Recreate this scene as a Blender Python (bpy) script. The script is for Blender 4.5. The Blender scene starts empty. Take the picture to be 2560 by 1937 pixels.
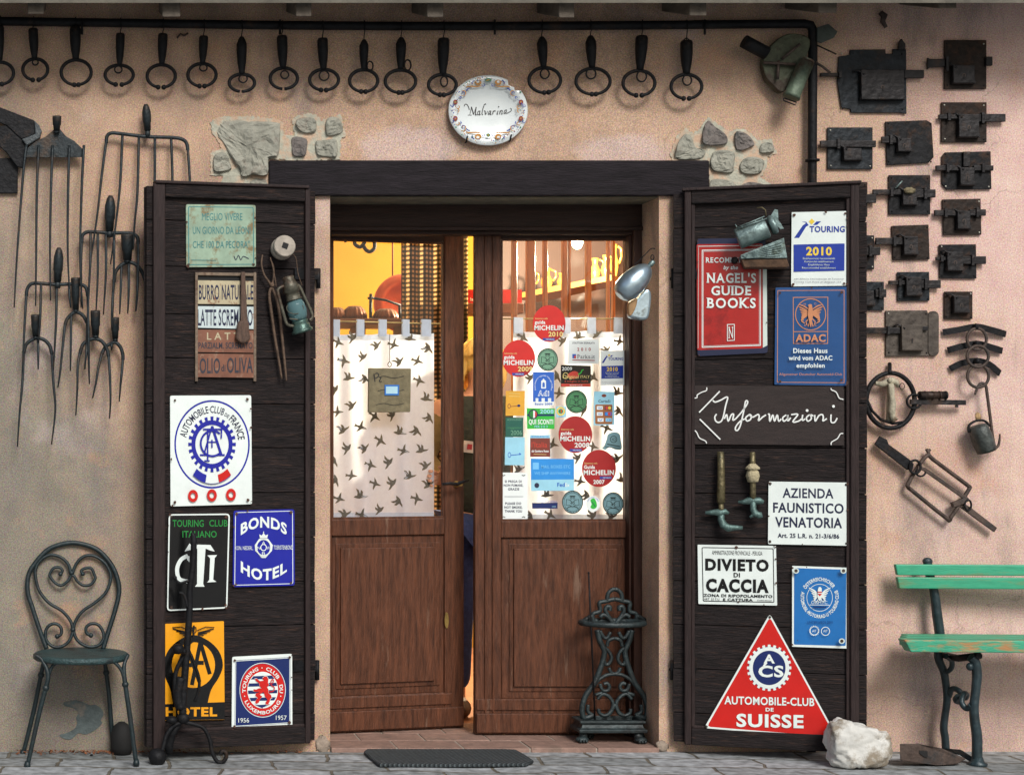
import bpy, math, random
from mathutils import Vector, Matrix
R = math.radians
rnd = random.Random(7)
SC = bpy.context.scene
COL = SC.collection
# ---------------------------------------------------------------- camera, sky, sun, exposure
S, UC, VH, D, V0 = 617.0, 214.0, 1099.0, 7.0, 1878.0     # picture units per metre on the wall, vanishing point, distance
CX = (UC - 1280) / S
CZ = (V0 - VH) / S
CAM = Vector((CX, -D, CZ))
cd = bpy.data.cameras.new('camera')
cam = bpy.data.objects.new('camera', cd)
COL.objects.link(cam)
cam.location = CAM
cam.rotation_euler = (R(90), 0, 0)
cd.sensor_width = 36
cd.lens = 36 * D / (2560 / S)
cd.shift_x = (1280 - UC) / 2560
cd.shift_y = (VH - 968.5) / 2560
cd.clip_start = 0.05
cd.clip_end = 2000
SC.camera = cam
SUN_EL, SUN_AZ = 39, 13        # soft overcast light, from the front and a little from the right
w = bpy.data.worlds.new('World')
SC.world = w
w.use_nodes = True
nt = w.node_tree
sky = nt.nodes.new('ShaderNodeTexSky')
sky.sky_type = 'NISHITA'
sky.sun_disc = False
sky.sun_elevation = R(SUN_EL)
sky.sun_rotation = R(180 - SUN_AZ)
sky.dust_density = 3.0
nt.links.new(sky.outputs[0], nt.nodes['Background'].inputs[0])
nt.nodes['Background'].inputs[1].default_value = 0.064
sd = bpy.data.lights.new('sun', 'SUN')
sd.energy = 2.15
sd.angle = R(22)
sd.color = (1.0, 0.97, 0.94)
so = bpy.data.objects.new('sun', sd)
COL.objects.link(so)
so.rotation_euler = (R(90 - SUN_EL), 0, R(SUN_AZ))
so.location = (2, -6, 6)
SC.view_settings.view_transform = 'Standard'
SC.view_settings.look = 'None'
SC.view_settings.exposure = 0.46
SC.view_settings.gamma = 1
SC.view_settings.use_curve_mapping = False

# ---------------------------------------------------------------- geometry helpers
def P(u, v, y=0.0):
    k = (D + y) / D
    return Vector((CX + (u - UC) / S * k, y, CZ - (v - VH) / S * k))
def G(u, v):
    k = CZ * S / (v - VH)
    return Vector((CX + (u - UC) / S * k, D * k - D, 0))
def T(c, r, pts):
    """tile readings -> picture units"""
    sc = 3.369 if r == 3 else 3.456
    o = (640 * c, (0, 480, 960, 1440)[r])
    return [(o[0] + p[0] / sc, o[1] + p[1] / sc) for p in pts]
def Zm(ox, oy, sc, pts):
    return [(ox + p[0] / sc, oy + p[1] / sc) for p in pts]

class Plane:
    def __init__(s, A, B):
        s.O = Vector((A[0], A[1], 0))
        t = Vector((B[0] - A[0], B[1] - A[1], 0))
        s.L = t.length
        s.t = t.normalized()
        n = Vector((s.t.y, -s.t.x, 0))
        s.N = n if n.y < 0 else -n
    def pt(s, u, v, d=0.0):
        r = P(u, v, 0) - CAM
        k = (d - (CAM - s.O).dot(s.N)) / r.dot(s.N)
        return CAM + r * k
    def sz(s, u, v, d=0.0):
        p = s.pt(u, v, d)
        return (p - s.O).dot(s.t), p.z
    def at(s, a, z, d=0.0):
        return s.O + s.t * a + s.N * d + Vector((0, 0, z))
WALL = Plane((0, 0), (1, 0))
def yplane(y):
    return Plane((0, y), (1, y))

def cr(pts, n=6, closed=False):
    """Catmull-Rom through the points (tuples of any length)"""
    pts = [tuple(p) for p in pts]
    m = len(pts)
    out = []
    rng = range(m if closed else m - 1)
    for i in rng:
        if closed:
            a, b, c, d = pts[i - 1], pts[i], pts[(i + 1) % m], pts[(i + 2) % m]
        else:
            a, b, c, d = pts[max(i - 1, 0)], pts[i], pts[i + 1], pts[min(i + 2, m - 1)]
        for k in range(n):
            t = k / n
            out.append(tuple(0.5 * (2 * b[j] + (c[j] - a[j]) * t + (2 * a[j] - 5 * b[j] + 4 * c[j] - d[j]) * t * t
                                    + (-a[j] + 3 * b[j] - 3 * c[j] + d[j]) * t ** 3) for j in range(len(b))))
    if not closed:
        out.append(pts[-1])
    return out
def ell(cx, cy, rx, ry, n=28, a0=0, a1=360):
    full = abs(a1 - a0) >= 360
    return [(cx + rx * math.cos(R(a0 + (a1 - a0) * i / (n if full else n - 1))),
             cy - ry * math.sin(R(a0 + (a1 - a0) * i / (n if full else n - 1)))) for i in range(n)]
def rrect(u0, v0, u1, v1, r, n=4):
    o = []
    for cx, cy, a in ((u1 - r, v0 + r, 0), (u0 + r, v0 + r, 90), (u0 + r, v1 - r, 180), (u1 - r, v1 - r, 270)):
        for k in range(n + 1):
            t = R(a + 90 * k / n)
            o.append((cx + r * math.cos(t), cy - r * math.sin(t)))
    return o
def rquad(q, r, n=3):
    """quad (TL,TR,BR,BL) with rounded corners"""
    o = []
    for i in range(4):
        p, a, b = Vector(q[i]), Vector(q[i - 1]), Vector(q[(i + 1) % 4])
        pa = p + (a - p).normalized() * r
        pb = p + (b - p).normalized() * r
        for k in range(n + 1):
            t = k / n
            x = pa.lerp(p, t).lerp(p.lerp(pb, t), t)
            o.append((x.x, x.y))
    return o

class MB:
    def __init__(s):
        s.v, s.f, s.m, s.sm, s.mats = [], [], [], [], []
    def mi(s, mat):
        if mat not in s.mats:
            s.mats.append(mat)
        return s.mats.index(mat)
    def face(s, idx, mat, smooth=False):
        s.f.append(idx); s.m.append(s.mi(mat)); s.sm.append(smooth)
    def add(s, pts):
        b = len(s.v)
        s.v += [tuple(p) for p in pts]
        return b
    def poly(s, pts, mat):
        b = s.add(pts)
        s.face(list(range(b, b + len(pts))), mat)
    def prism(s, front, off, mat, side=None):
        n = len(front)
        b = s.add(front); s.add([Vector(p) + off for p in front])
        s.face(list(range(b, b + n)), mat)
        s.face(list(range(b + 2 * n - 1, b + n - 1, -1)), side or mat)
        for i in range(n):
            j = (i + 1) % n
            s.face([b + j, b + i, b + n + i, b + n + j], side or mat)
    def box(s, a, b_, mat):
        x0, y0, z0 = a; x1, y1, z1 = b_
        x0, x1 = min(x0, x1), max(x0, x1); y0, y1 = min(y0, y1), max(y0, y1); z0, z1 = min(z0, z1), max(z0, z1)
        s.prism([Vector((x0, y0, z0)), Vector((x1, y0, z0)), Vector((x1, y0, z1)), Vector((x0, y0, z1))], Vector((0, y1 - y0, 0)), mat)
    def bar(s, a, b_, w, h, mat, up=None):
        """rectangular bar between two points"""
        a, b_ = Vector(a), Vector(b_)
        d = (b_ - a).normalized()
        up = Vector(up) if up else Vector((0, -1, 0))
        x = d.cross(up).normalized() * (w / 2)
        yv = x.cross(d).normalized() * (h / 2)
        s.prism([a + x + yv, a - x + yv, a - x - yv, a + x - yv], b_ - a, mat)
    def tube(s, path, r, mat, seg=8, closed=False, flat=1.0):
        path = [Vector(p) for p in path]
        n = len(path)
        rr = r if isinstance(r, (list, tuple)) else [r] * n
        if len(rr) != n:
            rr = [rr[min(int(i * (len(rr) - 1) / max(n - 1, 1)), len(rr) - 2)] * (1 - (i * (len(rr) - 1) / max(n - 1, 1)) % 1 if i < n - 1 else 0)
                  + rr[min(int(i * (len(rr) - 1) / max(n - 1, 1)) + 1, len(rr) - 1)] * ((i * (len(rr) - 1) / max(n - 1, 1)) % 1 if i < n - 1 else 1) for i in range(n)]
        prev = None
        base = len(s.v)
        for i in range(n):
            if closed:
                t = path[(i + 1) % n] - path[i - 1]
            else:
                t = path[min(i + 1, n - 1)] - path[max(i - 1, 0)]
            if t.length < 1e-9: t = Vector((0, 0, 1))
            t.normalize()
            if prev is None:
                ref = Vector((0, -1, 0)) if abs(t.y) < 0.9 else Vector((0, 0, 1))
                a = (ref - t * ref.dot(t)).normalized()
            else:
                a = prev - t * prev.dot(t)
                a = a.normalized() if a.length > 1e-6 else t.orthogonal().normalized()
            prev = a
            b = t.cross(a)
            for k in range(seg):
                an = 2 * math.pi * k / seg
                s.v.append(tuple(path[i] + (a * math.cos(an) * flat + b * math.sin(an)) * rr[i]))
        for i in range(n if closed else n - 1):
            j = (i + 1) % n
            for k in range(seg):
                l = (k + 1) % seg
                s.face([base + i * seg + k, base + i * seg + l, base + j * seg + l, base + j * seg + k], mat, True)
        if not closed:
            s.face([base + k for k in range(seg)][::-1], mat)
            s.face([base + (n - 1) * seg + k for k in range(seg)], mat)
    def lathe(s, O, ax, prof, mat, seg=20, sx=1.0, ref=None, flute=None, smooth=True, mats=None):
        O, ax = Vector(O), Vector(ax).normalized()
        a = Vector(ref) if ref else (Vector((0, -1, 0)) if abs(ax.y) < 0.9 else Vector((1, 0, 0)))
        a = (a - ax * a.dot(ax)).normalized()
        b = ax.cross(a)
        base = len(s.v)
        for t, r in prof:
            for k in range(seg):
                an = 2 * math.pi * k / seg
                q = r * (1 + flute[1] * math.cos(flute[0] * an)) if flute else r
                s.v.append(tuple(O + ax * t + (a * math.cos(an) + b * math.sin(an) * sx) * q))
        for i in range(len(prof) - 1):
            for k in range(seg):
                l = (k + 1) % seg
                s.face([base + i * seg + k, base + i * seg + l, base + (i + 1) * seg + l, base + (i + 1) * seg + k],
                       mats[i] if mats else mat, smooth)
        s.face([base + k for k in range(seg)][::-1], mats[0] if mats else mat)
        e = base + (len(prof) - 1) * seg
        s.face([e + k for k in range(seg)], mats[-1] if mats else mat)
    def ball(s, c, r, mat, seg=12, rings=8, noise=0.0, seed=0):
        r = r if isinstance(r, (list, tuple)) else (r, r, r)
        c = Vector(c); q = random.Random(seed)
        base = len(s.v)
        for i in range(rings + 1):
            th = math.pi * i / rings
            for k in range(seg):
                ph = 2 * math.pi * k / seg
                f = 1 + q.uniform(-noise, noise)
                s.v.append((c.x + r[0] * f * math.sin(th) * math.cos(ph), c.y + r[1] * f * math.sin(th) * math.sin(ph), c.z + r[2] * f * math.cos(th)))
        for i in range(rings):
            for k in range(seg):
                l = (k + 1) % seg
                s.face([base + i * seg + k, base + (i + 1) * seg + k, base + (i + 1) * seg + l, base + i * seg + l], mat, True)
    def build(s, name, parent=None, bevel=0, sub=0):
        me = bpy.data.meshes.new(name)
        if parent is not None:
            off = Vector(parent['_w']) if '_w' in parent else Vector((0, 0, 0))
        else:
            xs = [p[0] for p in s.v]; ys = [p[1] for p in s.v]; zs = [p[2] for p in s.v]
            off = Vector(((min(xs) + max(xs)) / 2, (min(ys) + max(ys)) / 2, min(zs)))
        me.from_pydata([(p[0] - off.x, p[1] - off.y, p[2] - off.z) for p in s.v], [], s.f)
        for m in s.mats:
            me.materials.append(m)
        me.polygons.foreach_set('material_index', s.m)
        me.polygons.foreach_set('use_smooth', s.sm)
        me.update()
        o = bpy.data.objects.new(name, me)
        COL.objects.link(o)
        o['_w'] = off
        if parent is not None:
            o.parent = parent
        else:
            o.location = off
        if bevel:
            b = o.modifiers.new('bevel', 'BEVEL'); b.width = bevel; b.segments = 2; b.limit_method = 'ANGLE'; b.angle_limit = R(50)
        if sub:
            b = o.modifiers.new('subsurf', 'SUBSURF'); b.levels = sub; b.render_levels = sub
        return o

def tag(o, label, cat, group=None, kind=None):
    if label: o['label'] = label
    if cat: o['category'] = cat
    if group: o['group'] = group
    if kind: o['kind'] = kind
    return o
def thing(name, loc, label, cat, group=None):
    o = bpy.data.objects.new(name, None)
    o.empty_display_size = 0.1
    COL.objects.link(o)
    o.location = loc
    o['_w'] = Vector(loc)
    return tag(o, label, cat, group)
def part_label(o, label):
    o['label'] = label
    return o

# ---------------------------------------------------------------- materials
def lin(r, g, b):
    f = lambda c: (c / 255 / 12.92) if c / 255 <= 0.04045 else ((c / 255 + 0.055) / 1.055) ** 2.4
    return (f(r), f(g), f(b))
MATS = {}
def M(name, col, rough=0.6, metal=0.0, var=0.25, scale=25.0, bump=0.0, bscale=80.0, col2=None, wear=0.0, wscale=9.0,
      stretch=None, spec=0.5, trans=0.0, detail=5):
    if name in MATS: return MATS[name]
    m = bpy.data.materials.new(name)
    m.use_nodes = True
    t = m.node_tree; n = t.nodes; l = t.links
    b = n['Principled BSDF']
    b.inputs['Roughness'].default_value = rough
    b.inputs['Metallic'].default_value = metal
    b.inputs['Specular IOR Level'].default_value = spec
    tc = n.new('ShaderNodeTexCoord')
    vec = tc.outputs['Object']
    if stretch:
        mp = n.new('ShaderNodeMapping'); mp.inputs['Scale'].default_value = stretch
        l.new(vec, mp.inputs[0]); vec = mp.outputs[0]
    nz = n.new('ShaderNodeTexNoise'); nz.inputs['Scale'].default_value = scale; nz.inputs['Detail'].default_value = detail
    nz.inputs['Roughness'].default_value = 0.65
    l.new(vec, nz.inputs['Vector'])
    rp = n.new('ShaderNodeValToRGB')
    rp.color_ramp.elements[0].position = 0.32; rp.color_ramp.elements[1].position = 0.68
    rp.color_ramp.elements[0].color = tuple(c * (1 - var) for c in col) + (1,)
    rp.color_ramp.elements[1].color = tuple(min(1, c * (1 + var)) for c in col) + (1,)
    l.new(nz.outputs['Fac'], rp.inputs[0])
    out = rp.outputs[0]
    if col2:
        nw = n.new('ShaderNodeTexNoise'); nw.inputs['Scale'].default_value = wscale; nw.inputs['Detail'].default_value = 7
        nw.inputs['Roughness'].default_value = 0.7
        l.new(vec, nw.inputs['Vector'])
        r2 = n.new('ShaderNodeValToRGB')
        r2.color_ramp.elements[0].position = 0.62 - wear * 0.3; r2.color_ramp.elements[1].position = 0.70 - wear * 0.2
        l.new(nw.outputs['Fac'], r2.inputs[0])
        mx = n.new('ShaderNodeMix'); mx.data_type = 'RGBA'
        l.new(r2.outputs[0], mx.inputs['Factor']); l.new(out, mx.inputs['A']); mx.inputs['B'].default_value = tuple(col2) + (1,)
        out = mx.outputs['Result']
    l.new(out, b.inputs['Base Color'])
    if bump:
        nb = n.new('ShaderNodeTexNoise'); nb.inputs['Scale'].default_value = bscale; nb.inputs['Detail'].default_value = 6
        l.new(vec, nb.inputs['Vector'])
        bp = n.new('ShaderNodeBump'); bp.inputs['Strength'].default_value = bump; bp.inputs['Distance'].default_value = 0.01
        l.new(nb.outputs['Fac'], bp.inputs['Height']); l.new(bp.outputs[0], b.inputs['Normal'])
    if trans:
        tr = n.new('ShaderNodeBsdfTranslucent'); l.new(out, tr.inputs[0])
        ms = n.new('ShaderNodeMixShader'); ms.inputs[0].default_value = trans
        l.new(b.outputs[0], ms.inputs[1]); l.new(tr.outputs[0], ms.inputs[2])
        l.new(ms.outputs[0], n['Material Output'].inputs[0])
    MATS[name] = m
    return m
def paint(name, rgb, rough=0.3, var=0.06, **k):
    k.setdefault('bump', 0.22); k.setdefault('bscale', 7)
    return M(name, lin(*rgb), rough=rough, var=var, scale=14, **k)
def plaster_mat():
    m = bpy.data.materials.new('plaster'); m.use_nodes = True
    t = m.node_tree; n = t.nodes; l = t.links
    b = n['Principled BSDF']; b.inputs['Roughness'].default_value = 0.92; b.inputs['Specular IOR Level'].default_value = 0.2
    tc = n.new('ShaderNodeTexCoord'); vec = tc.outputs['Object']
    def noise(sc, det=5, ro=0.6, v=None):
        x = n.new('ShaderNodeTexNoise'); x.inputs['Scale'].default_value = sc; x.inputs['Detail'].default_value = det
        x.inputs['Roughness'].default_value = ro; l.new(v or vec, x.inputs['Vector']); return x.outputs['Fac']
    def ramp(f, a, b_, ca=(0, 0, 0, 1), cb=(1, 1, 1, 1)):
        r = n.new('ShaderNodeValToRGB'); r.color_ramp.elements[0].position = a; r.color_ramp.elements[1].position = b_
        r.color_ramp.elements[0].color = ca; r.color_ramp.elements[1].color = cb; l.new(f, r.inputs[0]); return r.outputs[0]
    def mix(f, a, b_, mode='MIX'):
        x = n.new('ShaderNodeMix'); x.data_type = 'RGBA'; x.blend_type = mode
        if isinstance(f, float): x.inputs['Factor'].default_value = f
        else: l.new(f, x.inputs['Factor'])
        for s_, q in (('A', a), ('B', b_)):
            if isinstance(q, tuple): x.inputs[s_].default_value = q
            else: l.new(q, x.inputs[s_])
        return x.outputs['Result']
    def math_(op, a, b_):
        x = n.new('ShaderNodeMath'); x.operation = op
        for i, q in enumerate((a, b_)):
            if isinstance(q, (int, float)): x.inputs[i].default_value = q
            else: l.new(q, x.inputs[i])
        return x.outputs[0]
    sep = n.new('ShaderNodeSeparateXYZ'); l.new(tc.outputs['Object'], sep.inputs[0])
    X, Z = sep.outputs[0], sep.outputs[2]
    base = ramp(noise(2.2, 4), 0.3, 0.7, PL_A + (1,), PL_B + (1,))
    # pinker tone to the right, dimmer grey tone painted in towards the lower left, each with a ragged border of its own
    big = noise(1.3, 6, 0.65)
    xr = math_('ADD', X, math_('MULTIPLY', big, 1.6))
    fr = n.new('ShaderNodeMapRange'); fr.inputs[1].default_value = 1.9; fr.inputs[2].default_value = 2.9; l.new(xr, fr.inputs[0])
    base = mix(fr.outputs[0], base, PL_PINK + (1,))
    fl = n.new('ShaderNodeMapRange'); fl.inputs[1].default_value = -0.12; fl.inputs[2].default_value = -0.75
    l.new(math_('ADD', xr, math_('MULTIPLY', Z, 0.35)), fl.inputs[0])
    base = mix(fl.outputs[0], base, PL_GREY + (1,))
    # pale lime patches and damp grey stains
    base = mix(math_('MULTIPLY', ramp(noise(1.9, 5, 0.55), 0.58, 0.68), 0.35), base, lin(205, 190, 188) + (1,))
    mp = n.new('ShaderNodeMapping'); mp.inputs['Scale'].default_value = (3.2, 3.2, 1.1); l.new(tc.outputs['Object'], mp.inputs[0])
    base = mix(math_('MULTIPLY', ramp(noise(1.6, 6, 0.6, mp.outputs[0]), 0.52, 0.72), 0.62), base, PL_STAIN + (1,))
    # darker along the foot, with an uneven upper edge
    dz = n.new('ShaderNodeMapRange'); dz.inputs[1].default_value = 0.5; dz.inputs[2].default_value = -0.1
    l.new(math_('ADD', Z, math_('MULTIPLY', noise(3.0, 5), 0.5)), dz.inputs[0])
    base = mix(math_('MULTIPLY', dz.outputs[0], 0.7), base, lin(112, 100, 88) + (1,))
    base = mix(0.85, base, ramp(noise(5.5, 7, 0.7), 0.3, 0.7, (0.40, 0.40, 0.41, 1), (0.60, 0.59, 0.57, 1)), 'OVERLAY')
    base = mix(math_('MULTIPLY', ramp(noise(3.1, 6, 0.7), 0.56, 0.66), 0.35), base, lin(198, 150, 116) + (1,))
    # two pale repairs over the lintel
    for (cx_, cz_, rx_, rz_) in ((P(1020, 370).x, P(0, 372).z, 0.20, 0.10), (P(1560, 385).x, P(0, 385).z, 0.22, 0.09)):
        dx = math_('MULTIPLY', math_('SUBTRACT', X, cx_), 1 / rx_); dz_ = math_('MULTIPLY', math_('SUBTRACT', Z, cz_), 1 / rz_)
        dd = math_('ADD', math_('MULTIPLY', dx, dx), math_('MULTIPLY', dz_, dz_))
        dd = math_('ADD', dd, math_('MULTIPLY', math_('SUBTRACT', noise(9, 5), 0.5), 1.6))
        r_ = n.new('ShaderNodeMapRange'); r_.inputs[1].default_value = 1.1; r_.inputs[2].default_value = 0.5; l.new(dd, r_.inputs[0])
        base = mix(math_('MULTIPLY', r_.outputs[0], 0.42), base, lin(206, 188, 186) + (1,))
    # rain streaks under the ironwork, and hair cracks
    ms_ = n.new('ShaderNodeMapping'); ms_.inputs['Scale'].default_value = (16, 16, 0.9); l.new(tc.outputs['Object'], ms_.inputs[0])
    stk = ramp(noise(1.0, 4, 0.55, ms_.outputs[0]), 0.56, 0.74)
    zz = n.new('ShaderNodeMapRange'); zz.inputs[1].default_value = 2.5; zz.inputs[2].default_value = 1.9; l.new(Z, zz.inputs[0])
    base = mix(math_('MULTIPLY', math_('MULTIPLY', stk, zz.outputs[0]), 0.34), base, lin(116, 118, 122) + (1,))
    nd = n.new('ShaderNodeTexNoise'); nd.inputs['Scale'].default_value = 6; nd.inputs['Detail'].default_value = 5; l.new(vec, nd.inputs['Vector'])
    ll = n.new('ShaderNodeMix'); ll.data_type = 'RGBA'; ll.blend_type = 'LINEAR_LIGHT'; ll.inputs['Factor'].default_value = 0.12; l.new(vec, ll.inputs['A']); l.new(nd.outputs['Color'], ll.inputs['B'])
    vo = n.new('ShaderNodeTexVoronoi'); vo.feature = 'DISTANCE_TO_EDGE'; vo.inputs['Scale'].default_value = 1.7; l.new(ll.outputs['Result'], vo.inputs['Vector'])
    ck = n.new('ShaderNodeMapRange'); ck.inputs[1].default_value = 0.006; ck.inputs[2].default_value = 0.002; l.new(vo.outputs['Distance'], ck.inputs[0])
    ckm = math_('MULTIPLY', ck.outputs[0], ramp(noise(1.1, 3), 0.50, 0.60))
    base = mix(math_('MULTIPLY', ckm, 0.28), base, lin(96, 82, 72) + (1,))
    # sand grains
    g = noise(190, 2, 0.8)
    base = mix(0.8, base, ramp(g, 0.28, 0.72, (0.22, 0.22, 0.25, 1), (0.80, 0.78, 0.75, 1)), 'OVERLAY')
    g2 = n.new('ShaderNodeTexNoise'); g2.inputs['Scale'].default_value = 150; g2.inputs['Detail'].default_value = 2; l.new(vec, g2.inputs['Vector'])
    hs = n.new('ShaderNodeHueSaturation'); hs.inputs['Saturation'].default_value = 1.6; l.new(g2.outputs['Color'], hs.inputs['Color'])
    base = mix(0.34, base, hs.outputs[0], 'SOFT_LIGHT')
    l.new(base, b.inputs['Base Color'])
    bp = n.new('ShaderNodeBump'); bp.inputs['Strength'].default_value = 0.5; bp.inputs['Distance'].default_value = 0.006
    l.new(math_('ADD', math_('MULTIPLY', noise(120, 4), 0.35), math_('ADD', noise(9, 5), math_('MULTIPLY', noise(2.4, 6, 0.6, mp.outputs[0]), 1.6))), bp.inputs['Height'])
    l.new(bp.outputs[0], b.inputs['Normal'])
    return m
PL_A, PL_B = lin(172, 145, 123), lin(192, 165, 143)
PL_PINK, PL_GREY, PL_STAIN = lin(210, 182, 172), lin(134, 128, 116), lin(118, 115, 112)
m_plaster = plaster_mat()
m_stone = M('wall stone', lin(146, 146, 134), 0.9, var=0.3, scale=18, bump=1.0, bscale=35, col2=lin(116, 106, 96), wear=0.3)
m_stone2 = M('grey wall stone', lin(112, 106, 102), 0.9, var=0.35, scale=18, bump=0.7, bscale=40, col2=lin(70, 72, 70), wear=0.3)
m_mortar = M('lime mortar', lin(172, 172, 156), 0.95, var=0.2, scale=30, bump=0.5, bscale=120, col2=lin(190, 162, 138), wear=0.55, wscale=14)
m_beam = M('old black beam', lin(28, 24, 28), 0.8, var=0.5, scale=9, bump=0.5, bscale=30, stretch=(1, 6, 6), spec=0.25)
m_shut = M('shutter planks', lin(31, 25, 25), 0.8, var=0.7, scale=8, bump=0.9, bscale=22, stretch=(1.2, 1.2, 14), spec=0.3, col2=lin(66, 48, 40), wear=0.2)
m_shutf = M('shutter frame', lin(42, 31, 30), 0.65, var=0.35, scale=8, bump=0.35, bscale=22, stretch=(9, 9, 1.2), spec=0.3)
m_door = M('door wood', lin(84, 50, 33), 0.46, var=0.5, scale=7, bump=0.5, bscale=25, stretch=(9, 9, 1.0), spec=0.35, col2=lin(112, 86, 70), wear=0.04, wscale=2.6)
m_doorf = M('door frame wood', lin(60, 36, 27), 0.6, var=0.35, scale=7, bump=0.3, bscale=25, stretch=(9, 9, 1.0), spec=0.3)
m_doorh = M('door head wood', lin(46, 30, 24), 0.6, var=0.35, scale=7, bump=0.3, bscale=25, stretch=(1.0, 9, 9), spec=0.3)
m_rafter = M('rafter wood', lin(92, 84, 74), 0.85, var=0.3, scale=10, bump=0.4, bscale=30, stretch=(3, 1, 3))
m_iron = M('dark wrought iron', (0.008, 0.0085, 0.010), 0.6, spec=0.3, metal=0.3, var=0.5, scale=30, bump=0.35, bscale=70, col2=(0.035, 0.022, 0.015), wear=0.2)
m_fork = M('forged fork iron', (0.018, 0.026, 0.030), 0.55, metal=0.4, var=0.45, scale=30, bump=0.3, bscale=80, col2=(0.05, 0.035, 0.025), wear=0.25)
m_lock = M('lock plate iron', (0.010, 0.0105, 0.012), 0.65, spec=0.3, metal=0.3, var=0.5, scale=25, bump=0.5, bscale=45, col2=(0.045, 0.024, 0.015), wear=0.35)
m_lockblue = M('blue black lock iron', (0.012, 0.016, 0.020), 0.55, spec=0.35, metal=0.35, var=0.5, scale=25, bump=0.5, bscale=45, col2=(0.03, 0.022, 0.018), wear=0.25)
m_lockbr = M('brown black lock iron', (0.021, 0.015, 0.012), 0.65, spec=0.3, metal=0.3, var=0.5, scale=25, bump=0.5, bscale=45, col2=(0.05, 0.026, 0.016), wear=0.4)
m_lock2 = M('lock case iron', (0.017, 0.016, 0.017), 0.5, spec=0.4, metal=0.4, var=0.45, scale=30, bump=0.5, bscale=45, col2=(0.04, 0.024, 0.017), wear=0.3)
m_lockb = M('brown rusted lock iron', (0.075, 0.062, 0.050), 0.65, metal=0.3, var=0.4, scale=25, bump=0.5, bscale=45, col2=(0.04, 0.03, 0.025), wear=0.35)
m_rust = M('rusty brown iron', (0.072, 0.050, 0.040), 0.65, metal=0.3, var=0.45, scale=30, bump=0.4, bscale=60, col2=(0.03, 0.03, 0.03), wear=0.35)
m_paintiron = M('green black painted iron', (0.009, 0.020, 0.023), 0.5, metal=0.1, var=0.4, scale=30, bump=0.25, bscale=60, col2=(0.012, 0.016, 0.018), wear=0.3)
m_black = M('black', (0.006, 0.006, 0.006), 0.8, var=0.2)
m_zinc = M('zinc', lin(120, 140, 138), 0.45, metal=0.6, var=0.35, scale=25, bump=0.4, bscale=50, col2=lin(74, 84, 70), wear=0.35)
m_alu = M('aluminium', lin(170, 190, 200), 0.32, metal=0.85, var=0.2, scale=14, bump=0.15, bscale=30, col2=lin(110, 110, 104), wear=0.2)
m_greentin = M('green tin', lin(84, 98, 82), 0.6, metal=0.3, var=0.4, scale=20, bump=0.4, bscale=50, col2=lin(70, 52, 40), wear=0.4)
m_screw = M('screw', lin(70, 66, 60), 0.5, metal=0.6, var=0.3)
m_nail = M('bright nail', lin(190, 188, 175), 0.4, metal=0.5, var=0.2)
# ================================================================ THE SETTING: ground
def paving_mat():
    m = bpy.data.materials.new('stone paving'); m.use_nodes = True
    t = m.node_tree; n = t.nodes; l = t.links
    b = n['Principled BSDF']; b.inputs['Roughness'].default_value = 0.75
    tc = n.new('ShaderNodeTexCoord')
    mp = n.new('ShaderNodeMapping'); mp.inputs['Rotation'].default_value = (0, 0, R(4)); l.new(tc.outputs['Object'], mp.inputs[0])
    dn = n.new('ShaderNodeTexNoise'); dn.inputs['Scale'].default_value = 5; dn.inputs['Detail'].default_value = 4; l.new(mp.outputs[0], dn.inputs[0])
    dv = n.new('ShaderNodeMix'); dv.data_type = 'RGBA'; dv.blend_type = 'LINEAR_LIGHT'; dv.inputs['Factor'].default_value = 0.035; l.new(mp.outputs[0], dv.inputs['A']); l.new(dn.outputs['Color'], dv.inputs['B'])
    br = n.new('ShaderNodeTexBrick'); br.inputs['Scale'].default_value = 1.0
    br.inputs['Brick Width'].default_value = 0.42; br.inputs['Row Height'].default_value = 0.17
    br.inputs['Mortar Size'].default_value = 0.008; br.inputs['Mortar Smooth'].default_value = 0.4; br.inputs['Bias'].default_value = -0.1
    br.inputs['Color1'].default_value = lin(112, 118, 120) + (1,); br.inputs['Color2'].default_value = lin(154, 160, 166) + (1,)
    br.inputs['Mortar'].default_value = lin(96, 92, 82) + (1,)
    l.new(dv.outputs['Result'], br.inputs['Vector'])
    nz = n.new('ShaderNodeTexNoise'); nz.inputs['Scale'].default_value = 22; nz.inputs['Detail'].default_value = 7; l.new(tc.outputs['Object'], nz.inputs['Vector'])
    rp = n.new('ShaderNodeValToRGB'); rp.color_ramp.elements[0].position = 0.3; rp.color_ramp.elements[1].position = 0.7
    rp.color_ramp.elements[0].color = (0.25, 0.24, 0.22, 1); rp.color_ramp.elements[1].color = (0.8, 0.78, 0.75, 1); l.new(nz.outputs['Fac'], rp.inputs[0])
    mx = n.new('ShaderNodeMix'); mx.data_type = 'RGBA'; mx.blend_type = 'OVERLAY'; mx.inputs['Factor'].default_value = 0.95
    l.new(br.outputs['Color'], mx.inputs['A']); l.new(rp.outputs[0], mx.inputs['B'])
    l.new(mx.outputs['Result'], b.inputs['Base Color'])
    ma = n.new('ShaderNodeMath'); ma.operation = 'MULTIPLY_ADD'; ma.inputs[1].default_value = 0.35
    l.new(nz.outputs['Fac'], ma.inputs[0])
    iv = n.new('ShaderNodeMath'); iv.operation = 'SUBTRACT'; iv.inputs[0].default_value = 1; l.new(br.outputs['Fac'], iv.inputs[1])
    l.new(iv.outputs[0], ma.inputs[2])
    bp = n.new('ShaderNodeBump'); bp.inputs['Strength'].default_value = 0.7; bp.inputs['Distance'].default_value = 0.012
    l.new(ma.outputs[0], bp.inputs['Height']); l.new(bp.outputs[0], b.inputs['Normal'])
    return m
m_pave = paving_mat()
g = MB()
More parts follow.
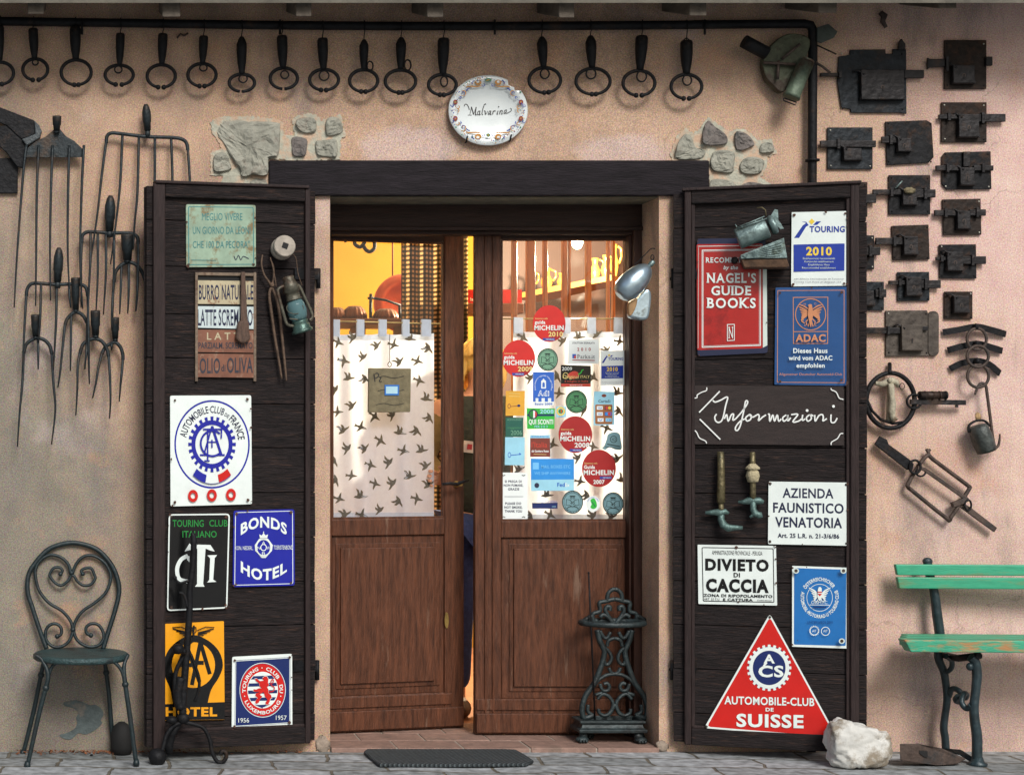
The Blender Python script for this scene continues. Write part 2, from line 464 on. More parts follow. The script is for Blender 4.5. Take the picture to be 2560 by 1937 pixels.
xs = [-400, -12] + [-4 + i * 0.25 for i in range(33)] + [12, 400]
ys = [-400, -12] + [-2.0 + i * 0.16 for i in range(13)] + [0.33]
q = random.Random(3)
for j, y in enumerate(ys):
    for i, x in enumerate(xs):
        g.v.append((x, y, q.uniform(-0.004, 0.003) if 1 < i < len(xs) - 2 and 1 < j < len(ys) - 3 else 0))
nx = len(xs)
for j in range(len(ys) - 1):
    for i in range(nx - 1):
        g.face([j * nx + i, j * nx + i + 1, (j + 1) * nx + i + 1, (j + 1) * nx + i], m_pave, True)
tag(g.build('ground'), None, None, None, 'structure')

# ================================================================ THE HOUSE
house = thing('house', (0, 0, 0), 'peach plastered house front with dark timber lintel, glazed door and open shutters', 'house')
UL, UR = 825.0, 1647.5
xl, xr_ = P(UL, 0).x, P(UR, 0).x
zt = P(0, 491).z
LAMP_W = 380.0
REV = 0.211
mb = MB()
WT = 0.36
def wq(x0, x1, z0, z1, y=0.0, mat=m_plaster):
    mb.poly([Vector((x0, y, z0)), Vector((x1, y, z0)), Vector((x1, y, z1)), Vector((x0, y, z1))], mat)
mb.box((-7, 0, -0.05), (xl, WT, 3.14), m_plaster)
mb.box((xr_, 0, -0.05), (7, WT, 3.14), m_plaster)
mb.box((xl, 0.001, P(0, 405).z), (xr_, WT, 3.139), m_plaster)
house_wall = mb.build('wall', house)
# chipped plaster: grey render showing low on the wall
m_patch = M('bare grey render', lin(86, 96, 96), 0.95, var=0.25, scale=25, bump=0.5, bscale=90, col2=lin(116, 112, 104), wear=0.25)
pts = T(0, 3, [(540, 1060), (600, 1050), (640, 1042), (700, 1060), (760, 1085), (800, 1080), (850, 1110), (872, 1160), (850, 1210), (860, 1235), (820, 1280), (770, 1310), (720, 1330),
               (660, 1320), (600, 1370), (540, 1365), (500, 1335), (560, 1320), (630, 1280), (650, 1230), (640, 1190), (660, 1150), (620, 1110), (545, 1090)])
mb = MB(); mb.prism([WALL.pt(u, v, 0.0035) for u, v in cr(pts, 3, True)], Vector((0, 0.003, 0)), m_patch); mb.build('bare_patch', house)
# lintel
LU0, LU1 = 671, 1769
mb = MB()
x0, x1 = P(LU0, 0).x, P(LU1, 0).x
za, zb = P(0, 403).z, P(0, 491).z
mb.box((x0, -0.022, zb), (x1, 0.0, za), m_beam)
mb.box((xl, 0.0, zb), (xr_, REV + 0.02, za - 0.003), m_beam)
mb.build('lintel', house, bevel=0.006)
mb = MB(); mb.box((xl, 0.004, zb - 0.004), (xr_, REV, zb - 0.001), M('lintel soffit', lin(104, 100, 84), 0.9, var=0.3, scale=12, bump=0.3)); mb.build('soffit_board', house)
from mathutils import noise as MN
# exposed wall stones, each with a lumpy face, and the pale pointing round them
def stone(px, d, mat, seed):
    q = random.Random(seed)
    ring = cr(px, 3, True)
    if sum(ring[i - 1][0] * ring[i][1] - ring[i][0] * ring[i - 1][1] for i in range(len(ring))) < 0: ring = ring[::-1]
    cu = sum(p[0] for p in ring) / len(ring); cv = sum(p[1] for p in ring) / len(ring)
    mb = MB(); n = len(ring)
    d *= 0.8
    levels = ((1.0, -0.002), (0.975, d * 0.65), (0.91, d * 0.95), (0.8, d), (0.66, d), (0.52, d), (0.38, d), (0.24, d), (0.1, d))
    tx, tz = q.uniform(-.12, .12), q.uniform(-.12, .12)
    for f, dd in levels:
        for (u, v) in ring:
            uu, vv = cu + (u - cu) * f, cv + (v - cv) * f
            w0 = WALL.pt(uu, vv, 0) + Vector((seed * 3.1, 0, 0))
            h_ = (MN.noise(w0 * 17) * 0.55 + MN.noise(w0 * 45) * 0.40 + MN.noise(w0 * 110) * 0.25) * d if f < 1 else 0
            mb.v.append(tuple(WALL.pt(uu, vv, max(-0.002, dd + h_ + (tx * (uu - cu) + tz * (vv - cv)) / S * (f < 1)))))
    for i in range(len(levels) - 1):
        for k in range(n):
            l = (k + 1) % n
            mb.face([i * n + k, i * n + l, (i + 1) * n + l, (i + 1) * n + k][::-1], mat, False)
    mb.face([(len(levels) - 1) * n + k for k in range(n)][::-1], mat, False)
    return mb.build('wall_stone', house)
A = lambda p: Zm(500, 270, 3.31, p)
B = lambda p: Zm(1660, 270, 4.193, p)
stones = [
    (A([(110, 110), (180, 95), (400, 105), (640, 120), (665, 160), (660, 330), (640, 400), (570, 420), (560, 555), (440, 555), (350, 570), (330, 510), (280, 440), (190, 300), (130, 210)]), 0.026, m_stone),
    (A([(115, 400), (175, 365), (225, 390), (255, 470), (250, 515), (130, 530), (110, 480)]), 0.022, m_stone),
    (A([(410, 610), (470, 590), (540, 590), (560, 655), (500, 655), (430, 640)]), 0.012, m_stone),
    (A([(800, 100), (860, 80), (940, 85), (965, 130), (950, 205), (850, 205), (795, 150)]), 0.022, m_stone),
    (A([(1050, 90), (1150, 85), (1185, 190), (1120, 225), (1045, 225)]), 0.022, m_stone),
    (A([(765, 240), (880, 255), (885, 330), (865, 400), (775, 400), (758, 320)]), 0.022, m_stone2),
    (A([(960, 275), (1040, 265), (1130, 265), (1135, 390), (1100, 410), (980, 395), (955, 340)]), 0.022, m_stone),
    (B([(160, 340), (230, 270), (290, 310), (330, 410), (430, 440), (425, 510), (360, 540), (160, 545), (110, 500)]), 0.024, m_stone),
    (B([(420, 190), (470, 130), (530, 190), (640, 270), (670, 340), (640, 385), (480, 395), (400, 360)]), 0.026, m_stone2),
    (B([(745, 260), (830, 255), (900, 300), (950, 380), (900, 420), (760, 445)]), 0.024, m_stone2),
    (B([(1020, 380), (1080, 360), (1140, 375), (1155, 455), (1090, 470), (1000, 465)]), 0.022, m_stone),
    (B([(510, 470), (620, 440), (740, 470), (735, 600), (715, 680), (560, 675), (485, 620)]), 0.024, m_stone),
    (B([(830, 540), (930, 510), (1040, 540), (1050, 600), (1000, 690), (830, 690), (790, 620)]), 0.024, m_stone),
    (B([(490, 760), (600, 745), (720, 775), (800, 840), (680, 856), (490, 860)]), 0.016, m_stone),
    (B([(810, 810), (900, 775), (1000, 790), (1110, 820), (1000, 838), (830, 846)]), 0.016, m_stone2)]
for i, (px, d, mt) in enumerate(stones):
    stone(px, d, mt, i)
for px in (A([(85, 120), (160, 70), (400, 70), (640, 90), (690, 120), (690, 220), (780, 230), (760, 90), (860, 50), (960, 55), (1000, 110), (1160, 50), (1210, 220), (1165, 270), (1160, 430),
              (720, 438), (700, 425), (565, 425), (572, 662), (150, 645), (200, 560), (90, 560), (85, 370), (180, 330), (100, 200)]),
           B([(80, 560), (70, 480), (130, 300), (220, 210), (310, 270), (380, 210), (470, 90), (560, 170), (700, 250), (760, 220), (860, 220), (980, 340), (1130, 330), (1180, 470), (1080, 520), (1090, 590), (1010, 730), (1130, 800), (1130, 838), (480, 862), (470, 580)])):
    jag = []
    for i in range(len(px)):
        p_, q_ = Vector(px[i - 1]), Vector(px[i]); k_ = max(2, int((q_ - p_).length / 4))
        for t in range(k_):
            x_ = p_.lerp(q_, t / k_); jag.append((x_.x + rnd.gauss(0, 1.3), x_.y + (rnd.gauss(0, 1.3) if x_.y < 470 else 0)))
    mb = MB(); mb.prism([WALL.pt(u, v, 0.004) for u, v in jag], Vector((0, 0.003, 0)), m_mortar); mb.build('pointing', house)
# rafters and eave
ru = [(69, 110, 10, 36), (406, 451, 8, 43), (740, 779, 10, 42), (1068, 1109, 10, 44), (1397, 1436, 12, 45), (1724, 1767, 6, 40), (2046, 2093, 2, 33), (2346, 2392, -6, 22)]
for (a, b_, c, d) in ru:
    yf = -0.32
    p0, p1 = P(a, 0, yf).x, P(b_, 0, yf).x
    zf1, zf0 = P(0, c, yf).z + 0.03, P(0, d, yf).z
    ri = 0.095
    mb = MB()
    mb.prism([Vector((p0, yf, zf0)), Vector((p1, yf, zf0)), Vector((p1, yf, zf1)), Vector((p0, yf, zf1))], Vector((0, 0.36, ri * 1.13)), m_rafter)
    mb.build('rafter', house, bevel=0.004)
m_roof = M('roof boards', lin(96, 92, 82), 0.85, var=0.3, scale=8, bump=0.3)
m_tile = M('roof tile', lin(150, 98, 72), 0.9, var=0.3, scale=6, bump=0.4)
mb = MB()
zb_ = P(0, 8, -0.36).z
mb.prism([Vector((-7, -0.36, zb_)), Vector((7, -0.36, zb_)), Vector((7, -0.36, zb_ + 0.05)), Vector((-7, -0.36, zb_ + 0.05))], Vector((0, 3.4, 1.01)), m_roof)
mb.build('eave_board', house)
mb = MB()
for i in range(70):
    x = -7 + i * 0.2
    pth = [Vector((x + 0.1, -0.40 + t, zb_ + 0.16 + t * 0.297)) for t in (0, 3.4)]
    mb.tube(pth, 0.085, m_tile, seg=10)
mb.build('roof_tiles', house)
# threshold of terracotta slabs
m_sill = M('terracotta threshold', lin(136, 110, 98), 0.75, var=0.25, scale=16, bump=0.4, bscale=60, col2=lin(120, 100, 88), wear=0.25)
m_joint = M('threshold joint', lin(150, 140, 128), 0.9, var=0.2)
mb = MB()
zs = 0.018
mb.box((xl + 0.002, -0.012, -0.03), (xr_ - 0.002, 0.62, zs - 0.003), m_joint)
for j, (y0, y1) in enumerate([(-0.018, 0.155), (0.163, 0.33), (0.338, 0.6)]):
    x = xl + 0.004 - (0.12 if j % 2 else 0)
    while x < xr_ - 0.004:
        x2 = min(x + 0.262, xr_ - 0.004)
        if x2 - max(x, xl + 0.004) > 0.03:
            mb.box((max(x, xl + 0.004), y0, -0.02), (x2, y1, zs + rnd.uniform(-0.0012, 0.0012)), m_sill)
        x = x2 + 0.007
mb.build('threshold', house, bevel=0.003)
# crumbling plaster at the foot of the jambs
for (u, v, r_) in ((806, 1862, (0.035, 0.012, 0.05)), (1655, 1865, (0.03, 0.012, 0.03))):
    mb = MB(); mb.ball(WALL.pt(u, v, 0.0), (r_[0] * .8, r_[1], r_[2] * .7), M('crumbling lime', lin(150, 136, 122), 0.95, var=0.3, scale=40, bump=0.6), noise=0.25, seg=18, rings=12); mb.build('crumbled_plaster', house)

# door frame
YF = REV           # front of frame
YL = 0.285         # front of the leaves
def rect_y(mb, u0, v0, u1, v1, yf, yb, mat):
    a, b_ = P(u0, v1, yf), P(u1, v0, yf)
    mb.box((a.x, yf, a.z), (b_.x, yb, b_.z), mat)
mb = MB()
ztop = P(0, 491).z
a, b_ = P(830, 568, YF), P(1608, 500, YF)
mb.box((xl, YF, a.z), (xr_, YF + 0.12, zb), m_doorh)
rect_y(mb, 820, 576, 1612, 566, YF - 0.012, YF, m_doorh)
rect_y(mb, 820, 586, 1600, 576, YF + 0.02, YF + 0.1, m_doorh)
aa = P(1585, 0, YF).x
mb.box((aa, YF + 0.001, zs), (xr_, YF + 0.12, a.z), m_doorf)
mb.box((P(1573, 0, YF + .03).x, YF + 0.03, zs), (aa, YF + 0.12, a.z - 0.03), m_doorf)
mb.box((xl - 0.03, YF + 0.05, zs), (xl + 0.004, YF + 0.12, a.z), m_doorf)
mb.build('door_frame', house, bevel=0.004)

m_glass = bpy.data.materials.new('window glass'); m_glass.use_nodes = True
_n = m_glass.node_tree.nodes; _l = m_glass.node_tree.links
_n.remove(_n['Principled BSDF'])
_t = _n.new('ShaderNodeBsdfTransparent'); _g = _n.new('ShaderNodeBsdfGlossy'); _g.inputs['Roughness'].default_value = 0.03
_f = _n.new('ShaderNodeFresnel'); _f.inputs[0].default_value = 1.45
_m = _n.new('ShaderNodeMixShader'); _l.new(_f.outputs[0], _m.inputs[0]); _l.new(_t.outputs[0], _m.inputs[1]); _l.new(_g.outputs[0], _m.inputs[2])
_l.new(_m.outputs[0], _n['Material Output'].inputs[0])

LL = Plane((P(800, 0, 0.297).x, 0.297), (P(1160, 0, 0.465).x, 0.465))     # left leaf, ajar
RL = yplane(YL)
def pbox(mb, pl, u0, v0, u1, v1, d0, d1, mat, ref=None):
    """board on a plane: px corners read along the ref column so that boards stay level"""
    ur = ref if ref else u0
    a0, _ = pl.sz(u0, v0, d1); a1, _ = pl.sz(u1, v0, d1)
    z0 = pl.sz(ur, v0, d1)[1]; z1 = pl.sz(ur, v1, d1)[1]
    mb.prism([pl.at(a0, z1, d1), pl.at(a1, z1, d1), pl.at(a1, z0, d1), pl.at(a0, z0, d1)], -pl.N * (d1 - d0), mat)
def leaf(pl, ul, ug0, ug1, ur, vt, vg0, vg1, vm, vb, pan, lab, beads):
    rf = ug0
    mb = MB()
    pbox(mb, pl, ul, vt, ug0, vb, -0.042, 0, m_door, rf)
    pbox(mb, pl, ug1, vt, ur, vb, -0.042, 0, m_door, rf)
    pbox(mb, pl, ug0, vt, ug1, vg0, -0.042, -0.001, m_doorh, rf)
    pbox(mb, pl, ug0, vg1, ug1, vm, -0.042, -0.001, m_door, rf)
    pbox(mb, pl, ug0, pan[3] + 30, ug1, vb, -0.042, -0.001, m_door, rf)
    pbox(mb, pl, ug0, vm, ug1, pan[3] + 30, -0.042, -0.013, m_door, rf)
    for b_ in beads:
        pbox(mb, pl, b_, vg0 - 8, b_ + 5, vb - 52, 0, 0.008, m_door, rf)
    lf = mb.build('door_leaf', house, bevel=0.004)
    part_label(lf, lab)
    mb = MB()
    pbox(mb, pl, pan[0] - 12, pan[1] - 12, pan[2] + 12, pan[3] + 12, -0.013, -0.008, m_door, rf)
    pbox(mb, pl, pan[0], pan[1], pan[2], pan[3], -0.013, 0.002, m_door, rf)
    mb.build('door_panel', lf, bevel=0.006)
    mb = MB()
    pbox(mb, pl, ul + 4, vb - 52, ur, vb - 4, 0, 0.016, m_door, rf)
    pbox(mb, pl, ul + 4, vb - 88, ur - 30, vb - 60, 0, 0.006, m_door, rf)
    mb.build('kick_board', lf, bevel=0.006)
    mb = MB()
    pbox(mb, pl, ug0, vg0, ug1, vg1, -0.024, -0.020, m_glass, rf)
    mb.build('glass_pane', lf)
    mb = MB()
    for (a, b_, c, d) in ((ug0, vg0, ug1, vg0 + 5), (ug0, vg1 - 5, ug1, vg1), (ug0, vg0 + 5, ug0 + 4, vg1 - 5), (ug1 - 4, vg0 + 5, ug1, vg1 - 5)):
        pbox(mb, pl, a, b_, c, d, -0.019, -0.006, m_door, rf)
    mb.build('glazing_bead', lf)
    return lf
leafL = leaf(LL, 802, 830, 1112, 1160, 575, 597, 1298, 1340, 1832, (852, 1371, 1087, 1711), 'glazed oak door leaf standing ajar, pushed inwards', ())
leafR = leaf(RL, 1188, 1253, 1567, 1590, 575, 597, 1302, 1344, 1835, (1285, 1371, 1545, 1716), 'closed glazed door leaf covered in stickers', (1212, 1231))
# lever handle and escutcheon on the ajar leaf
m_brass = M('worn brass', lin(186, 160, 96), 0.35, metal=0.8, var=0.3)
mb = MB()
p = LL.pt(1140, 1210, 0.0)
mb.lathe(p, LL.N, [(0, 0.014), (0.006, 0.014), (0.008, 0.008), (0.05, 0.007)], m_brass)
mb.tube([LL.pt(1142, 1210, 0.05), LL.pt(1125, 1208, 0.056), LL.pt(1106, 1210, 0.052)], [0.008, 0.007, 0.006], m_iron)
mb.tube([LL.pt(1142, 1210, 0.05), LL.pt(1160, 1203, 0.05), LL.pt(1172, 1200, 0.05)], [0.008, 0.006, 0.005], m_iron)
mb.build('door_handle', leafL)
mb = MB(); mb.prism([LL.pt(u, v, 0.006) for u, v in ell(1117, 1550, 5, 20, 16)], -LL.N * 0.006, m_brass); mb.build('escutcheon', leafL)

# ---------------------------------------------------------------- shutters
LS = Plane((P(788, 0, -0.04).x, -0.04), (P(367, 0, -0.20).x, -0.20))
RS = Plane((P(1683, 0, -0.04).x, -0.04), (P(2167, 0, -0.26).x, -0.26))
def shutter(pl, uref, u0, u1, f, vt, vb, joints, hing, lab):
    """planks between px columns u0..u1, framed by f=(outer l, inner l, inner r, outer r); heights read at uref"""
    sx = lambda u, d=0: pl.sz(u, VH, d)[0]
    zz = lambda v: pl.sz(uref, v, 0)[1]
    mb = MB()
    js = [vt + 4] + joints + [vb - 4]
    for i in range(len(js) - 1):
        a, b_ = sx(u0), sx(u1)
        g_ = 0.0016
        dd = rnd.uniform(-0.002, 0.002)
        z0, z1 = zz(js[i + 1]) + g_, zz(js[i]) - g_
        mb.prism([pl.at(a + rnd.uniform(-.003, .003), z0, dd), pl.at(b_ + rnd.uniform(-.003, .003), z0, dd), pl.at(b_, z1, dd), pl.at(a, z1, dd)], -pl.N * 0.026, m_shut)
    mb.prism([pl.at(sx(u0) + .004, zz(vb - 6), -0.0265), pl.at(sx(u1) - .004, zz(vb - 6), -0.0265), pl.at(sx(u1) - .004, zz(vt + 6), -0.0265), pl.at(sx(u0) + .004, zz(vt + 6), -0.0265)], -pl.N * 0.006, m_shut)  # unseen backing sheet added to block light through the plank gaps
    sh = mb.build('shutter', house, bevel=0.0015)
    part_label(sh, lab)
    d1 = 0.02
    fr = [pl.sz(u, VH, d1)[0] for u in f]
    zT, zB = zz(vt), zz(vb)
    tw, bw = 0.052, 0.066
    for (a, b_, c, d, m_) in ((fr[0], fr[1], zB, zT, m_shutf), (fr[2], fr[3], zB, zT, m_shutf), (fr[1], fr[2], zT - tw, zT, m_shut), (fr[1], fr[2], zB, zB + bw, m_shut)):
        mb = MB()
        mb.prism([pl.at(a, c, d1), pl.at(b_, c, d1), pl.at(b_, d, d1), pl.at(a, d, d1)], -pl.N * 0.0195, m_)
        mb.build('frame_board', sh, bevel=0.005)
    mb = MB()
    for (a, b_, c, d) in ((fr[1], fr[1] + 0.014, zB + bw, zT - tw), (fr[2] - 0.014, fr[2], zB + bw, zT - tw), (fr[1], fr[2], zB + bw - .001, zB + bw + 0.012)):
        mb.prism([pl.at(a, c, 0.011), pl.at(b_, c, 0.011), pl.at(b_, d, 0.011), pl.at(a, d, 0.011)], -pl.N * 0.0105, m_shutf)
    mb.build('frame_moulding', sh, bevel=0.003)
    mb = MB()
    mb.prism([pl.at(fr[0] - 0.008, zT, d1 + 0.008), pl.at(fr[3] + 0.008, zT, d1 + 0.008), pl.at(fr[3] + 0.008, zT + 0.012, d1 + 0.008), pl.at(fr[0] - 0.008, zT + 0.012, d1 + 0.008)], -pl.N * 0.05, m_shutf)
    mb.build('top_drip', sh, bevel=0.003)
    for (uh, vh, wd) in hing:
        mb = MB()
        pw = WALL.pt(uh, vh, 0.02)
        mb.tube([pw + Vector((0, 0, 0.03)), pw - Vector((0, 0, 0.05))], 0.009, m_iron)
        mb.tube([pw - Vector((0, -0.04, 0.01)), pw - Vector((0, 0, 0.01))], 0.008, m_iron)
        c = pl.pt(uh + wd, vh, 0.004)
        mb.bar(pw + Vector((0, -0.004, 0.008)), c + Vector((0, -0.004, 0.008)), 0.045, 0.005, m_iron)
        mb.build('hinge', sh)
    return sh
jl = [561, 674, 791, 898, 1010.6, 1119, 1230, 1342, 1452, 1560, 1672, 1782]
shL = shutter(LS, 780, 367, 788, (384, 414, 764, 777), 474, 1855, jl, [(796, 690, -60), (793, 1668, -60)], 'left shutter leaf of dark planks swung open towards the street')
shR = shutter(RS, 1700, 1683, 2167, (1711, 1728, 2126, 2148), 480, 1858, [571, 683, 791, 900, 1010, 1120, 1232, 1342, 1451, 1560, 1670, 1780], [(1683, 690, 60), (1681, 1668, 60)], 'right shutter leaf of dark planks swung open towards the street')

# ---------------------------------------------------------------- room behind the door
m_roomc = M('cream room wall', lin(200, 194, 182), 0.9, var=0.05, scale=4)
m_roomw = M('yellow room wall', lin(140, 98, 8), 0.9, var=0.06, scale=4, bump=0.1)
m_roomf = M('room floor tile', lin(150, 100, 70), 0.6, var=0.2, scale=8)
mb = MB()
rx0, rx1, ry0, ry1, rz1 = -1.75, 1.55, WT, 3.4, 2.75
mb.prism([Vector((rx0, ry1, 0)), Vector((rx1, ry1, 0)), Vector((rx1, ry1, rz1)), Vector((rx0, ry1, rz1))], Vector((0, 0.1, 0)), m_roomw)
mb.box((rx0 - 0.1, ry0, 0), (rx0, ry1 + 0.1, rz1), m_roomc)
mb.box((rx1, ry0, 0), (rx1 + 0.1, ry1 + 0.1, rz1), M('brown panelled wall', lin(50, 24, 9), 0.6, var=0.25, scale=6))
mb.box((rx0 - 0.1, ry0 + 0.001, rz1), (rx1 + 0.1, ry1 + 0.1, rz1 + 0.1), m_roomc)
tag(mb.build('room_walls'), None, None, None, 'structure')
mb = MB(); mb.box((rx0, 0.61, -0.08), (rx1, ry1, 0.012), m_roomf)
tag(mb.build('room_floor'), None, None, None, 'structure')
# ================================================================ things hung on the wall
def W(pts, y):
    return [P(u, v, y) for u, v in pts]
# ---- rail pipe under the eave with its down pipe
rail = thing('iron_pipe', P(1280, 64, -0.04), 'dark iron pipe running under the eave and turning down beside the locks', 'pipe')
pu = [(-700, 46), (-300, 50), (0, 54), (350, 59), (700, 64), (1000, 66), (1280, 66), (1600, 64), (1900, 61), (2010, 60), (2026, 63), (2032, 76), (2032, 120), (2031, 300), (2030, 500), (2029, 700), (2029, 1100), (2028, 1878)]
mb = MB(); mb.tube(W(pu, -0.045), 0.0178, m_iron, seg=12); mb.build('pipe', rail)
mb = MB(); mb.lathe(P(2031, 402, -0.045) + Vector((0, 0, 0.005)), (0, 0, -1), [(0, 0.0178), (0, 0.028), (0.008, 0.028), (0.008, 0.0178)], m_iron)
mb.bar(P(2018, 402, -0.045), P(2046, 402, -0.045), 0.008, 0.012, m_iron); mb.build('pipe_clamp', rail)
for u in (1237, 1762, 205, 700):
    mb = MB(); mb.tube([P(u, 52, -0.02), P(u, 60, -0.066), P(u, 74, -0.066), P(u, 86, -0.05)], 0.005, m_iron); mb.build('pipe_hook', rail)

# ---- nose tongs: (tile column, handle x0, x1, top, bottom, ring cx, cy, rx, ry, gap angle, half gap, small ring (dx, dy, rx, ry))
TON = [
    (0, -28, 30, 230, 520, 5, 635, 112, 95, 268, 4, None, 'broad ring, cut off by the edge of the photo'),
    (0, 250, 322, 250, 512, 305, 603, 108, 92, 272, 9, (0, -62, 25, 24), 'tiny inner ring and widest gap, above the fan-plate fork'),
    (0, 608, 690, 240, 520, 658, 628, 130, 108, 271, 4, None, 'large plain round ring and thick club handle'),
    (0, 1007, 1073, 292, 572, 1030, 650, 122, 85, 268, 8, (-8, -47, 32, 30), 'flattened ring, square-topped handle and wide bottom gap'),
    (0, 1372, 1443, 295, 565, 1393, 660, 122, 98, 269, 7, None, 'plain round ring beside the crooked wire stub'),
    (0, 1727, 1793, 315, 555, 1745, 650, 122, 98, 270, 6, (12, -62, 32, 28), 'short tapered handle flared at its top'),
    (0, 2050, 2125, 320, 645, 2090, 718, 110, 75, 265, 1, (10, -36, 36, 34), 'very flat closed ring above the big exposed stone'),
    (1, 186, 262, 312, 597, 240, 680, 118, 90, 268, 1, (8, -32, 34, 34), 'closed notched ring above the four small exposed stones'),
    (1, 536, 612, 335, 607, 588, 692, 125, 90, 268, 6, (0, -36, 42, 42), 'big inner ring and parallel-sided handle, right of the closed notched one'),
    (1, 900, 966, 345, 607, 930, 700, 122, 95, 269, 5, (55, -128, 26, 40), 'small ring slipped out on the right, farther from the plate'),
    (1, 1217, 1290, 325, 602, 1248, 705, 132, 98, 270, 3, (62, -140, 28, 46), 'small ring slipped out on the right, nearer the plate'),
    (1, 1580, 1662, 335, 647, 1610, 735, 120, 88, 268, 4, (15, -28, 30, 44), 'ring partly behind the rim of the painted plate'),
    (2, 220, 292, 320, 587, 283, 695, 137, 108, 276, 4, (0, -55, 38, 42), 'wide ring just right of the painted plate'),
    (2, 640, 715, 310, 592, 700, 705, 148, 112, 273, 3, (-18, -65, 42, 44), 'the largest ring of the four right of the plate'),
    (2, 1080, 1165, 315, 607, 1097, 720, 138, 108, 270, 6, (23, -58, 42, 46), 'stocky handle and knobbed ring ends of unequal height'),
    (2, 1465, 1550, 355, 642, 1507, 750, 133, 105, 270, 6, (6, -55, 38, 44), 'straight handle hung from a forked wire, next to the tin lamp'),
]
for i, (c, hx0, hx1, ht, hb, rx_, ry_, ra, rb, ga, gh, sm, txt_) in enumerate(TON):
    q = random.Random(50 + i)
    yr = -0.052
    t_ = lambda p: T(c, 0, p)
    hx = (hx0 + hx1) / 2
    top, bot = t_([(hx, ht)])[0], t_([(rx_ + (hx - rx_) * 0.35, hb)])[0]
    o = thing('nose_tongs', P(*top, yr), 'black nose tongs with ' + txt_, 'tongs', 'iron nose tongs hanging in a row from the pipe')
    wd = (hx1 - hx0) / 3.456 / S / 2
    a, b = P(*top, yr), P(*bot, yr)
    L = (b - a).length
    spin = i in (6, 9, 10, 12, 13)
    wd *= 1.22
    prof = [(0, wd * (0.35 if spin else 0.85)), (L * .06, wd * (0.62 if spin else 1.0)), (L * .2, wd), (L * .4, wd * .98), (L * .7, wd * .82), (L * .9, wd * .6), (L, wd * .58)]
    mb = MB(); mb.lathe(a, b - a, prof, m_iron, seg=10, sx=1.0); mb.build('handle', o)
    mb = MB()
    path = [p for p in ell(rx_, ry_, ra, rb, 34, ga + gh * 1.2 + 3.2, ga + 360 - gh * 1.2 - 3.2)]
    rr = [0.0062 + 0.0012 * math.sin(math.pi * k / 33) for k in range(34)]
    pw = W(t_(path), yr)
    mb.tube(pw, rr, m_iron, seg=8)
    if gh > 2:
        for e in (pw[0], pw[-1]): mb.ball(e, 0.0105, m_iron, 8, 6)
    mb.build('ring', o)
    if sm:
        mb = MB(); mb.tube(W(t_(ell(rx_ + sm[0], ry_ + sm[1], sm[2], sm[3], 18)), yr - 0.01), 0.0034, m_iron, seg=6, closed=True); mb.build('small_ring', o)
    mb = MB()
    pv = 54 + 12 * min(1, max(0, top[0] / 700)) if top[0] < 1280 else 64
    mb.tube([P(top[0] + 1, pv - 14, -0.06), P(top[0] + 2, pv + 12, -0.064), P(top[0], top[1] - 6, yr), a + Vector((0, 0, -0.004))], 0.0022, m_iron, seg=5)
    if i == 15:
        for s_ in (-1, 1): mb.tube([P(top[0], top[1] - 8, yr), P(top[0] + s_ * 11, top[1] + 2, yr)], 0.002, m_iron, seg=5)
    mb.build('hanging_wire', o)

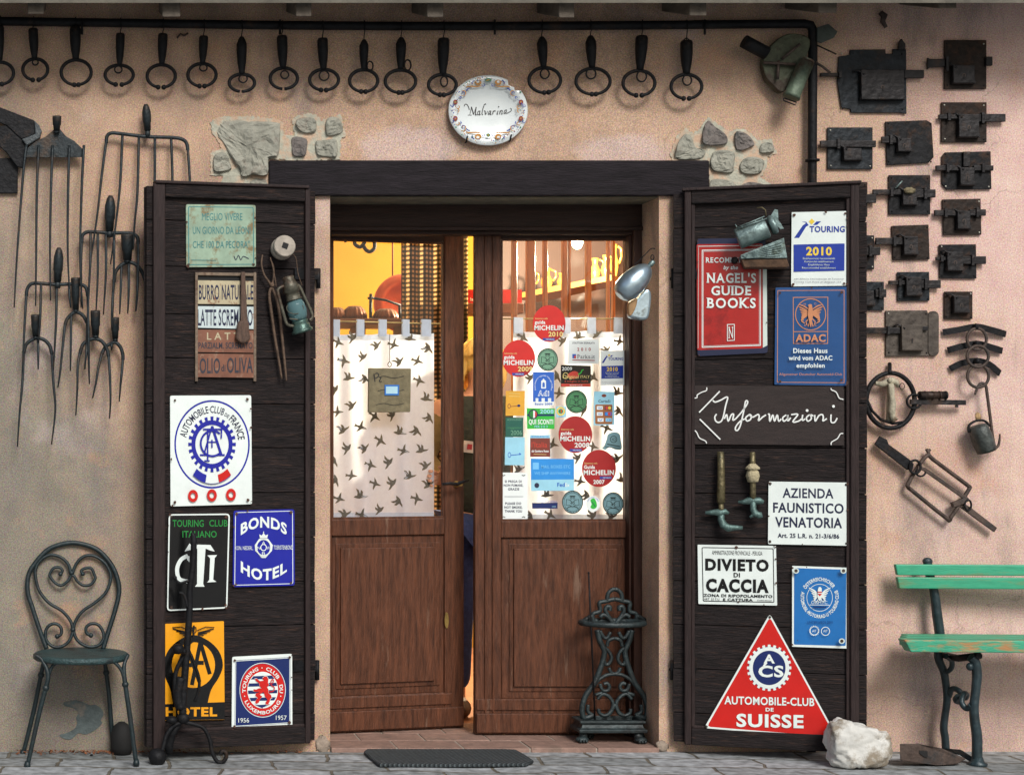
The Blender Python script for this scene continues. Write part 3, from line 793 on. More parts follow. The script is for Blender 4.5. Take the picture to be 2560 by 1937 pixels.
# ---- painted plate
m_glaze = M('white plate glaze', lin(214, 222, 222), 0.18, var=0.05, scale=8)
m_pblue, m_pgold, m_pgreen, m_pred = paint('plate blue', (44, 70, 150)), paint('plate ochre', (176, 120, 42)), paint('plate green', (30, 120, 80)), paint('plate red', (128, 36, 34))
m_ink = M('black ink', (0.012, 0.012, 0.014), 0.4, var=0.1)
PZ = lambda p: Zm(1100, 160, 4.33, p)
pc = P(*PZ([(520, 505)])[0], -0.02)
plate = thing('ceramic_plate', pc, 'oval white painted plate with a floral rim and a chipped edge above the door', 'plate')
class Art:
    """flat shapes laid one over another on a plane, in picture units mapped through f"""
    def __init__(s, pl, d, f=None, mb=None, step=0.00035):
        s.pl, s.d, s.f, s.mb, s.k, s.step = pl, d, f or (lambda p: p), mb or MB(), 0, step
        s.warp = None
    def q(s, pts):
        if s.warp: pts = [s.warp(p) for p in pts]
        return [s.pl.pt(u, v, s.d + s.k * s.step) for u, v in s.f(pts)]
    def fill(s, pts, mat, up=True):
        if up: s.k += 1
        s.mb.poly(s.q(pts), mat)
    def rect(s, u0, v0, u1, v1, mat): s.fill([(u0, v0), (u1, v0), (u1, v1), (u0, v1)], mat)
    def quads(s, a, b, mat, closed):
        s.k += 1
        A_, B_ = s.q(a), s.q(b); n = len(a)
        ia, ib = s.mb.add(A_), s.mb.add(B_)
        for i in range(n if closed else n - 1):
            j = (i + 1) % n
            s.mb.face([ia + i, ia + j, ib + j, ib + i], mat)
    def ring(s, cx, cy, rx, ry, w, mat, a0=0, a1=360, n=40, w2=None):
        s.quads(ell(cx, cy, rx, ry, n, a0, a1), ell(cx, cy, rx - w, ry - (w2 if w2 is not None else w * ry / rx), n, a0, a1), mat, abs(a1 - a0) >= 360)
    def disc(s, cx, cy, rx, ry, mat, n=32): s.fill(ell(cx, cy, rx, ry, n), mat)
    def stroke(s, path, w, mat, closed=False, n=0, taper=False):
        if n: path = cr(path, n, closed)
        m = len(path); a, b = [], []
        for i in range(m):
            p0 = path[i - 1] if (i > 0 or closed) else path[i]
            p1 = path[(i + 1) % m] if (i < m - 1 or closed) else path[i]
            dx, dy = p1[0] - p0[0], p1[1] - p0[1]
            l = math.hypot(dx, dy) or 1
            ww = w / 2 * ((0.35 + 0.65 * math.sin(math.pi * min(max(i / (m - 1), 0.04), 0.96))) if taper else 1)
            a.append((path[i][0] - dy / l * ww, path[i][1] + dx / l * ww)); b.append((path[i][0] + dy / l * ww, path[i][1] - dx / l * ww))
        s.quads(a, b, mat, closed)
    def frame(s, q, r, w, mat, inset=0):
        c = (sum(p[0] for p in q) / 4, sum(p[1] for p in q) / 4)
        def ins(e):
            o = []
            for i, p in enumerate(q):
                o.append((p[0] + (e if i in (0, 3) else -e), p[1] + (e if i in (0, 1) else -e)))
            return o
        s.quads(rquad(ins(inset), r), rquad(ins(inset + w), max(r - w, 0.5)), mat, True)
    def text(s, body, x0, y0, x1, y1, mat, bold=0.0, shear=0.0, serif=False, map_=None):
        """ink of the body fitted to the box (y0 top of capitals, y1 baseline)"""
        vs, fs = glyphs(body, bold, serif)
        if not vs: return
        ax = min(p[0] for p in vs); bx = max(p[0] for p in vs)
        cap = 0.729
        s.k += 1
        out = []
        for (x, y) in vs:
            px = x0 + (x - ax) / (bx - ax) * (x1 - x0)
            py = y1 - y / cap * (y1 - y0)
            px += shear * (y1 - py)
            out.append(map_(px, py) if map_ else (px, py))
        b = s.mb.add(s.q(out))
        for f in fs: s.mb.face([b + i for i in f], mat)
    def arc(s, body, cx, cy, rx, ry, a0, a1, h, mat, bold=0.0, inside=False):
        """text along an ellipse from angle a0 to a1 (degrees, counter-clockwise from the right); rx, ry at the baseline"""
        def mp(px, py):
            t = R(a0 + (a1 - a0) * px)
            k = py * h
            if inside: return (cx + (rx - k) * math.cos(t), cy - (ry - k) * math.sin(t))
            return (cx + (rx + k) * math.cos(t), cy - (ry + k) * math.sin(t))
        s.text(body, 0, 1, 1, 0, mat, bold, 0, False, lambda px, py: mp(px, py))
_GL = {}
SERIF = {'R': 'bl br tl', 'E': 'bl tl', 'M': 'bl br tl tr', 'N': 'bl tl tr', 'D': 'bl tl', 'A': 'bl br', 'L': 'bl tl', 'U': 'tl tr', 'I': 'bc tc', 'B': 'bl tl', 'K': 'bl br tl tr',
         'T': 'bc', 'P': 'bl tl', 'H': 'bl br tl tr', 'F': 'bl tl', 'Y': 'bc tl tr', 'V': 'tl tr', 'k': 'bl br', 'r': 'bl', 'i': 'bc', 'h': 'bl br'}
def one(body, bold):
    key = (body, bold)
    if key in _GL: return _GL[key]
    cu = bpy.data.curves.new('lettering', 'FONT')
    cu.body = body; cu.offset = bold * 0.9 + (0.006 if bold else 0); cu.resolution_u = 3; cu.space_character = 1.0 + bold * 3.2
    ob = bpy.data.objects.new('lettering', cu)
    me = bpy.data.meshes.new_from_object(ob)
    r = ([(v.co.x, v.co.y) for v in me.vertices], [list(p.vertices) for p in me.polygons])
    bpy.data.meshes.remove(me); bpy.data.objects.remove(ob); bpy.data.curves.remove(cu)
    _GL[key] = r
    return r
def glyphs(body, bold, serif):
    if not serif: return one(body, bold)
    vs, fs, x = [], [], 0.0
    for ch in body:
        if ch == ' ': x += 0.32; continue
        v, f = one(ch, bold)
        if not v: continue
        a = min(p[0] for p in v); b = max(p[0] for p in v)
        o = len(vs)
        vs += [(p[0] - a + x, p[1]) for p in v]
        fs += [[i + o for i in k] for k in f]
        w_ = b - a
        for sf in SERIF.get(ch, '').split():
            cxx = {'l': 0.06, 'r': w_ - 0.06, 'c': w_ / 2}[sf[1]] + x
            yy = 0 if sf[0] == 'b' else (0.729 - 0.05 if ch.isupper() else 0.55)
            o = len(vs)
            vs += [(cxx - 0.125, yy), (cxx + 0.125, yy), (cxx + 0.125, yy + 0.05), (cxx - 0.125, yy + 0.05)]
            fs.append([o, o + 1, o + 2, o + 3])
        x += w_ + 0.13
    return vs, fs

def plate_outline(f):
    o = []
    for i in range(72):
        a = i * 5
        r = f
        if 40 <= a <= 56 and f > 0.88: r = min(f, 0.90 + 0.03 * math.sin(a * 1.7))
        o.append((520 + 432 * r * math.cos(R(a)), 505 - 382 * r * math.sin(R(a))))
    return o
mb = MB()
lv = [(1.0, 0.012), (0.985, 0.020), (0.80, 0.012), (0.74, 0.006), (0.3, 0.005)]
n_ = 72
for f, d in lv:
    mb.v += [tuple(WALL.pt(u, v, d + 0.012)) for u, v in PZ(plate_outline(f))]
mb.v += [tuple(WALL.pt(u, v, 0.012)) for u, v in PZ(plate_outline(0.93))]
for i in range(len(lv) - 1):
    for k in range(n_):
        l = (k + 1) % n_
        mb.face([i * n_ + k, i * n_ + l, (i + 1) * n_ + l, (i + 1) * n_ + k], m_glaze, i > 0)
mb.face([(len(lv) - 1) * n_ + k for k in range(n_)], m_glaze)
for k in range(n_):
    l = (k + 1) % n_
    mb.face([len(lv) * n_ + k, len(lv) * n_ + l, l, k], M('raw clay', lin(176, 130, 100), 0.9))
mb.face([len(lv) * n_ + k for k in range(n_)][::-1], m_glaze)
ar = Art(WALL, 0.0185, PZ, mb, 0.0001)
name_ = [([(262, 462), (270, 442), (290, 440), (308, 466), (318, 500)], 8), ([(300, 556), (345, 556)], 5), ([(342, 468), (322, 555)], 6), ([(340, 466), (352, 505), (364, 550)], 11), ([(364, 550), (392, 468)], 5), ([(392, 468), (384, 548), (396, 550)], 10),
         ([(432, 512), (415, 515), (405, 545), (418, 552), (432, 520)], 7), ([(434, 510), (428, 550), (440, 550)], 8), ([(500, 438), (482, 440), (462, 500), (455, 545), (466, 548)], 8), ([(478, 512), (488, 512), (492, 550)], 9), ([(492, 550), (512, 525), (514, 510)], 5),
         ([(550, 510), (534, 514), (524, 540), (532, 548), (548, 520)], 7), ([(552, 508), (546, 546), (558, 546)], 8), ([(578, 508), (570, 548)], 9), ([(574, 525), (590, 508), (604, 512)], 7), ([(630, 508), (618, 542), (628, 544)], 9), ([(632, 460), (640, 468)], 12),
         ([(654, 505), (646, 545)], 9), ([(650, 520), (668, 504), (676, 512), (668, 542), (678, 540)], 7), ([(722, 498), (704, 504), (694, 530), (702, 538), (720, 510)], 7), ([(724, 498), (716, 535), (735, 530), (770, 510), (772, 486), (758, 482)], 6)]
for p, w_ in name_: ar.stroke(p, w_, m_ink, n=5)
ar2 = Art(WALL, 0.029, PZ, mb, 0.0001)
def sc(cx, cy, r, m, fl=1, w_=9, rot=0):
    pts = [(cx + fl * (r * (1 - t / 9)) * math.cos(t * .75 + rot), cy + (r * (1 - t / 9)) * math.sin(t * .75 + rot)) for t in range(8)]
    ar2.stroke(pts, w_, m, n=3, taper=True)
for fl in (-1, 1):
    X_ = lambda dx: 522 + fl * dx
    for cy, s_ in ((195, 1), (795, -1)):
        ar2.disc(X_(108), cy + 8 * s_, 36, 30, m_pgold, 14); ar2.disc(X_(112), cy, 18, 14, m_glaze, 10)
        ar2.stroke([(X_(70), cy + 40 * s_), (X_(120), cy + 52 * s_), (X_(215), cy + 50 * s_), (X_(240), cy + 60 * s_)], 14, m_pgold, n=4, taper=True)
        sc(X_(50), cy + 30 * s_, 22, m_pblue, fl); ar2.stroke([(X_(150), cy - 20 * s_), (X_(175), cy + 5 * s_), (X_(170), cy + 25 * s_)], 10, m_pblue, n=3)
        ar2.stroke([(X_(200), cy + 70 * s_), (X_(225), cy + 80 * s_), (X_(240), cy + 96 * s_)], 12, m_pblue, n=3)
    for cy, s_ in ((310, 1), (690, -1)):
        sc(X_(270), cy, 40, m_pgold, fl, 11, 1); sc(X_(275), cy + 8 * s_, 26, m_pblue, fl, 8, 2); ar2.stroke([(X_(300), cy + 70 * s_), (X_(290), cy + 45 * s_), (X_(320), cy + 55 * s_)], 9, m_pblue, n=3)
        ar2.disc(X_(350), cy - 3, 9, 9, m_pgreen, 8)
    for cy in (415, 592):
        ar2.disc(X_(355), cy, 25, 27, m_pred, 14); ar2.disc(X_(355), cy, 10, 11, m_pgold, 10)
        sc(X_(385), cy + 28, 22, m_pblue, fl, 8); sc(X_(325), cy + 50, 26, m_pgold, fl, 9)
    ar2.stroke([(X_(330), 480), (X_(315), 505), (X_(330), 530)], 9, m_pgold, n=3); ar2.disc(X_(390), 505, 8, 8, m_pblue, 8)
for cy in (175, 772): ar2.disc(522, cy, 38 if cy < 300 else 24, 20, m_pgreen, 14); ar2.disc(522, cy, 12, 8, m_pgold, 8)
qd = random.Random(4)
for k in range(150):
    an = qd.uniform(0, 6.283); f_ = qd.uniform(.80, .955)
    if 35 < math.degrees(an) < 60 and f_ > .86: continue
    ar2.disc(520 + 432 * f_ * math.cos(an), 505 - 382 * f_ * math.sin(an), qd.uniform(3.5, 8), qd.uniform(3.5, 8), qd.choice((m_pblue, m_pgold, m_pgold, m_pgreen, m_pblue, m_pred)), 7)
mb.build('dish', plate)
for (u, v) in ((290, 830), (765, 815)):
    mb = MB(); mb.tube([WALL.pt(*PZ([(u - 15, v + 25)])[0], 0.004), WALL.pt(*PZ([(u - 8, v + 18)])[0], 0.03), WALL.pt(*PZ([(u, v - 8)])[0], 0.036), WALL.pt(*PZ([(u + 8, v - 50)])[0], 0.036)], 0.003, m_iron, seg=6); mb.build('plate_hook', plate)

# ---- hay forks: socket, cross bar, tines
def fork(label, c, r, sock, bar, tines, y=-0.045, arch=None, plate_=None, leafy=False, r0=0.0058):
    tl = lambda p: T(c, r, p)
    s0, s1, sw = sock
    o = thing('hay_fork', P(*tl([s0])[0], y), label, 'fork', 'old forks hanging on the left of the wall')
    a, b = P(*tl([s0])[0], y - 0.018), P(*tl([s1])[0], y)
    L = (b - a).length; hw = sw / 3.456 / S / 2
    pr = [(0, hw * .35), (L * .1, hw * .7), (L * .3, hw), (L * .65, hw), (L * .7, hw * .86), (L, hw * .75)] if leafy else [(0, hw * .95), (L * .05, hw), (L * .6, hw * .92), (L * .65, hw * .8), (L, hw * .7)]
    mb = MB(); mb.lathe(a, b - a, pr, m_fork, seg=12, sx=1.0)
    mb.tube([b, P(*tl([(s1[0], s1[1] + (56 if leafy else 24))])[0], y)], hw * .62, m_fork)
    mb.build('socket', o)
    mb = MB()
    if plate_:
        mb.prism([WALL.pt(u, v, 0.05) for u, v in tl(plate_)], Vector((0, 0.006, 0)), m_fork)
        mb.build('fan_plate', o)
    else:
        mb.tube(W(tl(cr(bar, 5)), y), 0.0074, m_fork, seg=8); mb.build('cross_bar', o)
    for t_ in tines:
        mb = MB()
        pp = cr(t_, 5) if len(t_) > 2 else [t_[0], tuple((t_[0][k] + t_[1][k]) / 2 for k in (0, 1)), t_[1]]
        n = len(pp)
        pts = [P(*tl([p])[0], y - 0.03 * math.sin(math.pi * i / (n - 1)) * 0.6 - 0.012 * (i / (n - 1))) for i, p in enumerate(pp)]
        mb.tube(pts, [r0 * (1 - 0.55 * (i / (n - 1)) ** 2) for i in range(n)], m_fork, seg=7)
        mb.build('tine', o)
    return o
up = lambda pts: [(x, y_ - 1659) for x, y_ in pts]         # readings of the tile above
fork('wide five-tined fork with a riveted triangular iron plate below its socket', 0, 1, ((492, -655), (490, -530), 78), None,
     [[(228, -400), (200, -150), (150, 500), (122, 1000)], [(335, -400), (318, 0), (312, 600), (308, 985)], [(455, -400), (440, 0), (432, 500), (436, 940)], [(600, -400), (588, 0), (585, 500), (600, 860)], [(725, -400), (705, 0), (692, 600), (715, 1010)]],
     y=-0.06, plate_=[(468, -540), (520, -540), (570, -480), (640, -440), (715, -370), (728, -300), (222, -300), (232, -370), (300, -430), (400, -480)])
fork('largest hay fork with six long tines below an arched cross bar', 0, 1, ((1260, -758), (1275, -530), 76), [(918, -420), (925, -480), (965, -508), (1060, -500), (1270, -476), (1500, -468), (1585, -448), (1615, -410), (1622, -360)],
     [[(918, -440), (880, -150), (840, 200), (780, 610)], [(1058, -495), (1040, -100), (1010, 200), (955, 625)], [(1200, -480), (1188, 0), (1165, 250), (1150, 500)], [(1338, -475), (1335, 0), (1310, 400), (1290, 650)], [(1478, -470), (1490, -100), (1480, 300), (1470, 640)], [(1622, -380), (1640, -100), (1650, 300), (1640, 650)]], y=-0.04, leafy=True)
fork('middle-sized six-tined fork with a leaf-shaped socket left of the shutter', 0, 1, ((955, 30), (945, 335), 92), [(706, 440), (712, 380), (745, 350), (800, 345), (950, 355), (1100, 355), (1160, 368), (1190, 400), (1192, 450)],
     [[(706, 430), (700, 600), (702, 800), (700, 1000)], [(782, 350), (782, 560), (765, 900), (735, 1530)], [(845, 355), (845, 700), (830, 1025)], [(915, 358), (915, 700), (893, 1060)], [(985, 358), (985, 600), (975, 1085)], [(1192, 430), (1195, 600), (1185, 850), (1172, 1030)]], leafy=True)
fork('five-tined fork with a slim leaf-shaped socket and square arched shoulders', 0, 1, ((510, 480), (497, 775), 84), [(228, 900), (235, 840), (270, 795), (350, 790), (490, 800), (620, 795), (700, 800), (745, 830), (758, 900)],
     [[(228, 880), (215, 1100), (205, 1300), (192, 1560)], [(355, 790), (350, 1000), (345, 1150), (333, 1300)], [(490, 800), (485, 1100), (475, 1300), (462, 1530)], [(598, 795), (600, 900), (612, 1000)], [(758, 880), (762, 1100), (768, 1400), (772, 1650)]], leafy=True, y=-0.055)
def fork3(label, sx0, sx1, st, sb, ar_, lt, rt, mid, y=-0.05, extra=(), dot=True):
    cx_ = (sx0 + sx1) / 2
    f = fork(label, 0, 1, ((cx_, st), (cx_ + 3, sb - 25), sx1 - sx0), ar_, [lt, rt] + ([mid] if mid else []) + list(extra), y=y)
    return f
fork3('small three-tined fork lowest on the far left, with the longest outer tines', 266, 340, 1060, 1270, [(205, 1390), (225, 1320), (270, 1280), (325, 1262), (385, 1280), (430, 1330), (448, 1400)],
      [(205, 1380), (192, 1659), (170, 1900), (150, 2200)], [(447, 1390), (462, 1659), (478, 1880), (445, 2180)], [(328, 1270), (330, 1400), (330, 1530)])
fork3('small three-tined fork with a dark square socket behind the slim five-tined fork', 612, 690, 740, 1040, [(562, 1150), (585, 1090), (650, 1038), (715, 1065), (752, 1130)],
      [(562, 1140), (545, 1300), (520, 1550), (500, 1690)], [(752, 1120), (762, 1300), (768, 1500), (772, 1660)], [(615, 1060), (612, 1300), (608, 1545)], y=-0.04)
fork3('three-tined fork with a flared square socket in the middle of the lowest row', 780, 866, 1025, 1260, [(690, 1400), (715, 1320), (760, 1285), (815, 1268), (880, 1290), (925, 1360), (938, 1420)],
      [(690, 1390), (672, 1500), (668, 1700), (655, 1930)], [(938, 1410), (950, 1600), (955, 1800), (946, 1955)], [(755, 1290), (745, 1400), (730, 1530)], y=-0.055)
fork3('narrow fork with splayed bent tines, rightmost of the lowest row', 955, 1030, 1085, 1290, [(880, 1400), (910, 1340), (960, 1308), (1000, 1300), (1040, 1340), (1060, 1400), (1062, 1450)],
      [(880, 1390), (850, 1520), (830, 1640), (800, 1780)], [(1062, 1440), (1052, 1560), (1042, 1659), (1030, 1810)], [(965, 1300), (964, 1330), (965, 1365)], y=-0.045)
fork3('five-tined fork with a short thick socket, its right tine passing behind the shutter', 1045, 1150, 365, 612, [(985, 780), (1000, 690), (1050, 630), (1120, 608), (1190, 640), (1235, 710), (1260, 790)],
      [(985, 770), (972, 950), (966, 1085), (972, 1180)], [(1260, 780), (1285, 880), (1305, 980), (1325, 1100)], [(1050, 630), (1043, 850), (1034, 1055)], y=-0.052, extra=([(1112, 610), (1112, 850), (1104, 1050)], [(1190, 640), (1188, 850), (1174, 1030)]))

# ---- big hoe head cut by the left edge and a plain plate below it
HZ = lambda p: Zm(0, 250, 3.527, p)
hoe = thing('hoe_head', P(20, 340, -0.03), 'broad black hoe head with a folded socket at the left edge of the wall', 'hoe')
mb = MB(); mb.prism([WALL.pt(u, v, 0.05) for u, v in HZ([(-260, -20), (0, 65), (300, 180), (310, 300), (190, 345), (60, 225), (-200, 120)])], Vector((0, 0.01, 0)), m_iron); mb.build('blade', hoe, bevel=0.002)
mb = MB(); mb.prism([WALL.pt(u, v, 0.06) for u, v in HZ([(300, 180), (345, 220), (368, 275), (352, 335), (235, 405), (190, 345), (310, 300)])], Vector((0, 0.035, 0)), M('worn blue iron', (0.05, 0.06, 0.065), 0.5, metal=0.4, var=0.4, bump=0.3)); mb.build('collar', hoe, bevel=0.004)
mb = MB(); mb.prism([WALL.pt(u, v, 0.045) for u, v in HZ([(-150, 240), (60, 225), (190, 345), (232, 408), (205, 600), (150, 590), (60, 470), (0, 415), (-120, 380)])], Vector((0, 0.012, 0)), m_iron); mb.build('socket_fold', hoe, bevel=0.003)
pl = MB(); pl.prism([WALL.pt(u, v, 0.02) for u, v in HZ([(-200, 515), (90, 512), (158, 575), (155, 822), (-200, 820)])], Vector((0, 0.016, 0)), m_iron)
tag(pl.build('iron_plate', bevel=0.002), 'plain black iron plate on the wall under the hoe head', 'plate')

# ---- old door locks
def lockset(label, c, r, plate_, bolts, case, case_m=None, pm=None, extra=None, key=True):
    tl = lambda p: T(c, r, p)
    q = random.Random(hash(label) % 1000 if False else int(plate_[0][0]))
    o = thing('door_lock', P(*tl([plate_[0]])[0], -0.01), label, 'lock', 'old iron door locks mounted on the wall')
    mb = MB(); mb.prism([WALL.pt(u, v, 0.012) for u, v in tl(plate_)], Vector((0, 0.008, 0)), pm or q.choice((m_lock, m_lockblue, m_lockbr, m_lockblue))); 
    ux = [p[0] for p in plate_]; vy = [p[1] for p in plate_]
    bp_ = mb.build('back_plate', o, bevel=0.0015)
    for (fx, fy) in ((.06, .07), (.94, .93), (.07, .92), (.93, .08)):
        m2 = MB(); m2.lathe(WALL.pt(*tl([(min(ux) + fx * (max(ux) - min(ux)), min(vy) + fy * (max(vy) - min(vy)))])[0], 0.012), (0, -1, 0), [(0, 0.0036), (0.002, 0.003), (0.003, 0.001)], m_nail if q.random() < .4 else m_iron, seg=8); m2.build('nail', bp_)
    for b in bolts:
        mb = MB(); mb.prism([WALL.pt(u, v, 0.026) for u, v in tl(b if len(b) > 2 else [(b[0][0], b[0][1]), (b[1][0], b[0][1]), (b[1][0], b[1][1]), (b[0][0], b[1][1])])], Vector((0, 0.013, 0)), m_lock2); mb.build('bolt', o, bevel=0.002)
    if case:
        (x0, y0), (x1, y1) = case
        mb = MB(); mb.prism([WALL.pt(u, v, 0.038) for u, v in tl([(x0, y0), (x1, y0 + 4), (x1, y1), (x0 + 4, y1)])], Vector((0, 0.026, 0)), case_m or m_lock2)
        mb.prism([WALL.pt(u, v, 0.030) for u, v in tl([(x0 - 8, y1 - 30), (x1 + 8, y1 - 30), (x1 + 8, y1 + 6), (x0 - 8, y1 + 6)])], Vector((0, 0.018, 0)), case_m or m_lock2)
        cs = mb.build('lock_case', o, bevel=0.003)
        if key:
            kx, ky = x0 + (x1 - x0) * .5, y0 + (y1 - y0) * .62
            a2 = Art(WALL, 0.0385, tl); a2.disc(kx, ky - 8, 15, 17, m_rust, 14); a2.disc(kx, ky - 8, 9, 10, m_black, 12); a2.rect(kx - 5, ky - 5, kx + 5, ky + 22, m_black); a2.mb.build('keyhole', cs)
        for b in bolts:
            bx0, bx1 = min(p[0] for p in b), max(p[0] for p in b); by0, by1 = min(p[1] for p in b), max(p[1] for p in b)
            if bx1 - bx0 < by1 - by0: continue
            kx = min(max((bx0 + bx1) / 2, min(ux) + 28), max(ux) - 28)
            if x0 - 20 < kx < x1 + 20: kx = x0 - 42 if bx0 < x0 else x1 + 42
            if not min(ux) + 12 < kx < max(ux) - 12: continue
            mb = MB(); mb.prism([WALL.pt(u, v, 0.033) for u, v in tl(rc(kx - 13, by0 - 14, kx + 13, by1 + 14))], Vector((0, 0.02, 0)), m_lock2); mb.build('bolt_keeper', o, bevel=0.002)
        mb = MB(); y_ = y0 + (y1 - y0) * .2
        mb.tube([WALL.pt(*tl([(x0 - 70, y_ - 30)])[0], 0.02), WALL.pt(*tl([(x0 - 30, y_ - 45)])[0], 0.024), WALL.pt(*tl([(x0 + 30, y_ - 8)])[0], 0.04)], 0.004, m_lock2, seg=6); mb.build('spring', o)
    if extra: extra(o, tl)
    return o
rc = lambda x0, y0, x1, y1: [(x0, y0), (x1, y0), (x1, y1), (x0, y1)]
lockset('largest black lock plate with notched corners and a pointed latch on top', 3, 0, [(612, 490), (710, 475), (710, 432), (1015, 428), (1018, 465), (1080, 465), (1080, 425), (1195, 425), (1198, 985), (1140, 975), (720, 975), (715, 945), (635, 930), (600, 700)],
        [((455, 630), (610, 660)), ((1180, 605), (1350, 675)), [(1130, 430), (1130, 375), (1155, 335), (1190, 380), (1190, 430)]], ((805, 600), (1180, 860)))
lockset('tall black lock at the top right with a flared bolt end on its left', 3, 0, rc(1525, 348, 1888, 770), [[(1382, 500), (1400, 510), (1530, 512), (1530, 575), (1400, 585), (1380, 602)], ((1885, 490), (1942, 568))], ((1600, 560), (1790, 720)))
lockset('square black lock with one long bolt sticking out right, below the tall lock', 3, 0, rc(1500, 885, 1890, 1230), [((1800, 985), (2055, 1052)), ((1480, 990), (1660, 1028))], ((1650, 985), (1828, 1185)))
lockset('lock with a long crossing bolt and blue-black case beside the down pipe', 3, 0, rc(515, 1102, 905, 1462), [((455, 1215), (935, 1272))], ((655, 1278), (812, 1385)), key=False)
lockset('lock with rounded right corners and a pale scraped patch', 3, 0, [(1015, 1052), (1370, 1040), (1415, 1065), (1432, 1360), (1390, 1405), (1030, 1428)], [((985, 1180), (1150, 1235))], ((1122, 1192), (1240, 1310)), extra=lambda o, tl: None)
lockset('wide lock with chamfered left corners and a vertical bar above its case', 3, 0, [(1530, 1318), (1925, 1308), (1932, 1635), (1545, 1638), (1505, 1590), (1505, 1350)], [((1455, 1430), (1660, 1475)), ((1780, 1430), (1950, 1475)), ((1690, 1310), (1750, 1440))], ((1662, 1445), (1788, 1600)))
def straw(o, tl):
    mb = MB(); mb.ball(WALL.pt(*tl([(1225, -12)])[0], 0.045), (0.024, 0.012, 0.012), M('dry leaf bundle', lin(120, 110, 84), 0.9, var=0.4, scale=60, bump=0.6), noise=0.2)
    mb.build('leaf_bundle', o)
    mb = MB(); mb.tube([WALL.pt(*tl([(1100, -30)])[0], 0.04), WALL.pt(*tl([(1160, -95)])[0], 0.044)], 0.003, m_zinc, seg=6); mb.build('peg', o)
lockset('lock with a pale dry bundle stuck on its case', 3, 1, rc(1045, -145, 1403, 195), [((910, -22), (1170, 25)), ((1280, -22), (1450, 48))], ((1165, -20), (1290, 112)), extra=straw)
lockset('lock half hidden by the top corner of the right shutter', 3, 1, rc(540, -85, 860, 215), [((760, 20), (938, 95))], ((620, 0), (740, 140)))
lockset('lock with short bolts on both sides, directly under the wide chamfered lock', 3, 1, [(1508, 65), (1838, 58), (1845, 370), (1518, 372)], [((1443, 155), (1640, 205)), ((1745, 150), (1885, 205))], ((1638, 160), (1752, 318)))
lockset('lock with a long bolt pointing left towards the shutter, middle column', 3, 1, [(1070, 293), (1388, 282), (1398, 582), (1082, 590)], [((935, 395), (1180, 455))], ((1175, 380), (1300, 540)))
lockset('lock with a heavy bolt pointing right and a small round knob on its left', 3, 1, [(1480, 455), (1798, 452), (1803, 748), (1485, 745)], [((1680, 555), (1886, 622)), ((1455, 562), (1550, 590))], ((1550, 515), (1690, 680)))
lockset('lock half hidden by the shutter edge, its stub bolt reaching right, above another half-hidden lock', 3, 1, rc(640, 375, 918, 668), [((850, 475), (972, 545))], ((700, 470), (850, 620)))
lockset('greyish lock with bolts out to both sides in the middle column', 3, 1, [(1118, 692), (1393, 690), (1397, 940), (1122, 942)], [((1048, 765), (1200, 800)), ((1325, 762), (1495, 830))], ((1195, 732), (1330, 895)))
lockset('smallest lock, square with a raised case and no bolt showing', 3, 1, rc(1525, 860, 1768, 1098), [], ((1608, 895), (1740, 1042)))
lockset('lock half hidden by the shutter edge, lowest one, next to the large brown lock', 3, 1, rc(700, 775, 1003, 1022), [((930, 840), (1025, 908))], ((760, 850), (920, 980)))
def bigbar(o, tl):
    mb = MB(); mb.prism([WALL.pt(u, v, 0.016) for u, v in tl(rrect(1385, 1028, 1478, 1418, 44))], Vector((0, 0.012, 0)), m_lockb); mb.build('rounded_bar', o, bevel=0.002)
lockset('large brown rusted lock with a rounded bar and a long left bolt', 3, 1, [(1018, 1025), (1375, 1022), (1388, 1060), (1392, 1415), (1020, 1418)], [((848, 1170), (1160, 1222)), ((1330, 1160), (1385, 1195))], ((1155, 1145), (1338, 1368)), case_m=m_lockb, pm=m_lockb, extra=bigbar)

# ---- three bent straps with rings, a hook and a cow bell
def strap(label, pts, ctr, rx, ry, y0, w_=54):
    tl = lambda p: T(3, 1, p)
    o = thing('hitching_ring', P(*tl([ctr])[0], -0.03), label, 'ring', 'iron straps with rings one under another')
    mb = MB(); pp = cr(pts, 6)
    pw = [P(*tl([p])[0], -0.012 - 0.02 * math.sin(math.pi * i / (len(pp) - 1))) for i, p in enumerate(pp)]
    for i in range(len(pw) - 1): mb.bar(pw[i], pw[i + 1] + (pw[i + 1] - pw[i]) * 0.06, 0.005, w_ / 3.456 / S, m_lockb if False else m_iron, up=(0, 0, 1))
    mb.build('strap', o)
    mid = pts[len(pts) // 2]
    mb = MB(); mb.ball(P(*tl([mid])[0], -0.045), (0.011, 0.016, 0.014), m_iron, 10, 7); mb.build('staple', o)
    mb = MB(); mb.tube([P(u, v, y0) for u, v in tl(ell(ctr[0], ctr[1], rx, ry, 28))], 0.0062, m_rust, seg=8, closed=True); mb.build('ring', o)
strap('upper iron strap with drooping pointed ends holding a ring', [(1510, 1212), (1650, 1190), (1795, 1165), (1920, 1190), (2052, 1228)], (1803, 1270), 84, 92, -0.05)
strap('middle iron strap with rounded ends holding a ring', [(1552, 1368), (1650, 1340), (1800, 1312), (1920, 1340), (2022, 1372)], (1812, 1420), 92, 92, -0.055)
strap('lower bowed iron strap holding a ring with a hook in it', [(1572, 1528), (1680, 1478), (1805, 1460), (1910, 1490), (2003, 1565)], (1815, 1590), 92, 98, -0.05)
tl32 = lambda p: T(3, 2, p)
mb = MB()
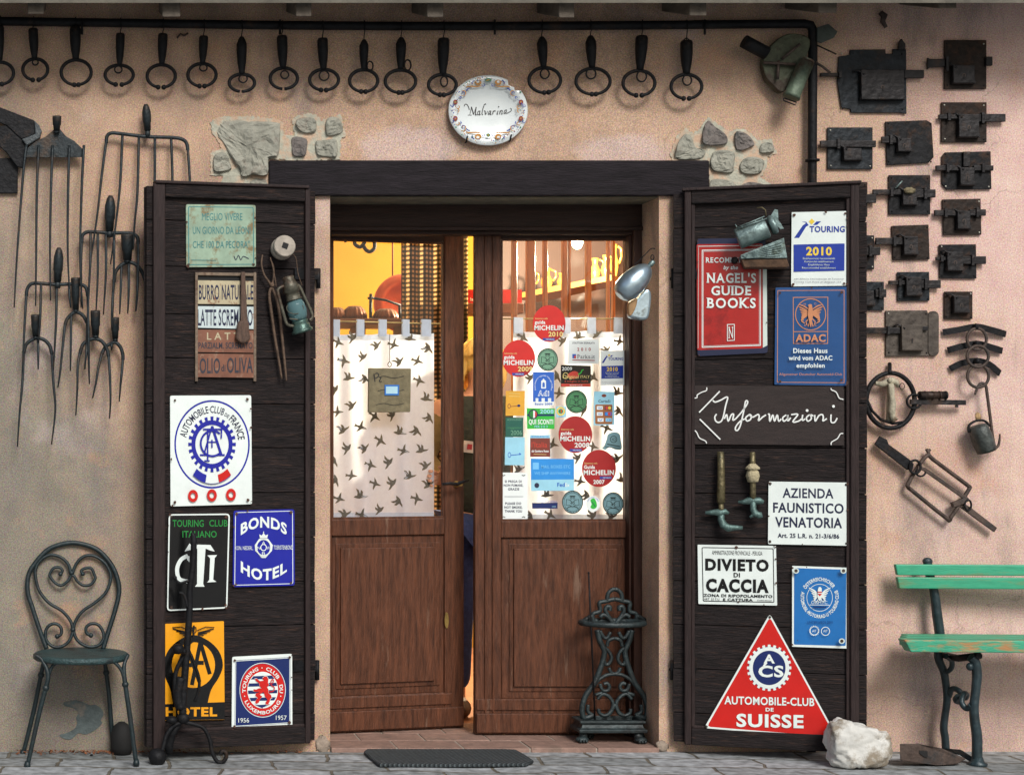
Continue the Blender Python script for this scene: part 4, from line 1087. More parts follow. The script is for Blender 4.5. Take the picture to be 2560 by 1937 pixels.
mb.tube([P(u, v, -0.05) for u, v in tl32(cr([(1788, 92), (1800, 55), (1822, 12), (1850, -8), (1880, 12), (1895, 100), (1925, 330), (1945, 480), (1965, 545), (1990, 530), (2000, 480), (2003, 430)], 5))], [0.004, 0.006, 0.006, 0.006, 0.006, 0.006, 0.005, 0.003], m_rust, seg=7)
tag(mb.build('iron_hook'), 'long rusty iron hook hanging in the lowest ring beside the bell', 'hook')
bell = thing('cow_bell', P(*tl32([(1850, 600)])[0], -0.05), 'dented grey-green cow bell hanging mouth down by the long hook', 'bell')
mb = MB()
c0, c1 = P(*tl32([(1806, 352)])[0], -0.065), P(*tl32([(1892, 582)])[0], -0.065)
L = (c1 - c0).length
mb.lathe(c0, c1 - c0, [(0, 0.008), (0.004, 0.038), (L * .15, 0.045), (L * .5, 0.048), (L * .9, 0.045), (L, 0.044), (L * .97, 0.038)], M('bell iron', (0.07, 0.08, 0.075), 0.5, metal=0.4, var=0.4, scale=30, bump=0.4, col2=(0.03, 0.032, 0.03), wear=0.3), seg=18, sx=0.8)
mb.build('bell_body', bell)
mb = MB(); mb.tube([P(u, v, -0.06) for u, v in tl32(cr([(1735, 420), (1735, 360), (1790, 320), (1850, 312), (1895, 335), (1905, 370)], 4))], 0.005, m_iron, seg=7); mb.build('bell_handle', bell)
mb = MB(); mb.ball(P(*tl32([(1815, 280)])[0], -0.055), (0.012, 0.008, 0.014), M('twine knot', lin(170, 140, 100), 0.9, var=0.4, scale=60, bump=0.6), noise=0.25); mb.build('twine_knot', bell)

# ---- iron hoop with a clasp, and the little carved crucifix hung inside it
CZm = lambda p: Zm(2150, 900, 3.31, p)
hoop = thing('iron_hoop', P(*CZm([(255, 340)])[0], -0.035), 'black iron hoop on a peg with a clasp at its side', 'hoop')
mb = MB(); mb.tube([P(u, v, -0.04) for u, v in CZm(ell(252, 335, 200, 228, 36))], 0.0095, m_iron, seg=9, closed=True); mb.build('hoop', hoop)
mb = MB(); mb.tube([P(u, v, -0.045) for u, v in CZm([(58, 330), (100, 420), (170, 490), (270, 525), (350, 515)])], 0.006, m_iron, seg=7); mb.build('inner_strip', hoop)
mb = MB(); mb.tube([P(u, v, -0.05) for u, v in CZm(ell(448, 342, 60, 58, 22))], 0.0045, m_iron, seg=7, closed=True); mb.build('small_ring', hoop)
mb = MB(); mb.bar(P(*CZm([(415, 345)])[0], -0.05), P(*CZm([(872, 352)])[0], -0.04), 0.02, 0.012, m_lock2); mb.bar(P(*CZm([(800, 372)])[0], -0.04), P(*CZm([(800, 392)])[0], -0.04), 0.01, 0.01, m_lock2); mb.build('clasp_bar', hoop, bevel=0.001)
mb = MB(); mb.tube([P(*CZm([(490, 292)])[0], -0.055), P(*CZm([(715, 292)])[0], -0.05)], 0.0165, m_lock2, seg=12)
for x in (530, 590, 650, 700): mb.tube([P(*CZm([(x, 292)])[0], -0.0525), P(*CZm([(x + 14, 292)])[0], -0.0525)], 0.0178, m_lock2, seg=12)
mb.build('clasp_barrel', hoop)
mb = MB(); mb.tube([P(*CZm([(245, 30)])[0], -0.012), P(*CZm([(245, 90)])[0], -0.04), P(*CZm([(250, 110)])[0], -0.052)], 0.008, m_iron); mb.build('peg', hoop)
m_driftw = M('weathered carved wood', lin(164, 158, 138), 0.85, var=0.35, scale=30, bump=0.5, bscale=60, col2=lin(92, 66, 48), wear=0.3)
cruc = thing('crucifix', P(*CZm([(250, 520)])[0], -0.035), 'small weathered wooden crucifix inside the iron hoop', 'crucifix')
mb = MB(); mb.tube([P(*CZm([p])[0], -0.035) for p in ((252, 150), (250, 250), (243, 350), (236, 520))], [0.014, 0.013, 0.012, 0.011], m_driftw, seg=8)
mb.build('upright', cruc)
mb = MB(); mb.tube([P(*CZm([p])[0], -0.04) for p in ((125, 190), (180, 200), (225, 185), (265, 170), (300, 185), (318, 225))], [0.008, 0.012, 0.015, 0.015, 0.011, 0.006], m_driftw, seg=8); mb.build('cross_arm', cruc)
mb = MB(); mb.tube([P(*CZm([p])[0], -0.055) for p in ((255, 195), (258, 240), (262, 300), (270, 360), (262, 420), (268, 470), (290, 500))], [0.011, 0.014, 0.011, 0.014, 0.015, 0.012, 0.015], m_driftw, seg=8); mb.ball(P(*CZm([(248, 165)])[0], -0.058), (0.009, 0.009, 0.012), m_driftw, 10, 7); mb.build('carved_figure', cruc)
mb = MB(); mb.tube([P(u, v, -0.05) for u, v in CZm(ell(348, 217, 20, 26, 14))], 0.0016, m_iron, seg=5, closed=True); mb.build('wire_loop', cruc)

# ---- forged animal trap / bridle frame at the lower right
trap = thing('iron_trap', P(*tl32([(1500, 800)])[0], -0.03), 'rusty forged iron frame with lever and tail bar slanting above the bench', 'trap')
def barp(name, pts, w_, h_, y=-0.035, mat=None):
    mb = MB()
    pw = [P(*tl32([p])[0], y) for p in pts]
    for i in range(len(pw) - 1): mb.bar(pw[i], pw[i + 1], h_, w_, mat or m_rust)
    mb.build(name, trap, bevel=0.0015)
mb = MB(); mb.prism([P(*tl32([p])[0], -0.045) for p in ((970, 450), (1030, 480), (1045, 520), (1225, 650), (1262, 690), (1250, 745), (1205, 740), (925, 520))], Vector((0, 0.012, 0)), m_iron); mb.build('lever', trap, bevel=0.002)
mb = MB(); mb.tube([P(*tl32([p])[0], -0.035) for p in cr([(1385, 610), (1310, 690), (1215, 850), (1210, 890), (1240, 915), (1545, 1160), (1580, 1150), (1735, 910), (1735, 890), (1720, 870), (1420, 645)], 3, True)], 0.0085, m_rust, seg=8, closed=True); mb.build('frame', trap)
barp('centre_bar', [(1290, 720), (1350, 735), (1725, 1000)], 0.011, 0.014, -0.045)
mb = MB(); mb.tube([P(u, v, -0.05) for u, v in tl32(ell(1270, 715, 48, 58, 20))], 0.005, m_iron, seg=7, closed=True); mb.tube([P(u, v, -0.045) for u, v in tl32(ell(1320, 760, 40, 36, 16))], 0.004, m_iron, seg=7, closed=True); 
mb.build('swivel_ring', trap)
mb = MB(); mb.prism([P(*tl32([p])[0], -0.04) for p in ((1660, 1060), (1700, 1030), (1760, 1070), (1982, 1240), (1958, 1278), (1740, 1120))], Vector((0, 0.012, 0)), m_rust); mb.build('tail_bar', trap, bevel=0.002)
barp('hinge_block', [(1590, 1045), (1720, 990)], 0.022, 0.02, -0.04)
mb = MB(); mb.tube([P(u, v, -0.05) for u, v in tl32(ell(1728, 1045, 28, 46, 16))], 0.004, m_iron, seg=6, closed=True); mb.build('tail_ring', trap)
mb = MB(); mb.tube([P(*tl32([p])[0], -0.03) for p in ((1390, 630), (1385, 590), (1370, 560))], 0.007, m_rust); mb.tube([P(*tl32([p])[0], -0.03) for p in ((1385, 590), (1402, 562))], 0.005, m_rust); mb.build('catch', trap)

# ---- old green tin lantern hung at the pipe bend
TZ = lambda p: Zm(1840, 60, 4.327, p)
lan = thing('tin_lantern', P(*TZ([(560, 500)])[0], -0.08), 'battered green tin lamp with slanting tube and dark handle at the pipe bend', 'lantern')
mb = MB()
ring_ = cr([(300, 370), (420, 200), (560, 110), (760, 130), (800, 240), (700, 480), (520, 735), (400, 660), (320, 560)], 4, True)
mb.prism([P(u, v, -0.06) for u, v in TZ(ring_)], Vector((0, 0.04, 0)), M('grey green tin', lin(78, 84, 66), 0.6, metal=0.3, var=0.4, scale=20, bump=0.4, col2=lin(60, 50, 40), wear=0.4)); mb.build('drum', lan, bevel=0.004)
mb = MB()
a, b = P(*TZ([(770, 390)])[0], -0.10), P(*TZ([(595, 800)])[0], -0.10)
L = (b - a).length
mb.lathe(a, b - a, [(0, 0.028), (0.01, 0.033), (L * .05, 0.031), (L * .9, 0.031), (L * .93, 0.034), (L, 0.034), (L, 0.02)], m_greentin, seg=18); mb.build('tube', lan)
mb = MB(); mb.tube([P(u, v, -0.11) for u, v in TZ([(515, 800), (515, 830), (640, 880), (655, 850), (525, 805)])], 0.0026, m_iron, seg=6); mb.build('tube_clip', lan)
mb = MB(); mb.tube([P(*TZ([(85, 190)])[0], -0.09), P(*TZ([(330, 320)])[0], -0.08)], 0.0265, m_iron, seg=12); mb.build('handle', lan)
mb = MB()
for p, q_ in (((300, 420), (640, 440)), ((460, 400), (450, 600)), ((500, 380), (690, 220))): mb.tube([P(*TZ([p])[0], -0.075), P(*TZ([q_])[0], -0.078)], 0.006, m_rust, seg=6)
mb.build('brace', lan)
mb = MB(); mb.prism([P(u, v, -0.07) for u, v in TZ([(880, 40), (1000, 0), (1100, 85), (1060, 150), (930, 205), (880, 190)])], Vector((0, 0.012, 0)), M('dull blue tin', lin(66, 74, 70), 0.6, metal=0.3, var=0.3, bump=0.3)); mb.build('flap', lan, bevel=0.001)
mb = MB(); mb.tube([P(*TZ([p])[0], -0.06) for p in ((870, 230), (1000, 290), (1085, 330))], 0.003, m_iron, seg=6); mb.tube([P(*TZ([p])[0], -0.06) for p in ((860, 420), (930, 460), (1020, 530))], 0.005, m_rust, seg=6); mb.build('hanging_wire', lan)
# ---- a bit of twisted iron high on the wall, and a rag of wire beside the tongs
mb = MB(); mb.tube([P(*T(3, 0, [p])[0], -0.02) for p in ((970, 110), (1005, 140), (990, 190), (1020, 240))], [0.010, 0.014, 0.010, 0.007], m_rust, seg=7); tag(mb.build('iron_spike'), 'short brown iron spike stuck in the plaster high above the large lock', 'spike')
mb = MB(); mb.tube([P(*T(0, 0, [p])[0], -0.012) for p in ((1530, 330), (1560, 295), (1590, 310), (1625, 290))], 0.0045, m_rust, seg=6); tag(mb.build('wire_stub'), 'crooked stub of rusty wire in the plaster between two nose tongs', 'wire')
# ================================================================ enamel signs on the shutters
m_white = paint('white enamel', (222, 232, 228), 0.22, 0.05)
m_white2 = paint('aged white enamel', (204, 218, 210), 0.3, 0.08, col2=lin(160, 170, 160), wear=0.05)
m_blue = paint('deep blue enamel', (28, 36, 150), 0.2)
m_navy = paint('navy enamel', (22, 40, 96), 0.25)
m_royal = paint('royal blue', (24, 54, 150), 0.25)
m_sky = paint('mid blue enamel', (32, 108, 176), 0.22)
m_adac = paint('petrol blue enamel', (26, 74, 128), 0.3)
m_red = paint('signal red enamel', (196, 30, 24), 0.22)
m_dred = paint('book red enamel', (166, 36, 34), 0.22, col2=lin(140, 30, 30), wear=0.2)
m_blk = paint('black enamel', (14, 15, 16), 0.2)
m_yel = paint('yellow enamel', (232, 158, 22), 0.3)
m_gold = paint('gold lettering', (226, 196, 60), 0.4)
m_copper = paint('copper lettering', (196, 132, 92), 0.4)
m_green = paint('green lettering', (22, 128, 52), 0.4)
m_ink2 = paint('dark blue lettering', (22, 30, 62), 0.4)
m_teal = paint('faded teal lettering', (46, 118, 120), 0.6)
m_back = paint('sign back', (70, 72, 70), 0.5)
def sign(pl, name, label, cat, q, mat, d0=0.004, th=0.006, r=4, f=None, T_=None, group=None):
    """an enamel plate: quad q (picture units through f) with soft corners standing d0..d0+th off the plane"""
    f = f or (lambda p: p)
    c = f([(sum(p[0] for p in q) / len(q), sum(p[1] for p in q) / len(q))])[0]
    o = thing(name, pl.pt(c[0], c[1], d0), label, cat, group)
    mb = MB()
    outl = rquad(q, r) if len(q) == 4 else q
    pts = [pl.pt(u, v, d0 + th) for u, v in f(outl)]
    mb.prism(pts, -pl.N * th, mat, mat)
    a = Art(pl, d0 + th, f, mb)
    a.o, a.q4 = o, q
    return a
m_chip = M('rusty enamel chip', lin(74, 48, 36), 0.85, var=0.4, scale=60)
def done(a, screws=(), sr=0.0045, name='plate'):
    q = random.Random(int(a.q4[0][0] * 7 + a.q4[0][1]))
    ks = (a.f([(100, 0)])[0][0] - a.f([(0, 0)])[0][0]) / 100
    if name == 'plate' and len(a.q4) == 4:
        for s_ in screws:
            r_ = q.uniform(2.6, 4.2) / ks
            a.fill([(s_[0] + r_ * q.uniform(.7, 1.2) * math.cos(t * .7), s_[1] + r_ * q.uniform(.7, 1.25) * math.sin(t * .7)) for t in range(9)], m_chip)
        for k in range(5):
            i = q.randrange(4); t = q.uniform(.02, .98) if k > 1 else q.choice((.015, .985))
            A_, B_ = Vector(a.q4[i]), Vector(a.q4[(i + 1) % 4]); C_ = sum((Vector(p) for p in a.q4), Vector((0, 0))) / 4
            p_ = A_.lerp(B_, t); p_ = p_ + (C_ - p_) * 0.018; r_ = q.uniform(1.2, 3.6) / ks
            a.fill([(p_.x + r_ * q.uniform(.5, 1.2) * math.cos(t_ * .7), p_.y + r_ * q.uniform(.5, 1.2) * math.sin(t_ * .7)) for t_ in range(9)], m_chip)
    p = a.mb.build(name, a.o)
    for s_ in screws:
        mb = MB(); c = a.f([s_])[0]
        mb.lathe(a.pl.pt(c[0], c[1], a.d + 0.001), a.pl.N, [(0, sr), (0.0015, sr), (0.003, sr * .6), (0.0032, 0.0005)], m_screw, seg=10)
        mb.build('screw', a.o)
    return p
def tf(c, r): return lambda pts: T(c, r, pts)
SG = 'signs fixed to the shutters'
# --- left shutter
a = sign(LS, 'tin_sign', 'pale green weathered tin sign with three lines of faded teal capitals', 'sign', [(465, 511), (639, 513), (640, 667), (466, 668)],
         M('weathered green tin', lin(140, 164, 142), 0.5, var=0.25, scale=10, col2=lin(120, 104, 70), wear=0.35, wscale=14), r=5, group=SG)
a.frame(a.q4, 5, 2, m_teal, 5)
a.text('MEGLIO VIVERE', 505, 532, 606, 551, m_teal); a.text('UN GIORNO DA LEONI', 482, 566, 626, 585, m_teal); a.text('CHE 100 DA PECORA"', 482, 602, 624, 620, m_teal)
a.stroke([(585, 640), (590, 650), (596, 638), (602, 650), (608, 641), (622, 647)], 2, m_ink2, n=3); a.stroke([(478, 650), (540, 651)], 1.2, m_teal)
done(a, [(471, 662), (634, 661)])
# dairy price board
DZ = lambda p: Zm(440, 500, 2.069, p)
m_cream = M('stained cream enamel', lin(176, 166, 136), 0.4, var=0.15, scale=12, col2=lin(120, 74, 48), wear=0.2, wscale=30)
m_bwhite = M('stained white enamel', lin(190, 204, 204), 0.35, var=0.12, scale=12, col2=lin(130, 84, 56), wear=0.12, wscale=30)
m_drk = paint('faded dark lettering', (40, 40, 52), 0.5)
m_rustp = M('rust brown enamel', lin(120, 76, 56), 0.6, var=0.25, scale=12, col2=lin(140, 110, 90), wear=0.2, wscale=30)
m_rustf = M('rusty frame', lin(116, 100, 84), 0.6, metal=0.2, var=0.35, scale=20, col2=lin(84, 58, 44), wear=0.3, bump=0.3)
a = sign(LS, 'price_board', 'rusty framed dairy price board with four lettered enamel strips one under another', 'sign', [(100, 376), (412, 380), (415, 922), (103, 918)], m_black, d0=0.004, th=0.003, r=2, f=DZ, group=SG)
done(a)
for x0, x1 in ((100, 114), (402, 416)):
    mb = MB(); mb.prism([LS.pt(u, v, 0.016) for u, v in DZ(rc(x0, 374, x1, 938))], -LS.N * 0.012, m_rustf); mb.build('rail', a.o, bevel=0.0015)
mb = MB(); mb.prism([LS.pt(u, v, 0.016) for u, v in DZ([(114, 374), (402, 378), (402, 394), (114, 390)])], -LS.N * 0.012, m_rustf); mb.build('rail', a.o, bevel=0.0015)
for (q, m_, lines) in (([(104, 415), (408, 420), (408, 541), (106, 537)], m_cream, [('BURRO NATURALE', 118, 436, 400, 514, m_ink2, -0.0)]),
                       ([(104, 549), (410, 552), (410, 668), (106, 660)], m_bwhite, [('LATTE SCREMATO', 112, 563, 396, 648, m_ink2, 0.0)]),
                       ([(105, 670), (411, 674), (412, 790), (107, 786)], m_rustp, [('L A T T E', 160, 684, 372, 722, m_cream, 0.0), ('PARZIALM. SCREMATO', 116, 735, 396, 768, m_drk, 0)]),
                       ([(106, 794), (413, 797), (414, 919), (108, 915)], m_rustp, [('OLIO', 122, 815, 228, 895, m_drk, 0), ('di', 234, 850, 256, 885, m_drk, 0), ('OLIVA', 264, 812, 398, 892, m_drk, 0)])):
    mb = MB(); mb.prism([LS.pt(u, v, 0.014) for u, v in DZ(rquad(q, 4))], -LS.N * 0.006, m_)
    b = Art(LS, 0.014, DZ, mb)
    for t_ in lines: b.text(t_[0], t_[1], t_[2], t_[3], t_[4], t_[5], 0.012)
    mb.build('lettered_strip', a.o)
# ladle hanging over it
lad = thing('wooden_ladle', LS.pt(*DZ([(346, 690)])[0], 0.02), 'small dark carved wooden ladle hanging over the dairy price board', 'ladle')
m_lw = M('dark carved wood', lin(84, 64, 52), 0.7, var=0.35, scale=20, bump=0.4, stretch=(4, 4, 1))
mb = MB(); mb.prism([LS.pt(u, v, 0.036) for u, v in DZ([(338, 372), (358, 372), (372, 630), (336, 630)])], -LS.N * 0.012, m_lw); mb.build('handle', lad, bevel=0.003)
mb = MB(); mb.prism([LS.pt(u, v, 0.045) for u, v in DZ(cr([(330, 628), (376, 628), (382, 680), (386, 720), (350, 742), (316, 720), (318, 680)], 4, True))], -LS.N * 0.026, m_lw); mb.build('bowl', lad, bevel=0.008)
# club sign: cogwheel
f = tf(0, 2)
a = sign(LS, 'enamel_sign', 'tall white enamel sign with blue cogwheel monogram above three red rings', 'sign', [(1470, 100), (2170, 96), (2178, 1036), (1474, 1056)], m_white, f=f, r=16, group=SG)
cx, cy = 1832, 520
a.ring(cx, cy, 326, 382, 14, m_blue, n=64)
a.arc('AUTOMOBILE\u00b7CLUB', cx, cy, 228, 272, 168, 66, 62, m_ink2, 0.01); a.arc('DE', cx, cy, 232, 278, 63, 54, 30, m_ink2, 0.01); a.arc('FRANCE', cx, cy, 228, 272, 51, 8, 62, m_ink2, 0.01)
a.ring(cx, cy, 178, 208, 34, m_blue, n=48)
for i in range(24):
    t0 = i * 15 - 3.6; t1 = i * 15 + 3.6
    a.fill([(cx + 174 * math.cos(R(t0)), cy - 203 * math.sin(R(t0))), (cx + 206 * math.cos(R(t0)), cy - 241 * math.sin(R(t0))), (cx + 206 * math.cos(R(t1)), cy - 241 * math.sin(R(t1))), (cx + 174 * math.cos(R(t1)), cy - 203 * math.sin(R(t1)))], m_blue, up=(i == 0))
a.stroke([(1832, 362), (1765, 600)], 14, m_blue); a.stroke([(1832, 362), (1912, 610)], 22, m_blue); a.stroke([(1728, 612), (1800, 612)], 16, m_blue); a.stroke([(1880, 612), (1942, 612)], 16, m_blue); a.stroke([(1800, 500), (1872, 500)], 10, m_blue); a.stroke([(1832, 480), (1832, 550)], 12, m_blue)
a.ring(1835, 512, 108, 118, 16, m_blue, 50, 320, 30)
a.stroke([(1755, 390), (1925, 390)], 14, m_blue); a.stroke([(1795, 390), (1795, 660)], 12, m_blue); a.stroke([(1765, 662), (1812, 662)], 12, m_blue); a.stroke([(1915, 390), (1912, 470)], 12, m_blue)
for a0, a1, m_ in ((231, 257, m_blue), (257.5, 283, m_white), (283.5, 309, m_red)): a.ring(cx, cy, 262 if m_ != m_white else 262, 340, 52, m_, a0, a1, 12, w2=70)
a.ring(cx, cy, 262, 342, 3, m_blue, 231, 309, 24)
for x, y in ((1668, 965), (1831, 960), (1996, 955)): a.ring(x, y, 43, 53, 23, m_red, n=28)
done(a, [(1512, 140), (2138, 130), (1510, 1020), (2142, 1000)])
# black sign with white monogram
Z1 = lambda p: Zm(380, 1300, 2.628, p)
a = sign(LS, 'enamel_sign', 'black enamel sign with green heading and large white interlaced letters', 'sign', [(108, -42), (514, -46), (497, 580), (96, 598)], m_blk, f=Z1, r=26, group=SG)
a.frame(a.q4, 26, 9, m_white, 2)
a.text('TOURING', 135, -4, 340, 42, m_green, 0.006); a.text('CLUB', 376, -4, 496, 40, m_green, 0.006); a.text('ITALIANO', 200, 68, 425, 112, m_green, 0.006)
a.fill([(298, 182), (352, 182), (336, 418), (346, 436), (282, 436), (296, 418)], m_white); a.fill([(214, 205), (246, 152), (268, 172), (300, 160), (384, 162), (412, 205), (388, 200), (352, 186), (298, 186), (246, 196)], m_white)
a.stroke([(236, 232), (190, 260), (165, 320), (180, 385), (240, 402)], 26, m_white, n=5, taper=False); a.fill([(222, 232), (246, 236), (246, 276), (232, 262)], m_white)
a.fill([(364, 230), (428, 228), (412, 248), (402, 390), (424, 404), (362, 408), (376, 392), (382, 250)], m_white)
done(a, [(128, 572), (128, -24), (488, -22), (484, 556)])
# blue hotel sign
a = sign(LS, 'enamel_sign', 'deep blue enamel sign with arched white lettering round a small crowned shield', 'sign', [(584, 1276), (736, 1272), (737, 1463), (582, 1467)], m_blue, r=6, group=SG)
a.frame(a.q4, 5, 1.6, m_white, 4)
mid = 659
def bow(k):
    return lambda px, py: (px, py + k * ((px - mid) / 58.0) ** 2)
a.text('BONDS', 602, 1290, 717, 1317, m_white, 0.03, map_=bow(20)); a.text('HOTEL', 602, 1422, 717, 1449, m_white, 0.03, map_=bow(-22))
a.text('KON. NEDERL.', 588, 1364, 633, 1374, m_white); a.text('TOERISTENBOND', 684, 1362, 732, 1373, m_white)
a.fill([(648, 1346), (670, 1346), (682, 1362), (680, 1376), (664, 1394), (654, 1394), (638, 1376), (637, 1362)], m_white); a.disc(659, 1368, 17, 19, m_blue, 20)
for x, y, ch in ((659, 1356, 'A'), (647, 1369, 'N'), (671, 1369, 'W'), (659, 1383, 'B')): a.text(ch, x - 4, y - 4, x + 4, y + 4, m_white)
a.ring(659, 1368, 8, 9, 2, m_white, n=16); a.ring(659, 1368, 19, 22, 2.4, m_white, n=20)
a.fill([(650, 1345), (668, 1345), (670, 1335), (664, 1338), (659, 1332), (654, 1338), (648, 1335)], m_white); a.rect(658, 1328, 660, 1334, m_white)
done(a, [(592, 1284), (728, 1280), (728, 1456), (590, 1460)], 0.003)
# yellow winged hotel sign
a = sign(LS, 'enamel_sign', 'yellow enamel hotel sign with black winged ring badge, behind the wrought iron stand', 'sign', [(62, 682), (472, 662), (478, 1308), (50, 1314)], m_yel, f=Z1, r=4, group=SG)
a.fill([(52, 1208), (477, 1193), (478, 1307), (50, 1313)], m_blk)
a.text('HOTEL', 90, 1226, 428, 1284, m_yel, 0.035)
a.fill(cr([(272, 752), (370, 790), (440, 860), (466, 950), (440, 1030), (390, 1110), (366, 1200), (365, 1216), (140, 1222), (138, 1200), (120, 1110), (84, 1020), (76, 940), (110, 850), (180, 785)], 4, True), m_blk)
a.disc(272, 950, 142, 150, m_yel, 40)
for p in ([(318, 800), (262, 1082)], [(318, 800), (380, 1010)], [(228, 820), (150, 1010)], [(228, 820), (312, 1060)], [(270, 935), (340, 935)], [(172, 950), (262, 950)]): a.stroke(p, 26, m_blk)
a.ring(300, 830, 62, 46, 12, m_blk, 20, 160, 16)
for s_ in (-1, 1):
    for k in range(4): a.stroke([(272 + s_ * 30, 738 + k * 5), (272 + s_ * (135 - k * 22), 712 + k * 14)], 7, m_blk)
    a.stroke([(272 + s_ * 24, 724), (272 + s_ * 80, 700), (272 + s_ * 138, 704)], 6, m_blk)
a.stroke([(275, 690), (272, 770)], 12, m_blk); a.stroke([(255, 706), (292, 704)], 9, m_blk); a.ring(278, 720, 16, 22, 5, m_blk, n=18)
done(a)
# navy and red round-badge sign with the lion
Z6 = lambda p: Zm(570, 1620, 4.327, p)
a = sign(LS, 'enamel_sign', 'navy enamel sign with white rim and red lion inside a red ring', 'sign', [(46, 92), (694, 58), (696, 842), (40, 882)], m_white, f=Z6, r=22, group=SG)
a.fill([(88, 140), (664, 106), (664, 798), (82, 836)], m_navy)
a.frame([(78, 128), (674, 94), (674, 808), (72, 848)], 6, 4, m_navy)
cx, cy = 375, 450
a.disc(cx, cy, 250, 296, m_white, 56); a.disc(cx, cy, 244, 289, m_navy, 56); a.disc(cx, cy, 239, 283, m_red, 56); a.disc(cx, cy, 166, 198, m_white, 48)
for k in range(5):
    y0 = 300 + k * 78; y1 = y0 + 36
    h0 = 160 * math.sqrt(max(0, 1 - ((y0 - cy) / 192) ** 2)); h1 = 160 * math.sqrt(max(0, 1 - ((y1 - cy) / 192) ** 2))
    a.fill([(cx - h0, y0), (cx + h0, y0 - 8), (cx + h1, y1 - 8), (cx - h1, y1)], m_navy, up=(k == 0))
a.arc('TOURING', cx, cy, 184, 218, 187, 104, 38, m_white, 0.02); a.arc('CLUB', cx, cy, 184, 218, 79, 32, 38, m_white, 0.02); a.arc('DU', cx, cy, 184, 218, 14, -8, 38, m_white, 0.02)
a.arc('LUXEMBOURG', cx, cy, 222, 262, 208, 332, 38, m_white, 0.02, inside=True)
for t in (92, 196, 344): a.disc(cx + 203 * math.cos(R(t)), cy - 240 * math.sin(R(t)), 6, 7, m_white, 10)
lion = [(372, 318), (395, 296), (425, 300), (440, 330), (435, 370), (448, 390), (425, 420), (440, 440), (440, 480), (470, 505), (478, 540), (462, 545), (455, 575), (440, 600), (450, 612), (410, 612), (405, 590), (430, 555), (400, 520), (385, 470),
        (340, 500), (372, 520), (350, 545), (330, 590), (300, 605), (290, 590), (300, 560), (318, 540), (290, 510), (300, 485), (350, 470), (300, 470), (268, 462), (272, 440), (300, 445), (330, 430), (365, 430), (340, 408), (335, 375), (300, 350), (285, 325), (310, 322), (345, 350), (385, 345)]
a.fill(lion, m_white); a.fill([(382 + (x - 382) * 0.96, 455 + (y - 455) * 0.97) for x, y in lion], m_red)
a.stroke([(440, 470), (490, 460), (500, 420), (470, 400), (465, 360), (480, 335), (492, 350), (480, 380)], 11, m_red, n=4)
a.text('1956', 112, 750, 228, 800, m_white); a.text('1957', 518, 722, 634, 772, m_white)
done(a, [(75, 130), (668, 97), (665, 802), (70, 845)])
# spool, tongs and lantern hanging on the left shutter
Z2 = lambda p: Zm(640, 560, 4.185, p)
sp = thing('millstone_ring', LS.pt(*Z2([(270, 240)])[0], 0.02), 'pale grooved stone pulley with a square hole hung on the dark planks', 'pulley')
m_spool = M('pale grooved stone', lin(160, 152, 140), 0.85, var=0.22, scale=22, bump=0.5, bscale=50)
mb = MB()
cA, cB = LS.pt(*Z2([(305, 228)])[0], 0.085), LS.pt(*Z2([(262, 268)])[0], 0.022)
L = (cB - cA).length
ax = (cB - cA).normalized()
hole = []
prof = [(0.0, 0.040), (0.004, 0.0435), (L * .28, 0.0445), (L * .34, 0.040), (L * .5, 0.0395), (L * .58, 0.0445), (L * .8, 0.0455), (L, 0.044)]
mb.lathe(cA, ax, prof, m_spool, seg=28); mb.build('stone', sp)
mb = MB(); u_ = ax.orthogonal().normalized(); w_ = ax.cross(u_)
t0 = R(20)
mb.poly([cA - ax * 0.0012 + (u_ * math.cos(R(90 * k) + t0) + w_ * math.sin(R(90 * k) + t0)) * 0.0165 for k in range(4)], m_black); mb.build('square_hole', sp)
tg = thing('fire_tongs', LS.pt(*Z2([(160, 640)])[0], 0.02), 'long thin rusty tongs hanging beside the old lantern', 'tongs')
m_tong = M('rusty tong iron', lin(92, 74, 60), 0.65, metal=0.25, var=0.35, scale=30, bump=0.3)
for p in ([(68, 325), (58, 420), (85, 530), (150, 630), (205, 760), (240, 900), (262, 1080), (285, 1300), (305, 1500), (318, 1640)], [(150, 370), (180, 440), (185, 560), (165, 650), (140, 740), (165, 950), (200, 1200), (235, 1400), (270, 1620)]):
    mb = MB(); mb.tube([LS.pt(u, v, 0.03) for u, v in Z2(cr(p, 5))], [0.003, 0.004, 0.0062, 0.0066, 0.006, 0.004], m_tong, seg=7); mb.build('tong_arm', tg)
mb = MB(); mb.lathe(LS.pt(*Z2([(158, 640)])[0], 0.022), LS.N, [(0, 0.01), (0.016, 0.01), (0.02, 0.006)], m_tong, seg=10); mb.build('rivet', tg)
ln = thing('storm_lantern', LS.pt(*Z2([(480, 1150)])[0], 0.06), 'old rusty paraffin lantern with blue-green glass hung tilted on the left shutter', 'lantern')
m_lt = M('lantern tin', lin(94, 92, 80), 0.5, metal=0.5, var=0.35, scale=25, bump=0.3, col2=lin(76, 56, 44), wear=0.35)
m_ltg = M('green lantern tank', lin(78, 104, 96), 0.35, metal=0.5, var=0.35, scale=20, bump=0.25, col2=lin(46, 64, 58), wear=0.3)
m_lg = bpy.data.materials.new('lantern glass'); m_lg.use_nodes = True
_b = m_lg.node_tree.nodes['Principled BSDF']; _b.inputs['Base Color'].default_value = lin(110, 146, 150) + (1,); _b.inputs['Roughness'].default_value = 0.12; _b.inputs['Transmission Weight'].default_value = 0.45; _b.inputs['IOR'].default_value = 1.2
lt, lb = LS.pt(*Z2([(335, 560)])[0], 0.075), LS.pt(*Z2([(490, 1135)])[0], 0.075)
ax = (lb - lt); L = ax.length; ax.normalize()
